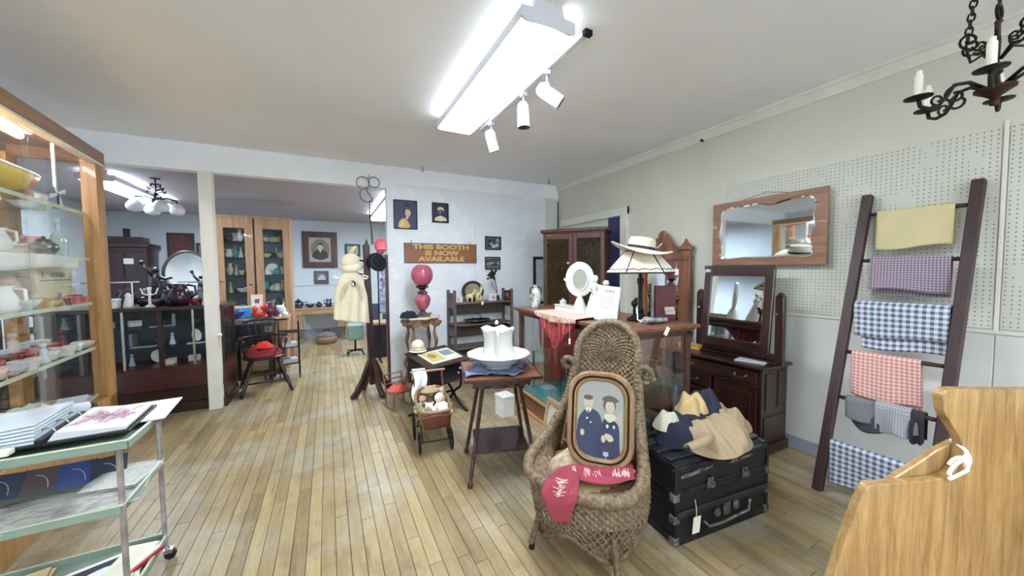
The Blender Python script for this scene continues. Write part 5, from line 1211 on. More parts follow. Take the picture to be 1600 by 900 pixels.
MB().sph((0,0,.075), .085, 18, (1,1,.9)).build('crown', m_straw, bn, True); MB().lathe([(.075,.01),(.115,.0),(.118,.006),(.078,.02)], 24).build('brim', m_straw, bn, True)
MB().tube([(.083*math.cos(t), .083*math.sin(t), .035) for t in [k*PI/12 for k in range(24)]], .008, 6, True).build('ribbon', mat('cream_ribbon', (226,206,170), .6), bn)
cs = thing('child_rocker', 'small bentwood child rocker with a coral cushion beside the plant stand', 'chair', (.66, 4.08, 0), .3); cs.scale = (.85,.85,.85)
m_bw = wood('bentwood', (92,60,40), (136,96,66), 'y', 14)
for s in (-1, 1):
    MB().tube([(s*.13,-.2,.035),(s*.13,-.1,.014),(s*.13,.05,.010),(s*.13,.18,.03)], .010, 7).build('rocker', m_bw, cs, True)
    for y in (-.12,.1): MB().tube([(s*.125,y,.02),(s*.12,y,.22)], .010, 7).build('leg', m_bw, cs)
    MB().tube([(s*.12,.1,.2),(s*.125,.16,.42)], .010, 7).build('back_post', m_bw, cs)
for z in (.28,.34,.40): MB().tube([(-.12,.12+(z-.2)*.25,z),(.12,.12+(z-.2)*.25,z)], .008, 6).build('back_rail', m_bw, cs)
B(-.14,.14,-.15,.13,.21,.225).build('seat', m_bw, cs, bev=.004)
tag(heap('cushion', '', (.65, 4.06, .193), [.11,.1,.1,.1,.11,.1,.1,.1], .055, mat('coral_cotton', (214,98,88), .9, var=.08), 61, rough=.006), 'coral red cushion on the small child rocker', 'cushion')
# ================================================================ COAT TREE IN THE OPENING
ctree = thing('coat_tree', 'dark wooden coat tree with four curved feet standing in the opening', 'coat tree', (.45, 4.66, 0), .15)
m_ct = wood('coat_tree_wood', (36,18,22), (66,36,36), 'z', 12, .35, .2)
MB().bar((0,0,.12), (-.03,0,1.83), .068, .068).prism([(-.05,1.80),(.0,1.8),(-.02,1.9)], -.02, .02, 'y').build('post', m_ct, ctree, bev=.006)
for k in range(4):
    a = k*PI/2+.25
    MB().prism([(.03,.46),(.03,.26),(.10,.14),(.20,.0),(.27,.0),(.275,.03),(.22,.09),(.14,.22),(.08,.36)], -.022, .022, 'y', T(rz=a)).build('foot', m_ct, ctree, bev=.005)
for k, (dx, dy, z) in enumerate(((.17,-.02,1.73),(.17,.02,1.6),(-.17,-.06,1.66),(-.14,.06,1.5))):
    MB().tube([(-.02,0,z-.03),(dx*.7,dy*.8,z-.02),(dx*.95,dy,z+.0),(dx,dy,z+.03)], [.013,.012,.010,.012], 8).build('peg', m_ct, ctree, True)
dr_ = thing('blouse', 'long cream lace blouse hanging on the coat tree', 'clothing', (.235, 4.52, 1.53), .08)
m_bl2 = mat('cream_lawn', (218,208,180), .9, var=.08, scale=6, bmp=.2, bscale=200)
def blouse(u, v, y0=0, s=1):
    w = .085+.075*min(1, v*2.2)**.6+.03*v; z = -.60*v-.03*(2*u-1)*v*1.2-(.05*abs(2*u-1)**1.5*(1-v))
    return ((u-.5)*2*w, y0-s*(.02+.045*math.sin(PI*u)*(1-.3*v))+.014*math.sin(u*24+v*3)*v, z)
MB().grid(blouse, 48, 40).build('front', m_bl2, dr_, True, solid=.003)
MB().grid(lambda u, v: blouse(u, v, 0, -1), 30, 20).build('back', m_bl2, dr_, True, solid=.003)
mb = MB()
for r in (.05,.075,.1,.125): mb.tube([(math.sin(t)*r*.9, -.074-.004*math.cos(t*9), -.12-.28*(1-math.cos(t))*.5*r/.1-.0) for t in [-1.9+3.8*k/40 for k in range(41)]], .006, 5)
mb.build('ruffle', mat('ruffle_lace', (214,202,174), .9), dr_, True)
MB().tube([(-.15,.0,-.06),(-.18,0,-.08),(-.165,0,-.1),(-.12,0,-.09)], .010, 7).tube([(.13,0,-.06),(.19,0,-.09),(.17,0,-.11),(.12,0,-.1)], .010, 7).build('strap', mat('ribbon_cream', (232,226,206), .7), dr_, True)
MB().sph((.012,-.085,-.17), .016, 8, (.8,.5,1.4)).build('cameo', m_white, dr_, True); MB().sph((.02,-.08,-.16), .026, 8, (.8,.3,1.3)).build('brooch', m_black, dr_, True)
ch_ = thing('sun_hat', 'soft cream cloth hat hung at the top left of the coat tree', 'hat', (.24, 4.54, 1.60), .2); ch_.rotation_euler = (.35, -.2, .2)
MB().sph((0,0,.03), .095, 18, (1.1,.8,.95)).build('crown', m_bl2, ch_, True)
MB().lathe([(.085,.0),(.125,-.06),(.13,-.058),(.09,.006)], 24).build('brim', m_bl2, ch_, True)
MB().tube([(.02,.02,.10),(.06,.03,.16),(.10,.04,.18)], [.03,.022,.012], 8).build('bow', mat('straw_bow', (210,196,140), .8), ch_, True)
bh = thing('black_hat', 'black felt hat hanging on the right peg of the coat tree', 'hat', (.54, 4.58, 1.62), 0); bh.rotation_euler = (1.25, .5, .2)
MB().lathe([(.0,.07),(.06,.065),(.075,.04),(.08,.0),(.115,-.012),(.117,-.006),(.08,.012)], 24).build('body', mat('black_felt', (18,18,24), .95, var=.2), bh, True)
MB().tube([(.08*math.cos(t), .08*math.sin(t), .01) for t in [k*PI/12 for k in range(24)]], .006, 6, True).build('band', mat('grey_band', (64,64,76), .7), bh)
rc_ = thing('red_cap', 'red and pink cap above the black hat beside the pegboard edge', 'hat', (.59, 4.66, 1.79), 0)
MB().sph((0,0,.03), .085, 18, (.85,.85,1.1)).build('crown', mat('red_cap_cloth', (226,62,58), .7, scale=5, rgb2=(238,130,140)), rc_, True)
MB().prism([(-.06,-.02),(-.03,-.10),(.05,-.10),(.075,-.03),(.04,.0),(-.02,.0)], -.015, -.005, 'z').build('peak', mat('pink_peak', (238,190,196), .7), rc_, bev=.004)
MB().lathe([(.0,.118),(.01,.12),(.0,.128)], 8).build('button', m_white, rc_)
# wire rug beater hung high on the header
rbt = thing('rug_beater', 'wire rug beater with looped head hanging from the header above the coat tree', 'rug beater', (.50, 4.90, 2.60), 0)
m_wire = mat('grey_wire', (104,100,96), .4, .8)
def loop(c, rx, rz, a0, a1, n=24): return [(c[0]+rx*math.cos(a0+(a1-a0)*k/n), 0, c[1]+rz*math.sin(a0+(a1-a0)*k/n)) for k in range(n+1)]
MB().tube(loop((-.07,.02), .075, .075, -1.2, 4.4), .006, 6).tube(loop((.06,.04), .065, .065, -1.6, 4.6), .006, 6).tube(loop((-.03,-.13), .08, .085, 1.2, 6.0), .006, 6).tube([(-.045,0,-.05),(.0,0,-.12),(.04,0,-.2),(-.0,0,-.22)], .006, 6).build('wire_head', m_wire, rbt, True)
MB().tube([(.0,0,-.215),(.0,0,-.40)], .006, 6).tube([(.0,0,-.38),(.02,0,-.75)], [.012,.015], 8).build('handle', m_wire, rbt)
MB().tube([(.0,.05,.1),(0,.0,.105),(0,-.008,.12)], .004, 5).build('nail', m_iron, rbt)
# ================================================================ FAR ROOM
def tcol(rgb, rough=.4): return mat('glaze_%d_%d_%d' % rgb, rgb, rough, var=.08, scale=12)
ORD = ('first','second','third','fourth','fifth','sixth','seventh','eighth','ninth','tenth','eleventh','twelfth')
def ware(kind, name, label, cat, loc, s, m, rz=0, grp=None, m2=None):
    """small shop goods by kind"""
    t = thing(name, label, cat, loc, rz, grp); m2 = m2 or m
    if kind == 'cup':
        MB().lathe([(.0,.004),(.022,.0),(.026,.004),(.036*1,.04),(.042,.072),(.039,.072),(.03,.03),(0,.012)], 16, Matrix.Scale(s,4)).build('bowl', m, t, True)
        MB().tube([(.036*s,0,.058*s),(.062*s,0,.052*s),(.06*s,0,.03*s),(.034*s,0,.022*s)], .005*s, 6).build('handle', m2, t, True)
    elif kind == 'bowl':
        MB().lathe([(0,.006),(.03,.0),(.034,.006),(.06,.03),(.078,.06),(.074,.061),(.055,.034),(0,.014)], 20, Matrix.Scale(s,4)).build('body', m, t, True); MB().lathe([(.074,.06),(.08,.061),(.08,.065),(.073,.065)], 20, Matrix.Scale(s,4)).build('rim', m2, t)
    elif kind == 'jug':
        MB().lathe([(0,0),(.04,0),(.055,.03),(.058,.06),(.042,.1),(.034,.12),(.042,.14),(.038,.14),(.03,.12),(0,.03)], 18, Matrix.Scale(s,4)).build('body', m, t, True)
        MB().tube([(.036*s,0,.13*s),(.075*s,0,.12*s),(.078*s,0,.07*s),(.054*s,0,.045*s)], .007*s, 7).build('handle', m2, t, True); MB().tube([(-.032*s,0,.115*s),(-.05*s,0,.14*s)], [.016*s,.012*s], 7).build('spout', m, t, True)
    elif kind == 'bottle':
        MB().lathe([(0,0),(.03,0),(.034,.01),(.034,.09),(.026,.12),(.012,.14),(.011,.18),(.015,.182),(.015,.192),(0,.193)], 16, Matrix.Scale(s,4)).build('body', m, t, smooth=2); MB().lathe([(.0,.194),(.012,.194),(.012,.212),(0,.216)], 10, Matrix.Scale(s,4)).build('stopper', m2, t)
    elif kind == 'plate':
        tl_ = T(0,0,.098*s,rx=PI/2-.22) @ Matrix.Scale(s,4)
        MB().lathe([(0,.0),(.05,.0),(.06,.006),(.1,.014),(.098,.018),(.06,.011),(0,.006)], 28, tl_).build('dish', m, t, True); MB().lathe([(.088,.0135),(.099,.0155),(.099,.0185),(.088,.017)], 28, tl_).build('rim', m2, t)
    elif kind == 'box':
        MB().bx(-.06*s,.06*s,-.04*s,.04*s,0,.06*s).build('body', m, t, bev=.003*s); MB().bx(-.062*s,.062*s,-.042*s,.042*s,.061*s,.08*s).build('lid', m2, t, bev=.003*s)
    elif kind == 'book':
        MB().bx(-.055*s,.05*s,-.012*s,.012*s,.003,.155*s).build('pages', m_paper, t); MB().bx(-.06*s,.055*s,-.017*s,-.012*s,0,.16*s).bx(-.06*s,.055*s,.012*s,.017*s,0,.16*s).bx(-.064*s,-.058*s,-.017*s,.017*s,0,.16*s).build('cover', m, t, bev=.001)
    elif kind == 'vase':
        MB().lathe([(0,0),(.03,0),(.026,.012),(.05,.06),(.054,.09),(.03,.14),(.022,.165),(.034,.19),(.03,.19),(.016,.165),(0,.1)], 18, Matrix.Scale(s,4)).build('body', m, t, True); MB().lathe([(.031,.186),(.036,.188),(.036,.194),(.03,.194)], 18, Matrix.Scale(s,4)).build('rim', m2, t)
    elif kind == 'figure':
        MB().lathe([(0,0),(.034,0),(.036,.01),(.026,.05),(.018,.085),(.022,.105),(.01,.118),(.008,.125)], 14, Matrix.Scale(s,4)).build('body', m, t, True); MB().sph((0,0,.142*s), .02*s, 10).build('head', m2, t, True)
    elif kind == 'teapot':
        MB().lathe([(0,0),(.035,0),(.04,.008),(.062,.04),(.06,.065),(.035,.088),(0,.09)], 18, Matrix.Scale(s,4)).build('body', m, t, True); MB().lathe([(.034,.09),(.03,.1),(.008,.106),(.01,.118),(0,.122)], 14, Matrix.Scale(s,4)).build('lid', m2, t, True)
        MB().tube([(.056*s,0,.07*s),(.095*s,0,.075*s),(.098*s,0,.035*s),(.06*s,0,.028*s)], .006*s, 6).build('handle', m2, t, True); MB().tube([(-.055*s,0,.035*s),(-.085*s,0,.05*s),(-.1*s,0,.085*s)], [.014*s,.01*s,.007*s], 7).build('spout', m, t, True)
    elif kind == 'glass':
        MB().lathe([(0,.0),(.026,.0),(.028,.004),(.006,.008),(.005,.05),(.02,.062),(.032,.09),(.034,.125),(.032,.125),(.028,.09),(0,.066)], 16, Matrix.Scale(s,4)).build('bowl', m, t, True)
    return t
silver = mat('tarnished_silver', (150,154,156)); m_cut = mat('cut_glass', (206,216,220), .08, var=.06, scale=30, coat=.5)
# ---- old store counter left of the post
sc = thing('store_counter', 'dark glass fronted store counter with many shelves left of the white post', 'display case', (-1.9, 5.06, 0))
m_sto = wood('store_mahogany', (30,16,16), (62,34,32), 'x', 12, .3, .25); m_stov = wood('store_mahogany_upright', (28,15,16), (56,30,30), 'z', 12, .3, .25)
H_ = .84
MB().bx(-H_, H_, .0, .55, .1, .28).build('base', m_sto, sc, bev=.004); B(-H_-.01, H_+.01, -.03, .56, 0, .1).build('plinth', m_sto, sc, bev=.006)
MB().prism([(-.02,.28),(.0,.48),(.02,.50),(.55,.50),(.55,.28)], -H_, H_, 'x').build('sloped_panel', mat('red_mahogany_panel', (66,32,30), .3, var=.3, scale=10), sc, bev=.004); B(-H_-.005, H_+.005, -.035, .0, .265, .285).build('ledge_moulding', m_sto, sc, bev=.005)
MB().bx(-H_-.02, H_+.02, -.02, .57, 1.11, 1.15).build('top', m_sto, sc, bev=.005)
for x in (-H_, -.28, .28, H_-.04): B(x, x+.04, 0, .04, .5, 1.11).build('post', m_stov, sc, bev=.003)
for x in (-H_, H_-.04): B(x, x+.04, .51, .55, .5, 1.11).build('post', m_stov, sc, bev=.003)
for x in (-.55, .0, .56): B(x, x+.02, .015, .03, .5, 1.11).build('shelf_standard', m_chrome, sc)
for z in (.71, .92): B(-H_+.04, H_-.04, .02, .5, z, z+.012).build('glass_shelf', glass('green_edge_glass'), sc)
B(-H_, H_, .004, .008, .5, 1.11).build('glass_pane', m_glass, sc); B(H_-.012, H_-.006, .04, .51, .5, 1.11).build('glass_pane', m_glass, sc)
B(-H_, H_, .53, .545, .5, 1.11).build('back_panel', mat('back_panel_grey', (56,62,76), .6), sc)
def scp(x, y, z): return (-1.9+x, 5.06+y, z)
kinds = ('box','plate','cup','bowl','box','figure','book')
cols = ((222,224,226),(180,190,200),(70,84,110),(236,236,232),(120,130,140),(206,200,186),(90,60,60))
for r, z in enumerate((.502, .723, .933)):
    for k in range(9):
        kd = kinds[(k*3+r) % 7]; c = cols[(k*2+r*3) % 7]
        ware(kd, {'box':'trinket_box','plate':'plate','cup':'cup','bowl':'bowl','figure':'figurine','book':'book'}[kd], '%s %s, %s from the left on the %s shelf of the dark store counter' % ({(222,224,226):'white',(180,190,200):'silver grey',(70,84,110):'slate blue',(236,236,232):'ivory white',(120,130,140):'grey',(206,200,186):'beige',(90,60,60):'brown red'}[c], {'box':'box','plate':'plate','cup':'cup','bowl':'bowl','figure':'figurine','book':'book'}[kd], ORD[k], ('bottom','middle','top')[r]), kd if kd != 'figure' else 'figurine', scp(-.70+k*.175+.02*(r-1), .16+.1*(k % 3), z), .8 if kd != 'plate' else .7, tcol(c), (k*37+r*11) % 7*.3, 'goods inside the dark store counter')
for k, (x, z) in enumerate(((.05,.724),(.5,.724),(.2,.934),(-.4,.724))):
    p = thing('paper_sheet', 'white paper sheet on the %s shelf of the store counter, %s' % ('middle' if z < .9 else 'top', ('near the middle','near the white post','left of the middle post','at the left')[k]), 'paper', scp(x+.09, .1, z), .2*k); MB().bx(-.1,.1,-.05,.06,0,.003).build('sheet', m_paper, p); MB().bx(-.07,.05,-.03,.03,.003,.0035).build('print', cmat((150,156,168)), p)
# things on the store counter
for k, (x, y, s) in enumerate(((-2.02,5.2,1.0),(-1.36,5.5,.95))):
    rk = thing('display_stand', ('low silver wire display stand at the left end of the store counter', 'silver wire display stand near the post at the back of the store counter')[k], 'stand', (x, y, 1.15))
    for sx in (-.16,.16): MB().tube([(sx,.05,0),(sx,.05,.26*s)], .009, 7).build('upright', m_chrome, rk)
    MB().tube([(-.22,.05,.262*s),(.22,.05,.262*s)], .009, 7).build('top_bar', m_chrome, rk); MB().bx(-.2,.2,0,.1,.09,.098).build('shelf', m_glass, rk)
ware('box','trinket_box','long white box at the left end of the store counter top','box',(-2.0,5.14,1.15),1.2,tcol((222,222,218)))
ware('figure','china_doll','white china doll in a spread skirt on the left of the store counter','figurine',(-1.87,5.18,1.15),1.25,tcol((226,226,222)),0,None,mat('doll_hair',(96,72,48)))
for k, (x, y, s, kd, c) in enumerate(((-1.78,5.3,1.2,'teapot',(44,30,36)),(-1.68,5.22,1.1,'bowl',(58,34,42)),(-1.60,5.34,1.2,'jug',(84,88,100)),(-1.55,5.18,.9,'cup',(40,36,44)),(-1.93,5.32,1.3,'jug',(48,52,66)),(-1.66,5.42,1.4,'vase',(38,36,48)),(-1.34,5.2,1.0,'cup',(122,34,36)),(-1.28,5.28,1.1,'bowl',(70,44,48)),(-1.24,5.16,.8,'figure',(216,206,196)))):
    ware(kd, {'teapot':'teapot','bowl':'bowl','jug':'jug','cup':'cup','vase':'vase','figure':'figurine'}[kd], '%s %s, %s of the crowded pieces on the store counter' % ({44:'black brown',58:'plum',84:'pewter',40:'dark',48:'slate',38:'dark blue',122:'dark red',70:'mauve',216:'cream'}[c[0]], kd if kd != 'figure' else 'figurine', ORD[k]), kd if kd != 'figure' else 'figurine', (x, y, 1.15), s, tcol(c, .25), k*.7)
pu = ware('jug','pitcher','large dark purple pitcher with white lip on the store counter beside the post','pitcher',(-1.46,5.2,1.15),1.75,tcol((52,20,40),.2)); MB().lathe([(.062,.228),(.078,.246),(.074,.249),(.058,.23)], 18).build('white_lip', m_white, pu, True)
cs_ = thing('candlestick','white candlestick with curved arms standing on the store counter','candlestick',(-1.69,5.14,1.15)); MB().lathe([(0,0),(.04,0),(.042,.01),(.014,.03),(.01,.12),(.018,.14),(.012,.16),(.02,.2),(.018,.21),(0,.21)], 14).build('stem', m_white, cs_, smooth=2); MB().tube([(-.07,0,.2),(-.05,0,.14),(0,0,.12),(.05,0,.14),(.07,0,.2)], .007, 6).build('arms', m_white, cs_, True)
for k in range(9):
    c = ((230,230,232),(64,66,84),(150,156,164),(40,34,44),(216,210,206))[k % 5]; kd = ('cup','glass','figure','plate','cup')[k % 5]
    ware(kd, {'cup':'cup','glass':'goblet','figure':'figurine','plate':'plate'}[kd], '%s %s, %s from left in the back row on the store counter' % (('white','slate','grey','black','pale')[k % 5], {'cup':'cup','glass':'goblet','figure':'figurine','plate':'plate'}[kd], ORD[k]), {'cup':'cup','glass':'glass','figure':'figurine','plate':'plate'}[kd], (-2.05+k*.098, 5.52, 1.15), 1.15, tcol(c), k)
# ---- dresser with round mirror behind it, secretary, frames
rd = thing('mirror_dresser', 'dark dresser with large round tilting mirror behind the store counter', 'dresser', (-2.0, 7.05, 0))
B(-.46,.46,0,.45,0,1.0).build('body', m_stov, rd, bev=.005); B(-.48,.48,-.03,.47,1.0,1.03).build('top', m_sto, rd, bev=.005)
for z in (.1,.4,.7): B(-.43,.43,-.012,0,z,z+.27).build('drawer', m_sto, rd, bev=.006)
mb = MB(); ring_frame(mb, ell(0,0,.265,.32,44), ell(0,0,.305,.36,44), -.02, .02); mb.build('mirror_frame', m_black, rd, bev=.006, loc=(.07,.2,1.5), rot=(-.06,0,0))
MB().add([(p[0],-.004,p[1]) for p in ell(0,0,.27,.325,44)], [tuple(range(44))[::-1]]).build('mirror_glass', m_mirror, rd, loc=(.07,.2,1.5), rot=(-.06,0,0))
for s in (-1,1): MB().tube(crom([(s*.2,.22,1.03),(s*.3,.22,1.15),(s*.33,.22,1.35),(s*.35,.22,1.5),(s*.33,.22,1.56)],5,False), .018, 8).build('mirror_arm', m_black, rd, True)
bm = thing('bronze_figure', 'dark bronze figure with raised arms left of the round mirror', 'figurine', (-2.02, 6.3, 1.03))
tbs = thing('side_table', 'dark side table under the bronze figure behind the store counter', 'table', (-2.02, 6.3, 0)); MB().bx(-.2,.2,-.2,.2,.99,1.03).build('top', m_sto, tbs, bev=.004)
for sx in (-.17,.17):
    for sy in (-.17,.17): B(sx-.02,sx+.02,sy-.02,sy+.02,0,.99).build('leg', m_stov, tbs)
MB().lathe([(0,0),(.08,0),(.08,.02),(.05,.03),(.05,.05)], 14).build('plinth', m_black, bm, smooth=2)
MB().tube([(-.02,0,.05),(-.015,0,.18),(0,0,.28),(.02,0,.40),(.02,0,.46)], [.025,.03,.04,.05,.03], 9).tube([(.03,0,.05),(.035,0,.18),(.01,0,.28)], [.025,.03,.04], 8).sph((.02,0,.52), .04, 10).tube([(.0,0,.44),(-.07,0,.52),(-.10,0,.60)], [.025,.02,.015], 7).tube([(.05,0,.43),(.12,0,.40),(.18,0,.42)], [.025,.02,.015], 7).build('body', m_black, bm, True)
MB().sph((-.11,0,.62), .03, 8).build('torch', m_black, bm, True)
se = thing('secretary', 'tall dark secretary bookcase at the far left wall beyond the store counter', 'cabinet', (-3.2, 8.8, 0))
MB().bx(-.3,.3,.0,.5,0,1.98).build('carcass', m_stov, se, bev=.006); MB().bx(-.34,.34,-.05,.52,1.98,2.05).build('cornice', m_sto, se, bev=.008); MB().bx(-.3,.22,.05,.4,2.05,2.17).build('top_rail', m_sto, se, bev=.004)
for s in (-1,1): d = B(s*.145-.14,s*.145+.14,-.015,0,.9,1.9).build('door', m_stov, se, bev=.006); MB().sph((s*.02,-.025,1.4), .012, 6).build('knob', m_brass, d)
B(-.28,.28,-.02,0,.1,.82).build('drop_front', m_sto, se, bev=.006); MB().bx(.0,.13,-.024,-.018,1.68,1.78).build('notice', m_paper, se)
MB().bx(-.03,.03,.1,.2,2.17,2.32).build('finial_block', m_black, se)
frame_pic('wall_panel', 'plain reddish brown panel hung on the far wall above the round mirror', (-2.58, YF-.005, 1.98), .42, .66, .03, m_stov, [((96,52,44), rc(.37,.61)), ((74,44,40), rc(.12,.61,.12))])
frame_pic('engraving', 'dark framed engraving on the far wall half hidden by the white post', (-2.2, YF-.005, 1.86), .3, .52, .04, m_black, [((110,116,128), rc(.23,.45)), ((60,62,76), ell(0,.05,.08,.12,14)), ((150,156,164), rc(.15,.1,0,-.13))])
# ---- tall oak china cabinet
oc = thing('china_cabinet', 'tall light oak china cabinet with two glass doors beyond the white post', 'cabinet', (-1.02, 6.95, 0))
m_lo = wood('light_oak', (148,112,82), (182,146,112), 'z', 16, .45, .1)
HW = .49
MB().bx(-HW,-HW+.02,0,.42,.0,2.36).bx(HW-.02,HW,0,.42,0,2.36).bx(-HW,HW,0,.42,.05,.08).build('carcass', m_lo, oc); B(-HW-.0,HW+.0,-.02,.42,2.36,2.4).build('top', m_lo, oc, bev=.004); B(-HW,HW,.40,.415,0,2.36).build('back_panel', mat('cabinet_back', (120,130,146), .6, var=.2), oc)
for z in (.9,1.18,1.46,1.74,2.0): B(-HW+.02,HW-.02,.04,.39,z,z+.012).build('glass_shelf', glass('green_edge_glass'), oc)
for s in (-1,1):
    x0, x1 = (-HW,-.012) if s < 0 else (.012,HW)
    d = MB().bx(x0,x0+.105,-.03,0,.06,2.36).bx(x1-.105,x1,-.03,0,.06,2.36).bx(x0+.105,x1-.105,-.03,0,2.20,2.36).bx(x0+.105,x1-.105,-.03,0,.06,.22).build('door', m_lo, oc, bev=.004); B(x0+.1,x1-.1,-.016,-.012,.2,2.22).build('glass_pane', m_glass, d)
    if s < 0: MB().sph((x1-.05,-.045,1.32), .016, 8).build('knob', m_dark, d, True)
wl = ((230,230,226),(206,214,216),(240,240,238),(196,206,150),(110,180,196),(90,96,110),(222,214,196))
wn = ('white','pale grey','bright white','pale green','turquoise','slate','cream')
for r, z in enumerate((.912,1.192,1.472,1.752,2.012)):
    for k in range(8):
        x = (-.36, -.29, -.21, -.135, .13, .2, .27, .34)[k]; kd = ('cup','plate','vase','bowl','teapot','figure','box','jug')[(k*3+r*5) % 8]; c = (k*2+r*3) % 7
        ware(kd, {'figure':'figurine','box':'trinket_box'}.get(kd, kd), '%s %s, %s from left on the %s shelf up in the oak cabinet' % (wn[c], {'figure':'figurine','box':'box'}.get(kd, kd), ORD[k], ORD[r]), {'figure':'figurine'}.get(kd, kd), (-1.02+x, 6.95+.17+.06*(k % 2), z), 1.0 if kd not in ('plate','vase','jug') else .95, tcol(wl[c], .25), k*.8+r, 'china in the light oak cabinet')
# ---- oak buffet in front with glassware
bf = thing('buffet', 'light oak buffet with coloured glass on it in front of the china cabinet', 'sideboard', (-.98, 6.25, 0))
m_bo = wood('buffet_oak', (156,120,88), (190,154,118), 'x', 14, .45, .1)
B(-.44,.40,.0,.44,.1,.8).build('body', m_bo, bf, bev=.005); B(-.47,.45,-.03,.46,.82,.845).build('top', m_bo, bf, bev=.006); MB().prism([(.40,.1),(.40,.8),(.44,.82),(.42,.6)], 0, .44, 'y').build('bracket', m_bo, bf)
for z0, z1 in ((.14,.34),(.37,.57),(.60,.78)):
    d = B(-.40,.36,-.014,0,z0,z1).build('drawer', m_bo, bf, bev=.006)
    for x in (-.25,.2): MB().sph((x,-.026,(z0+z1)/2), .016, 8).build('knob', m_brass, d)
for sx in (-.4,.36):
    for sy in (.04,.4): MB().bx(sx-.03,sx+.03,sy-.03,sy+.03,0,.1).build('foot', m_bo, bf, bev=.004)
def bufp(x, y): return (-.98+x, 6.25+y, .845)
m_cob = mat('cobalt_glass', (20,40,150), .08, var=.2, coat=.6); m_sky = mat('sky_glass', (60,150,214), .1, var=.15, coat=.6); m_rub = mat('ruby_glass', (206,52,30), .08, var=.25, coat=.6); m_wine = mat('wine_glass', (90,20,50), .1, var=.2, coat=.5)
ware('bowl','bowl','deep cobalt blue glass bowl at the front of the oak buffet','bowl',bufp(-.22,.08),1.7,m_cob)
bx_ = thing('tissue_box', 'sky blue box behind the cobalt bowl on the oak buffet', 'box', bufp(-.10,.16), .2); MB().bx(-.08,.08,-.06,.06,0,.14).build('body', m_sky, bx_, bev=.006); MB().bx(-.05,.05,-.03,.03,.14,.15).build('lid', m_sky, bx_, bev=.004)
for k, (x, y, kd, s, m, nm) in enumerate(((-.38,.1,'glass',1.3,m_cob,'dark blue'),(-.33,.2,'bottle',1.0,m_cut,'clear'),(-.28,.28,'vase',1.1,m_cut,'frosted'),(.06,.1,'bowl',1.2,m_rub,'ruby red'),(.12,.2,'glass',1.4,m_rub,'orange red'),(.0,.18,'glass',1.3,m_rub,'scarlet'),(.2,.14,'vase',1.05,m_wine,'wine red'),(.26,.22,'bottle',1.0,m_wine,'plum'),(.33,.1,'glass',1.35,m_cut,'crystal clear'),(.37,.18,'bottle',.95,m_cut,'pale green clear'),(-.40,.24,'cup',1.0,tcol((236,236,232)),'white'),(.40,.05,'cup',.9,tcol((220,220,214)),'small white'))):
    ware(kd, {'glass':'goblet'}.get(kd, kd), '%s %s on the oak buffet, %s from the left in its row' % (nm, {'glass':'goblet','bottle':'bottle'}.get(kd, kd), ORD[k]), {'glass':'glass'}.get(kd, kd), bufp(x, y), s, m, k)
bk2 = thing('framed_card', 'cream framed card standing behind the red glass on the buffet', 'card', bufp(.02,.28)); MB().bx(-.075,.075,0,.012,0,.33, T(rx=-.08)).build('frame', mat('cream_frame', (222,212,196), .5), bk2, bev=.003); flat('print', [((236,230,222), rc(.12,.27,0,.165)), ((130,110,100), [(-.03,.2),(.03,.2),(.035,.27),(-.03,.26)]), ((170,150,140), rc(.08,.01,0,.12)), ((170,150,140), rc(.07,.01,0,.09))], bk2, T(0,-.003,0,rx=-.08))
ware('box','trinket_box','tan upright box standing left of the framed card on the buffet','box',bufp(-.15,.3),2.0,tcol((196,170,130)))
# ---- black windsor armchair with red goods, black chest behind it
bc = thing('blanket_chest', 'low black painted chest with worn corners behind the windsor chair', 'chest', (-.93, 5.80, 0))
MB().bx(-.23,.23,0,.36,.5,.80).build('body', m_bl, bc, bev=.006); MB().bx(-.245,.245,-.015,.375,.80,.83).build('lid', mat('worn_black_lid', (54,48,50), .4, var=.3), bc, bev=.005)
for sx in (-.2,.2):
    for sy in (.03,.33): B(sx-.02,sx+.02,sy-.02,sy+.02,0,.5).build('leg', m_bl, bc)
MB().bx(.15,.232,-.004,.0,.7,.79).build('corner_mount', m_tks, bc); MB().bx(-.232,-.15,-.004,.0,.52,.6).build('corner_mount', m_tks, bc)
wd = thing('windsor_chair', 'black painted windsor armchair heaped with red cloth beside the white post', 'chair', (-.75, 5.50, 0), .2)
m_wd = mat('worn_black_chair', (34,30,32), .35, var=.5, scale=14)
MB().prism(ell(0,0,.235,.215,28), .42, .455, 'z').build('seat', m_wd, wd, bev=.008)
for sx, sy in ((-1,-1),(1,-1),(1,1),(-1,1)):
    a = Vector((sx*.26, sy*.26, 0)); b = Vector((sx*.13, sy*.13, .425)); d = b-a; M = Matrix.Translation(a) @ d.to_track_quat('Z','Y').to_matrix().to_4x4(); L = d.length
    MB().lathe([(.012,0),(.02,.06),(.022,.2),(.012,.23),(.024,.26),(.012,.3),(.02,.34),(.014,L)], 10, M).build('leg', m_wd, wd, True)
for sy in (-1,1): MB().tube([(-.21,sy*.2,.15),(0,sy*.2,.15),(.21,sy*.2,.15)], [.009,.014,.009], 7).build('stretcher', m_wd, wd, True)
MB().tube([(0,-.2,.15),(0,.2,.15)], .010, 7).build('stretcher', m_wd, wd)
for k in range(9):
    a = -.35+k*(PI+.7)/8; p0 = Vector((.205*math.cos(a), .185*math.sin(a), .45)); p1 = Vector((.26*math.cos(a), .235*math.sin(a), .67)); MB().tube([p0, p1], .008, 6).build('spindle', m_wd, wd)
MB().tube([(.30*math.cos(-.75),.24*math.sin(-.75)-.06,.66)]+[(.265*math.cos(a), .24*math.sin(a), .675) for a in [-.4+k*(PI+.8)/24 for k in range(25)]]+[(-.30*math.cos(-.75),.24*math.sin(-.75)-.06,.66)], .015, 8).build('arm_rail', m_wd, wd, True)
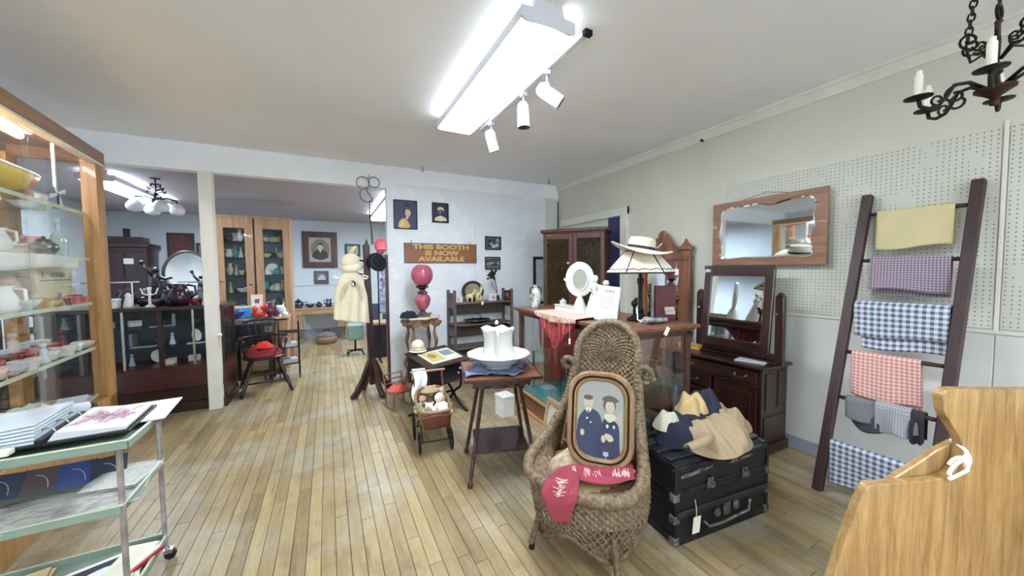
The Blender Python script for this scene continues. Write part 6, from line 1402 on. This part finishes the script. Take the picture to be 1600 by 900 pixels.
for k in range(5):
    x = -.16+.08*k; MB().tube([(x*.8,.20,.68),(x,.27,.86)], .007, 6).build('spindle', m_wd, wd)
MB().tube([(-.2,.25,.86),(-.1,.285,.88),(.1,.285,.88),(.2,.25,.86)], .018, 8).build('crest_rail', m_wd, wd, True)
rcl = heap('quilt', '', (-.75,5.49,.456), [.2,.19,.17,.18,.2,.19,.18,.19], .13, mat('red_print', (170,36,36), .9, scale=26, rgb2=(60,36,34), bmp=.2), 71, rough=.02); tag(rcl, 'red and dark print cloth heaped on the seat of the windsor chair', 'cloth')
rcl2 = heap('cushion', '', (-.74,5.42,.56), [.1,.09,.09,.1,.1,.09,.09,.1], .07, mat('bright_red', (210,40,38), .85, var=.15), 73, rough=.008); tag(rcl2, 'bright red cushion on top of the cloth in the windsor chair', 'cushion')
# small table with books to the right of it
lr = thing('low_rack', 'low dark wire rack with white papers right of the windsor chair', 'rack', (-.52, 5.98, 0), .1)
for sx in (-.12,.12):
    for sy in (-.12,.12): MB().tube([(sx,sy,0),(sx,sy,.8)], .008, 6).build('post', m_iron, lr)
for z in (.22,.45,.66): MB().tube([(-.12,-.12,z),(.12,-.12,z),(.12,.12,z),(-.12,.12,z)], .007, 6, True).bx(-.12,.12,-.12,.12,z-.004,z).build('tier', m_iron, lr)
for k, z in enumerate((.222,.452)): 
    p = thing('paper_stack', 'stack of white papers on the %s tier of the low dark rack' % ('lowest','middle')[k], 'paper', (-.52,5.98,z), .2); MB().bx(-.09,.09,-.09,.09,0,.05).build('pages', m_paper, p); MB().bx(-.085,.088,-.088,.085,.05,.056).build('top_sheet', tcol((206,206,210)), p)
# ---- desk with silver at the far wall
dk = thing('library_desk', 'oak library desk with carved bracket legs against the far wall', 'desk', (-.14, 8.72, 0))
MB().bx(-.58,.58,0,.6,.70,.735).build('top', m_bo, dk, bev=.006); MB().bx(-.54,.54,.02,.58,.6,.70).build('apron', m_bo, dk)
for x in (-.36,.0): d = B(x,x+.34,.008,.02,.615,.69).build('drawer', m_bo, dk, bev=.004); MB().sph((x+.17,.0,.65), .012, 7).build('knob', m_brass, d)
for sx in (-.5,.5):
    for sy in (.05,.55): B(sx-.03,sx+.03,sy-.03,sy+.03,0,.6).build('leg', m_bo, dk, bev=.003)
    for k in range(4): B(sx*.98-.16*(sx/abs(sx))*(k+.8)/4-.012, sx*.98-.16*(sx/abs(sx))*(k+.8)/4+.012, .04, .055, .3, .6).build('slat', m_bo, dk)
    MB().prism([(sx*.94,.3),(sx*.6,.3),(sx*.6,.33),(sx*.94,.33)], .035, .06, 'y').build('slat_rail', m_bo, dk)
for k, (x, kd, s, l) in enumerate(((-.44,'teapot',1.7,'silver coffee pot with tall lid at the left of the oak library desk'),(-.22,'bowl',1.3,'low silver bowl left of the middle of the oak library desk'),(-.05,'teapot',1.1,'small silver teapot in the middle of the oak library desk'),(.14,'jug',1.2,'silver cream jug right of the middle of the oak library desk'),(.34,'teapot',1.5,'large silver teapot at the right end of the oak library desk'))):
    ware(kd, {'jug':'cream_jug'}.get(kd, kd), l, kd, (-.14+x, 8.95, .735), s, mat('dark_silver', (92,96,112), .25, .9, var=.3), k)
frame_pic('portrait', 'large dark framed oval portrait of a man hung on the far wall', (-.135, YF-.005, 2.02), .71, .82, .13, wood('portrait_frame_wood', (48,28,32), (84,54,54), 'z', 10, .4),
    [((176,168,150), rc(.46,.57)), ((128,122,112), ell(0,0,.19,.24,28)), ((56,56,60), shp([(-.16,-.17),(-.13,-.05),(-.06,-.01),(.06,-.01),(.13,-.05),(.16,-.17),(.0,-.23)])), ((226,222,210), [(-.025,-.01),(.025,-.01),(0,-.07)]), ((206,190,166), ell(0,.06,.055,.075,18)), ((44,42,44), shp([(-.06,.09),(-.04,.14),(.0,.15),(.04,.14),(.06,.09),(.03,.11),(-.03,.11)])), ((50,46,46), ell(-.02,.07,.008,.005,8)), ((50,46,46), ell(.02,.07,.008,.005,8)), ((150,100,90), ell(0,.02,.018,.005,8)), ((186,166,146), ell(0,.05,.007,.014,8))], depth=.05)
frame_pic('small_picture', 'small dark framed picture under the large oval portrait', (-.13, YF-.005, 1.38), .3, .31, .035, m_stov, [((110,104,112), rc(.24,.25)), ((186,190,196), shp([(-.08,-.06),(-.02,.06),(.05,.05),(.08,-.05)])), ((60,56,66), rc(.2,.05,0,-.08))])
frame_pic('small_picture', 'small black framed print behind the coat tree on the far wall', (.55, YF-.005, 2.02), .34, .3, .05, m_black, [((166,172,180), rc(.25,.21)), ((80,80,90), ell(0,0,.06,.07,12))])
# basket, footstool, things at the right
bk = thing('sewing_basket', 'round tan basket with a dark lid on the floor under the desk', 'basket', (-.06, 8.5, 0))
MB().lathe([(.0,0),(.17,0),(.2,.05),(.21,.11),(.19,.16),(.18,.16)], 26).build('body', m_pw, bk, True); MB().lathe([(.195,.16),(.2,.175),(.15,.22),(.06,.245),(0,.25)], 26).build('lid', mat('grey_lid', (112,104,104), .7, var=.3, scale=12), bk, True); MB().tube([(-.06,0,.245),(-.04,0,.28),(.04,0,.28),(.06,0,.245)], .010, 6).build('handle', m_iron, bk, True)
gs = thing('piano_stool', 'small stool with a green grey seat on an iron base behind the coat tree', 'stool', (.41, 7.05, 0))
MB().bx(-.13,.13,-.12,.12,.28,.56).build('padded_seat', mat('sage_green', (112,138,128), .7, var=.1), gs, bev=.02); MB().tube([(0,0,.06),(0,0,.28)], .016, 8).build('column', m_iron, gs)
for s in (-1,1): MB().tube([(s*.13,-.1,0),(s*.12,-.1,.07),(0,-.0,.09)], .012, 7).tube([(s*.13,.1,0),(s*.12,.1,.07),(0,.0,.09)], .012, 7).build('foot', m_iron, gs, True)
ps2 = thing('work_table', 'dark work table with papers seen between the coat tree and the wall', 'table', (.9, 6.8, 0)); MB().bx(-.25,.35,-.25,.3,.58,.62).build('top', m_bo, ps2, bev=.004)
MB().bx(-.22,.32,-.2,.27,.0,.58).build('body', mat('dark_grey_cloth', (44,40,50), .9, var=.2), ps2)  # table body in dark grey cloth
ware('book','book','stack edge of white book on the dark work table','book',(.82,6.72,.62),1.0,tcol((226,226,230)),1.2)
bl2 = thing('framed_board', 'dark blue grey board leaning on the work table', 'board', (.84,6.98,.62)); MB().bx(-.2,.2,0,.02,0,.3, T(rx=-.2)).build('panel', tcol((50,56,70)), bl2); MB().bx(-.21,.21,-.004,.024,-.0,.02, T(rx=-.2)).build('bottom_rail', m_black, bl2)
kc = thing('kimono', 'pale blue and violet flowered garment hanging behind the red cap', 'clothing', (.93, 6.35, 1.75)); MB().grid(lambda u, v: ((u-.5)*.36*(.8+.2*v), .02*math.sin(u*16), -.95*v), 24, 20, su=.36, sv=.95).build('cloth', mat('violet_flowers', (196,214,230), .9, scale=14, rgb2=(88,48,120)), kc, True, solid=.004)
MB().tube([(-.17,0,.005),(0,0,.05),(.17,0,.005)], .008, 6).tube([(0,0,.05),(0,0,.12),(.02,0,.14),(.03,0,.12)], .004, 5).build('hanger', m_iron, kc)
gr = thing('garment_rail', 'black floor standing garment rail behind the pegboard edge', 'rack', (1.05, 6.35, 0)); MB().tube([(-.3,0,0),(-.3,0,1.87),(.4,0,1.87),(.4,0,0)], .012, 7).build('rail', m_iron, gr)
for x in (-.3,.4): MB().tube([(x,-.2,.012),(x,.2,.012)], .012, 7).build('foot', m_iron, gr)
# ---- globe chandelier
gl = thing('globe_chandelier', 'black chandelier with frosted globe shades hanging in the far room', 'chandelier', (-1.86, 6.0, 2.40))
MB().tube([(0,0,.0),(0,0,.28)], .008, 6).lathe([(0,.27),(.05,.272),(.05,.28)], 12).build('rod', m_iron, gl); MB().lathe([(0,-.03),(.03,-.02),(.05,.02),(.02,.05),(.03,.08),(.01,.1)], 14).build('body', m_iron, gl, smooth=2)
for r, z in ((.09,.12),(.075,.16),(.05,.2)): MB().tube([(r*math.cos(t), r*math.sin(t), z+.012*math.sin(t*6)) for t in [k*PI/12 for k in range(24)]], .006, 5, True).build('tier', m_iron, gl)
m_fro = mat('frosted_glass', (214,216,222), .3, var=.03)
for k in range(4):
    a = k*PI/2+.5; c, s = math.cos(a), math.sin(a); ar = MB().tube([(0,0,.02),(.1*c,.1*s,.05),(.19*c,.19*s,.03),(.19*c,.19*s,-.0)], .010, 7).build('arm', m_iron, gl, True)
    MB().lathe([(.03,-.01),(.045,-.02),(.075,-.06),(.08,-.10),(.06,-.14),(.0,-.155)], 18, T(.19*c,.19*s,0)).build('globe', m_fro, ar, True)
# ================================================================ TALL OAK SHOWCASE AT THE LEFT
sw = thing('showcase', 'tall oak and glass showcase full of goods at the left edge', 'display case', (-1.63, 4.23, 0), math.radians(5.1))
m_so = wood('showcase_oak', (150,106,58), (188,144,90), 'z', 14, .45, .1); m_soy = wood('showcase_oak_long', (124,88,60), (158,118,84), 'y', 14, .45, .1)
SL, SD, SH = 2.0, .52, 2.5
for x, y in ((0,0),(-SD,0),(0,-SL),(-SD,-SL)):
    MB().bx(x-.09 if x == 0 else x, x if x == 0 else x+.07, y-.14 if y == 0 else y, y if y == 0 else y+.14, 0, 2.41).build('corner_post', m_so, sw, bev=.004)
MB().bx(-.03, .01, -SL, .0, 2.40, SH).bx(-SD,-SD+.03,-SL,0,2.40,SH).bx(-SD,0,-.03,.005,2.40,SH).bx(-SD,0,-SL,-SL+.03,2.40,SH).build('cornice', m_soy, sw, bev=.004)
B(-SD,0,-SL,0,SH-.012,SH).build('roof', m_soy, sw)
B(-.04,.012,-SL,-.0,2.385,2.40).build('door_track', mat('white_track', (226,222,212), .4), sw)
MB().bx(-SD,0,-SL,0,.0,.50).build('base', m_so, sw, bev=.004)
for z in (.52,.905,1.265,1.615,1.97): 
    B(-SD+.03,-.07,-SL+.03,-.03,z,z+.012).build('shelf', glass('shelf_glass', (.94,.98,.96)), sw); B(-.072,-.066,-SL+.03,-.1,z-.006,z+.018).build('shelf_edge', mat('pale_green_edge', (206,216,186), .3), sw)
B(-.046,-.042,-1.0,-.14,.5,2.39).build('sliding_pane', m_glass, sw); B(-.036,-.032,-SL+.02,-.95,.5,2.39).build('sliding_pane', m_glass, sw)
B(-SD+.07,-.09,-.05,-.046,.5,2.39).build('end_pane', m_glass, sw)
B(-.062,-.05,-.62,-.6,2.1,2.39).build('pane_guide', mat('white_track', (226,222,212)), sw)
for x, y in ((-.3,-.6),(-.3,-1.2)): pass
lf = thing('case_light', 'bright fluorescent tube under the roof inside the oak showcase', 'light', sw.matrix_basis @ Vector((-.2,-1.2,2.44)), math.radians(5.1))
MB().bx(-.05,.05,-.62,.62,.0,.04).build('batten', m_hous, lf); MB().tube([(0,-.6,-.022),(0,.6,-.022)], .02, 12).build('tube', emit('showcase_tube', (.95,.97,1), 130), lf, smooth=2)
def SP(x, y, z): return tuple(Euler((0,0,math.radians(5.1))).to_matrix() @ Vector((x, y, 0))+Vector((-1.63, 4.23, z)))
SHELF = dict(a=.533, b=.918, c=1.278, d=1.628, e=1.983)
# top shelf: toy boat
bt = thing('toy_boat', 'long yellow toy boat hull with red tip on the top shelf of the oak showcase', 'toy', SP(-.18,-1.02,SHELF['e']), math.radians(5.1))
def hull(u, v, z0=0):
    w = .10*(1-abs(2*v-1)**2.6); a = PI*u
    return (-w*math.cos(a), (v-.5)*1.1, .16+.03*abs(2*v-1)**2-(.12*(1-abs(2*v-1)**4))*math.sin(a))
ms = [mat('yellow_paint', (228,196,70), .35), mat('red_paint', (206,84,52), .35)]
mb = MB(); mb.grid(hull, 14, 48)
for i in range(len(mb.f)): mb.mi[i] = 1 if i % 48 > 34 else 0
mb.build('hull', ms, bt, True, solid=.006)
MB().tube([hull(0, k/30) for k in range(31)], .009, 6).tube([hull(1, k/30) for k in range(31)], .009, 6).build('gunwale', mat('white_paint2', (236,232,222), .4), bt, True)
for y in (-.3,.3): MB().bx(-.06,.06,y-.02,y+.02,0,.06).build('cradle', m_so, bt)
prp = thing('toy_windmill', 'small white toy propeller beside the tip of the yellow boat', 'toy', SP(-.14,-.34,SHELF['e'])); MB().tube([(0,0,0),(0,0,.11)], .006, 6).lathe([(.0,0),(.03,0),(.03,.008)], 12).build('stand', m_iron, prp)
for k in range(4): a = k*PI/2+.4; MB().prism([(.01,-.006),(.09,-.02),(.095,.012),(.01,.01)], -.002, .002, 'x', T(0,0,.11,rx=a)).build('blade', m_white, prp)
for k in range(6):
    ware(('plate','bowl','cup','box','jug','cup')[k], ('plate','bowl','cup','trinket_box','jug','cup')[k], '%s behind the yellow boat in the oak showcase, %s from the post' % (('white plate','pale bowl','cream cup','tan box','white jug','grey cup')[k], ORD[k]), ('plate','bowl','cup','box','jug','cup')[k], SP(-.40,-.45-.22*k,SHELF['e']), 1.0, tcol(((232,232,228),(214,216,214),(226,214,190),(196,164,116),(236,236,232),(170,176,182))[k]), k)
# second shelf from the top: white cloth edge, bottle, teapot
cl_ = thing('shelf_cloth', 'white cloth lining hanging over the second shelf of the oak showcase', 'cloth', SP(0,0,SHELF['d']), math.radians(5.1))
def scl(u, v):
    y = -1.55+1.17*u; s = v*.44
    return (-.40+s if s < .35 else -.052+.004*math.sin(u*40), y, .003+.002*math.sin(u*25) if s < .35 else .003-(s-.35)-.012*math.sin(u*7))
MB().grid(scl, 60, 16).build('cloth', mat('white_linen', (232,232,226), .9, var=.04, bmp=.15, bscale=200), cl_, True, solid=.003)
MB().tube([scl(k/60, 1) for k in range(61)], .004, 5).build('hem', mat('cream_hem', (214,206,180), .9), cl_)
ware('bottle','decanter','clear cut glass decanter nearest the post on the white shelf cloth','bottle',SP(-.14,-.38,SHELF['d']+.006),1.3,m_cut)
ware('teapot','teapot','small dark and silver teapot beside the decanter on the white shelf cloth','teapot',SP(-.15,-.54,SHELF['d']+.006),1.1,silver,2.0,None,m_black)
for k in range(5):
    ware(('jug','vase','bowl','jug','vase')[k], ('jug','vase','bowl','jug','vase')[k], 'white %s, %s from the teapot on the white shelf cloth' % (('jug','vase','bowl','jug','vase')[k], ORD[k]), ('jug','vase','bowl','jug','vase')[k], SP(-.22-.08*(k % 2),-.86-.17*k,SHELF['d']+.006), 1.1, tcol(((236,234,228),(220,214,200),(228,230,228),(232,226,212),(206,212,214))[k]), k)
# third shelf: printed box, pots, small things
pb = thing('printed_box', 'large cream printed carton on the middle shelf of the oak showcase', 'box', SP(-.25,-.46,SHELF['c']), math.radians(5.1))
MB().bx(-.1,.1,-.26,.26,0,.24).build('carton', mat('cream_card', (214,206,168), .7, var=.06), pb, bev=.002); MB().bx(-.103,.103,-.263,.263,.165,.285).build('lid', mat('pale_card', (222,216,188), .7, var=.05), pb, bev=.002)
m_ink = mat('grey_ink', (120,122,110), .8); Rl = (PI/2,0,PI/2)
lettering('K', .075, pb, m_ink, (.1042,-.13,.222), Rl, .0003); lettering('AERIEN', .052, pb, m_ink, (.1042,.055,.218), Rl, .0003, sx=1.15); MB().bx(.1035,.1045,-.17,.24,.18,.188).build('underline', m_ink, pb)
ware('jug','jug','tall pinkish stoneware crock left of the cream carton in the showcase','jug',SP(-.22,-.84,SHELF['c']+.0),1.7,tcol((206,176,150)))
sp_it = (('jug','white',(236,232,226),1.15,-.12,-1.08),('bowl','pale',(216,222,214),1.1,-.12,-.93),('cup','brown orange',(196,130,76),1.0,-.10,-.78),('bowl','yellow cream',(226,200,140),.7,-.10,-.68),('cup','amber',(206,164,90),.8,-.10,-.60),('figure','grey green',(150,164,150),.6,-.10,-.52),('box','dark red',(130,50,50),.7,-.11,-.46),('box','pink',(214,130,130),.75,-.11,-.37),('cup','rose red',(196,66,72),.95,-.11,-.28),('box','coral',(222,140,120),.7,-.10,-.21),('vase','white',(226,226,218),.9,-.2,-.12),('cup','ivory',(230,220,190),.8,-.13,-.15))
for k, (kd, nm, c, s, x, y) in enumerate(sp_it):
    ware(kd, {'figure':'figurine','box':'trinket_box'}.get(kd, kd), '%s %s, %s at the front of the middle showcase shelf' % (nm, {'figure':'figurine'}.get(kd, kd), ORD[k]), {'figure':'figurine'}.get(kd, kd), SP(x, y, SHELF['c']), s, tcol(c), k*.9)
# fourth shelf: rows of cups
n_ = 0
for row, x in enumerate((-.12,-.24,-.36)):
    for k in range(11):
        y = -1.28+k*.112+.03*row; kd = ('cup','cup','bowl','box','cup','figure','cup','box')[(k+row*3) % 8]; ci = (k*2+row*3) % 6
        c = ((232,226,220),(150,46,44),(226,206,196),(190,90,80),(206,214,224),(120,60,60))[ci]; nm = ('white','dark red','blush','brick','pale blue','maroon')[ci]
        ware(kd, {'figure':'figurine','box':'trinket_box'}.get(kd, kd), '%s %s, %s from left in the %s row on the fourth showcase shelf' % (nm, {'figure':'figurine'}.get(kd, kd), ORD[k], ('front','middle','back')[row]), {'figure':'figurine'}.get(kd, kd), SP(x, y, SHELF['b']), .82+.16*row, tcol(c, .3), k+row, 'cups and trinkets on the fourth showcase shelf')
for k, (kd, nm, c, s, x, y, q) in enumerate((('box','cream',(222,212,186),1.1,-.36,-.30,'d'),('jug','rose pink',(206,150,150),1.1,-.34,-.16,'d'),('vase','pale blue',(186,202,214),1.1,-.40,-.52,'d'),('plate','white',(228,228,224),1.2,-.42,-.75,'d'),('box','tan',(190,158,112),1.5,-.36,-.20,'e'),('bowl','pearl white',(232,230,224),1.4,-.30,-.34,'e'),('teapot','brown',(120,84,60),1.2,-.40,-.18,'c'),('jug','speckled grey',(160,160,156),1.3,-.38,-.84,'c'),('book','maroon',(110,40,44),1.2,-.42,-.97,'c'),('vase','ivory',(224,216,196),1.5,-.36,-1.12,'c'))):
    ware(kd, {'box':'trinket_box'}.get(kd, kd), '%s %s at the back of the %s showcase shelf' % (nm, kd, {'d':'second','e':'top','c':'middle'}[q]), kd, SP(x, y, SHELF[q]+(.008 if q == 'd' else 0)), s, tcol(c), k*.8)
# bottom shelf: white heaps of linen and fanned papers
for k, (y, s) in enumerate(((-1.35,1.15),(-1.1,1.0),(-.85,1.05),(-.62,.8))):
    h_ = heap('linen', '', SP(-.22, y, SHELF['a']), [.15*s,.12*s,.11*s,.13*s,.14*s,.12*s,.11*s,.13*s], .11*s, mat('white_linen', (232,232,226)), 80+k, rough=.02, rz=k); tag(h_, 'crumpled white linen on the bottom showcase shelf, %s heap from the left' % ORD[k], 'linen')
fp = thing('fanned_papers', 'fan of pale papers on the bottom shelf of the showcase near the post', 'paper', SP(-.2,-.34,SHELF['a']))
for k in range(6): MB().bx(-.02,.13,-.18,.10,.004*k+.001,.004*k+.003, T(rz=-.35+.14*k)).build('sheet', m_paper, fp)
# ================================================================ GREEN TROLLEY
gt = thing('trolley', 'pale green metal three tier trolley on castors heaped with papers in the near left corner', 'cart', (0, 0, 0))
m_gr = mat('mint_enamel', (146,162,146), .4, var=.12, scale=5, rgb2=(122,142,130)); m_leg = mat('dull_chrome', (176,172,178), .35, .8, var=.3, scale=14)
X0, X1, Y0, Y1 = -1.40, -.80, 2.06, 2.45
for x in (X0, X1):
    for y in (Y0, Y1):
        lg = MB().bar((x,y,.07), (x,y,.80), .018).build('leg', m_leg, gt, bev=.003)
        cst = MB().tube([(x,y,.075),(x+.01,y,.05)], .009, 8).bx(x-.005,x+.03,y-.016,y+.016,.035,.055).build('castor_fork', m_leg, gt); MB().tube([(x+.018,y-.010,.024),(x+.018,y+.010,.024)], .024, 14).build('wheel', m_black, cst)
for z, e in ((.10,.0),(.50,.0),(.78,.035)):
    a, b, c, d = X0-.02-e, X1+.0+e*1.1, Y0-.01-e*.6, Y1+.01
    MB().bx(a,b,c,d,z,z+.006).bx(a,b,c-.006,c,z-.004,z+.036).bx(a,b,d,d+.006,z-.004,z+.036).bx(a-.006,a,c,d,z-.004,z+.036).bx(b,b+.006,c,d,z-.004,z+.036).build('tray', m_gr, gt, bev=.003)
    MB().bx(a-.01,b+.01,c-.012,c,z+.03,z+.037).bx(a-.01,b+.01,d,d+.012,z+.03,z+.037).bx(b,b+.012,c,d,z+.03,z+.037).bx(a-.012,a,c,d,z+.03,z+.037).build('lip', mat('worn_mint_lip', (178,190,166), .4, var=.1), gt, bev=.002)
# papers on the trolley
def sheets(name, label, cat, x, y, z, w, d, n, rz, cols, jit=.02, t=.004):
    s = thing(name, label, cat, (x, y, z), rz)
    for k in range(n): MB().bx(-w/2,w/2,-d/2,d/2,k*t+.0005,(k+1)*t-.0005, T(rnd.uniform(-jit,jit), rnd.uniform(-jit,jit), 0, rz=rnd.uniform(-.06,.06))).build('sheet', tcol(cols[k % len(cols)]), s)
    return s
def newsprint(name):
    if name in MATS: return MATS[name]
    m, t, b = nt(name); MATS[name] = m
    v = coords(t, (1,1,1)); v2 = coords(t, (16,150,1)); n = noise(t, v2, 1.0, 2); w = noise(t, v, 6, 3)
    c = mixc(t, ramp(t, n, [(.47,(0,0,0)),(.56,(.65,.65,.65))]), lin((206,202,194)), lin((118,116,114))); c = mixc(t, ramp(t, w, [(.56,(0,0,0)),(.62,(.5,.5,.5))]), c, lin((104,102,100)))
    t.links.new(c, b.inputs['Base Color']); b.inputs['Roughness'].default_value = .9; return m
m_news = newsprint('newsprint')
ab = thing('ring_binder', 'open black ring binder with clear sleeves and a pink print on the top tray', 'binder', (-1.03, 2.26, .818), .06)
MB().bx(-.01,.24,-.17,.18,0,.012).bx(-.27,-.03,-.17,.18,0,.012).bx(-.03,-.01,-.17,.18,0,.03).build('cover', m_black, ab, bev=.003)
MB().prism([(.0,.013),(.225,.013),(.23,.026),(.12,.034),(.02,.045)], -.155, .165, 'y').build('right_pages', m_paper, ab)
for k in range(6): MB().prism([(-.26,.013+.010*k),(-.035,.013+.014*k),(-.035,.023+.014*k),(-.262,.020+.010*k)], -.155+.003*k, .165-.004*k, 'y').build('sleeve_page', mat('clear_sleeve', (206,214,222), .15, var=.1, scale=3), ab)
for y in (-.1,0,.1): MB().tube([(-.02+.022*math.cos(t), y, .03+.024*math.sin(t)) for t in [k*PI/8 for k in range(9)]], .003, 6).build('ring', m_chrome, ab)
pk = MB()
for q in range(26): u = q/25; pk.tube([(.03+.16*u, -.1+.2*((q*7) % 13)/13+.02*math.sin(k_*.7+q), .0455-.012*u) for k_ in range(2)]+[(.05+.16*u, -.06+.2*((q*5) % 11)/11, .0445-.012*u)], .002, 3)
pk.build('pink_print', mat('rose_ink', (206,140,160), .7, scale=30, rgb2=(150,120,140)), ab)['kind'] = 'stuff'
ob = thing('white_board', 'white sheet of board overhanging the right end of the top tray', 'board', (-.84, 2.42, .8185), .08); MB().bx(-.10,.12,-.20,.13,0,.004).build('sheet', m_paper, ob); MB().bx(-.1,.12,-.2,-.196,-.0015,0.0).build('edge', tcol((180,184,190)), ob)
fo = thing('folder', 'black folder standing open with white sheets at the back of the top tray', 'folder', (-1.20, 2.455, .82), .12); MB().bx(-.2,.17,-.004,.0,0,.05, T(rx=-.5)).build('cover', m_black, fo)
for k in range(4): MB().bx(-.19,.15,-.008-.004*k,-.006-.004*k,.0,.04+.006*k, T(rx=-.55+.06*k)).build('sheet', m_paper, fo)
wb_ = tag(MB().bx(-.16,.09,-.02,.02,0,.022).build('cream_block', mat('cream_block', (230,226,196), .5), None, bev=.003, loc=(-1.18, 2.055, .818), rot=(0,0,.03)), 'cream painted strip of wood on the near lip of the top tray', 'block')
sh2 = thing('newspaper', 'grey printed newspaper spread along the front of the middle tray', 'newspaper', (-1.03, 2.19, .508), .12)
MB().grid(lambda u, v: ((u-.5)*.5, (v-.5)*.27, .012+.012*math.sin(u*5)*math.sin(v*4)), 20, 10).build('front_page', m_news, sh2, True, solid=.003); MB().grid(lambda u, v: ((u-.5)*.5-.02, (v-.5)*.27+.02, .004+.004*math.sin(u*5)), 14, 8).build('inner_page', m_news, sh2, True, solid=.003)
sh3 = thing('newspaper', 'folded white newspaper at the right end of the middle tray', 'newspaper', (-.90, 2.34, .512), -.15)
MB().grid(lambda u, v: ((u-.5)*.2, (v-.5)*.22, .024+.008*math.sin(u*5+1)*math.sin(v*4)), 12, 10).build('front_page', mat('pale_newsprint', (222,220,214), .9, scale=60, rgb2=(190,188,184)), sh3, True, solid=.003); MB().grid(lambda u, v: ((u-.5)*.2+.006, (v-.5)*.22, .016), 4, 4).build('inner_page', m_news, sh3, solid=.003)
for k, (x, c, nm) in enumerate(((-1.32,(70,76,96),'slate'),(-1.20,(96,84,88),'brown grey'),(-1.08,(64,84,140),'blue'),(-.97,(60,66,84),'navy'))):
    mz = thing('magazine', '%s covered magazine leaning at the back of the middle tray, %s from the left' % (nm, ORD[k]), 'magazine', (x, 2.39, .509), .1*k-.1); MB().bx(-.06,.06,-.004,.0,0,.11, T(rx=-.6)).build('cover', tcol(c), mz); MB().bx(-.058,.058,.0005,.006,0,.105, T(rx=-.6)).build('pages', m_paper, mz); MB().tube([(-.02+.06*math.cos(t)*.8, -.005, .02+.06*math.sin(t)) for t in [j*PI/20 for j in range(11)]], .0015, 4, False, T(rx=-.6)).build('printed_arc', m_paper, mz)
mgf = thing('magnifying_glass', 'small dark rimmed magnifying glass lying at the left of the middle tray', 'magnifying glass', (-1.27, 2.10, .511)); MB().tube([(.035*math.cos(t), .035*math.sin(t), .006) for t in [k*PI/10 for k in range(20)]], .005, 6, True).build('rim', m_black, mgf); MB().tube([(-.035,0,.006),(-.12,.0,.008)], .007, 6).build('handle', m_black, mgf); MB().prism(ell(0,0,.034,.034,20), .005, .007, 'z').build('lens', m_glass, mgf)
pm = thing('picture_magazine', 'large magazine with a dark photograph on its cover on the bottom tray', 'magazine', (-1.0, 2.22, .113), .35); MB().bx(-.19,.17,-.15,.15,0,.012).build('pages', m_paper, pm)
flat('cover', [((232,230,226), rc(.36,.3,-.01,0)), ((40,40,56), rc(.31,.25,-.01,.0)), ((222,224,224), shp([(-.06,-.03),(-.03,.05),(.06,.08),(.12,.04),(.08,-.03),(.0,-.06)])), ((96,98,116), shp([(-.15,-.08),(-.1,.0),(-.06,-.02),(-.05,-.09)])), ((186,188,192), shp([(-.1,-.1),(-.02,-.07),(.05,-.1),(.0,-.12)]))], pm, T(0,0,.0125,rx=-PI/2))
for k, (x, y, z, w, d, c, l, rz) in enumerate(((-.88,2.36,.113,.12,.14,((232,230,220),(226,222,200)),'stack of loose white papers at the far right of the bottom tray',-.2),(-.86,2.15,.128,.08,.16,((230,220,190),(222,214,184)),'stack of cream papers at the near right corner of the bottom tray',.1),(-1.28,2.34,.113,.22,.16,((196,110,110),(226,206,150)),'red and yellow magazines at the back left of the bottom tray',.2),(-1.28,2.16,.113,.2,.14,((70,90,130),(90,104,140)),'blue magazines at the near left of the bottom tray',-.1))): sheets('paper_stack', l, 'paper', x, y, z, w, d, 4, rz, c, .008)
rbk = thing('thin_book', 'thin book with a red spine between the papers on the bottom tray', 'book', (-.865, 2.27, .131), 1.15); MB().bx(-.09,.09,-.05,.05,0,.016).build('pages', m_paper, rbk); MB().bx(-.095,.095,-.062,-.05,0,.018).build('spine', tcol((160,26,38)), rbk); MB().bx(-.095,.095,-.052,.052,.016,.018).build('cover', tcol((214,206,184)), rbk)
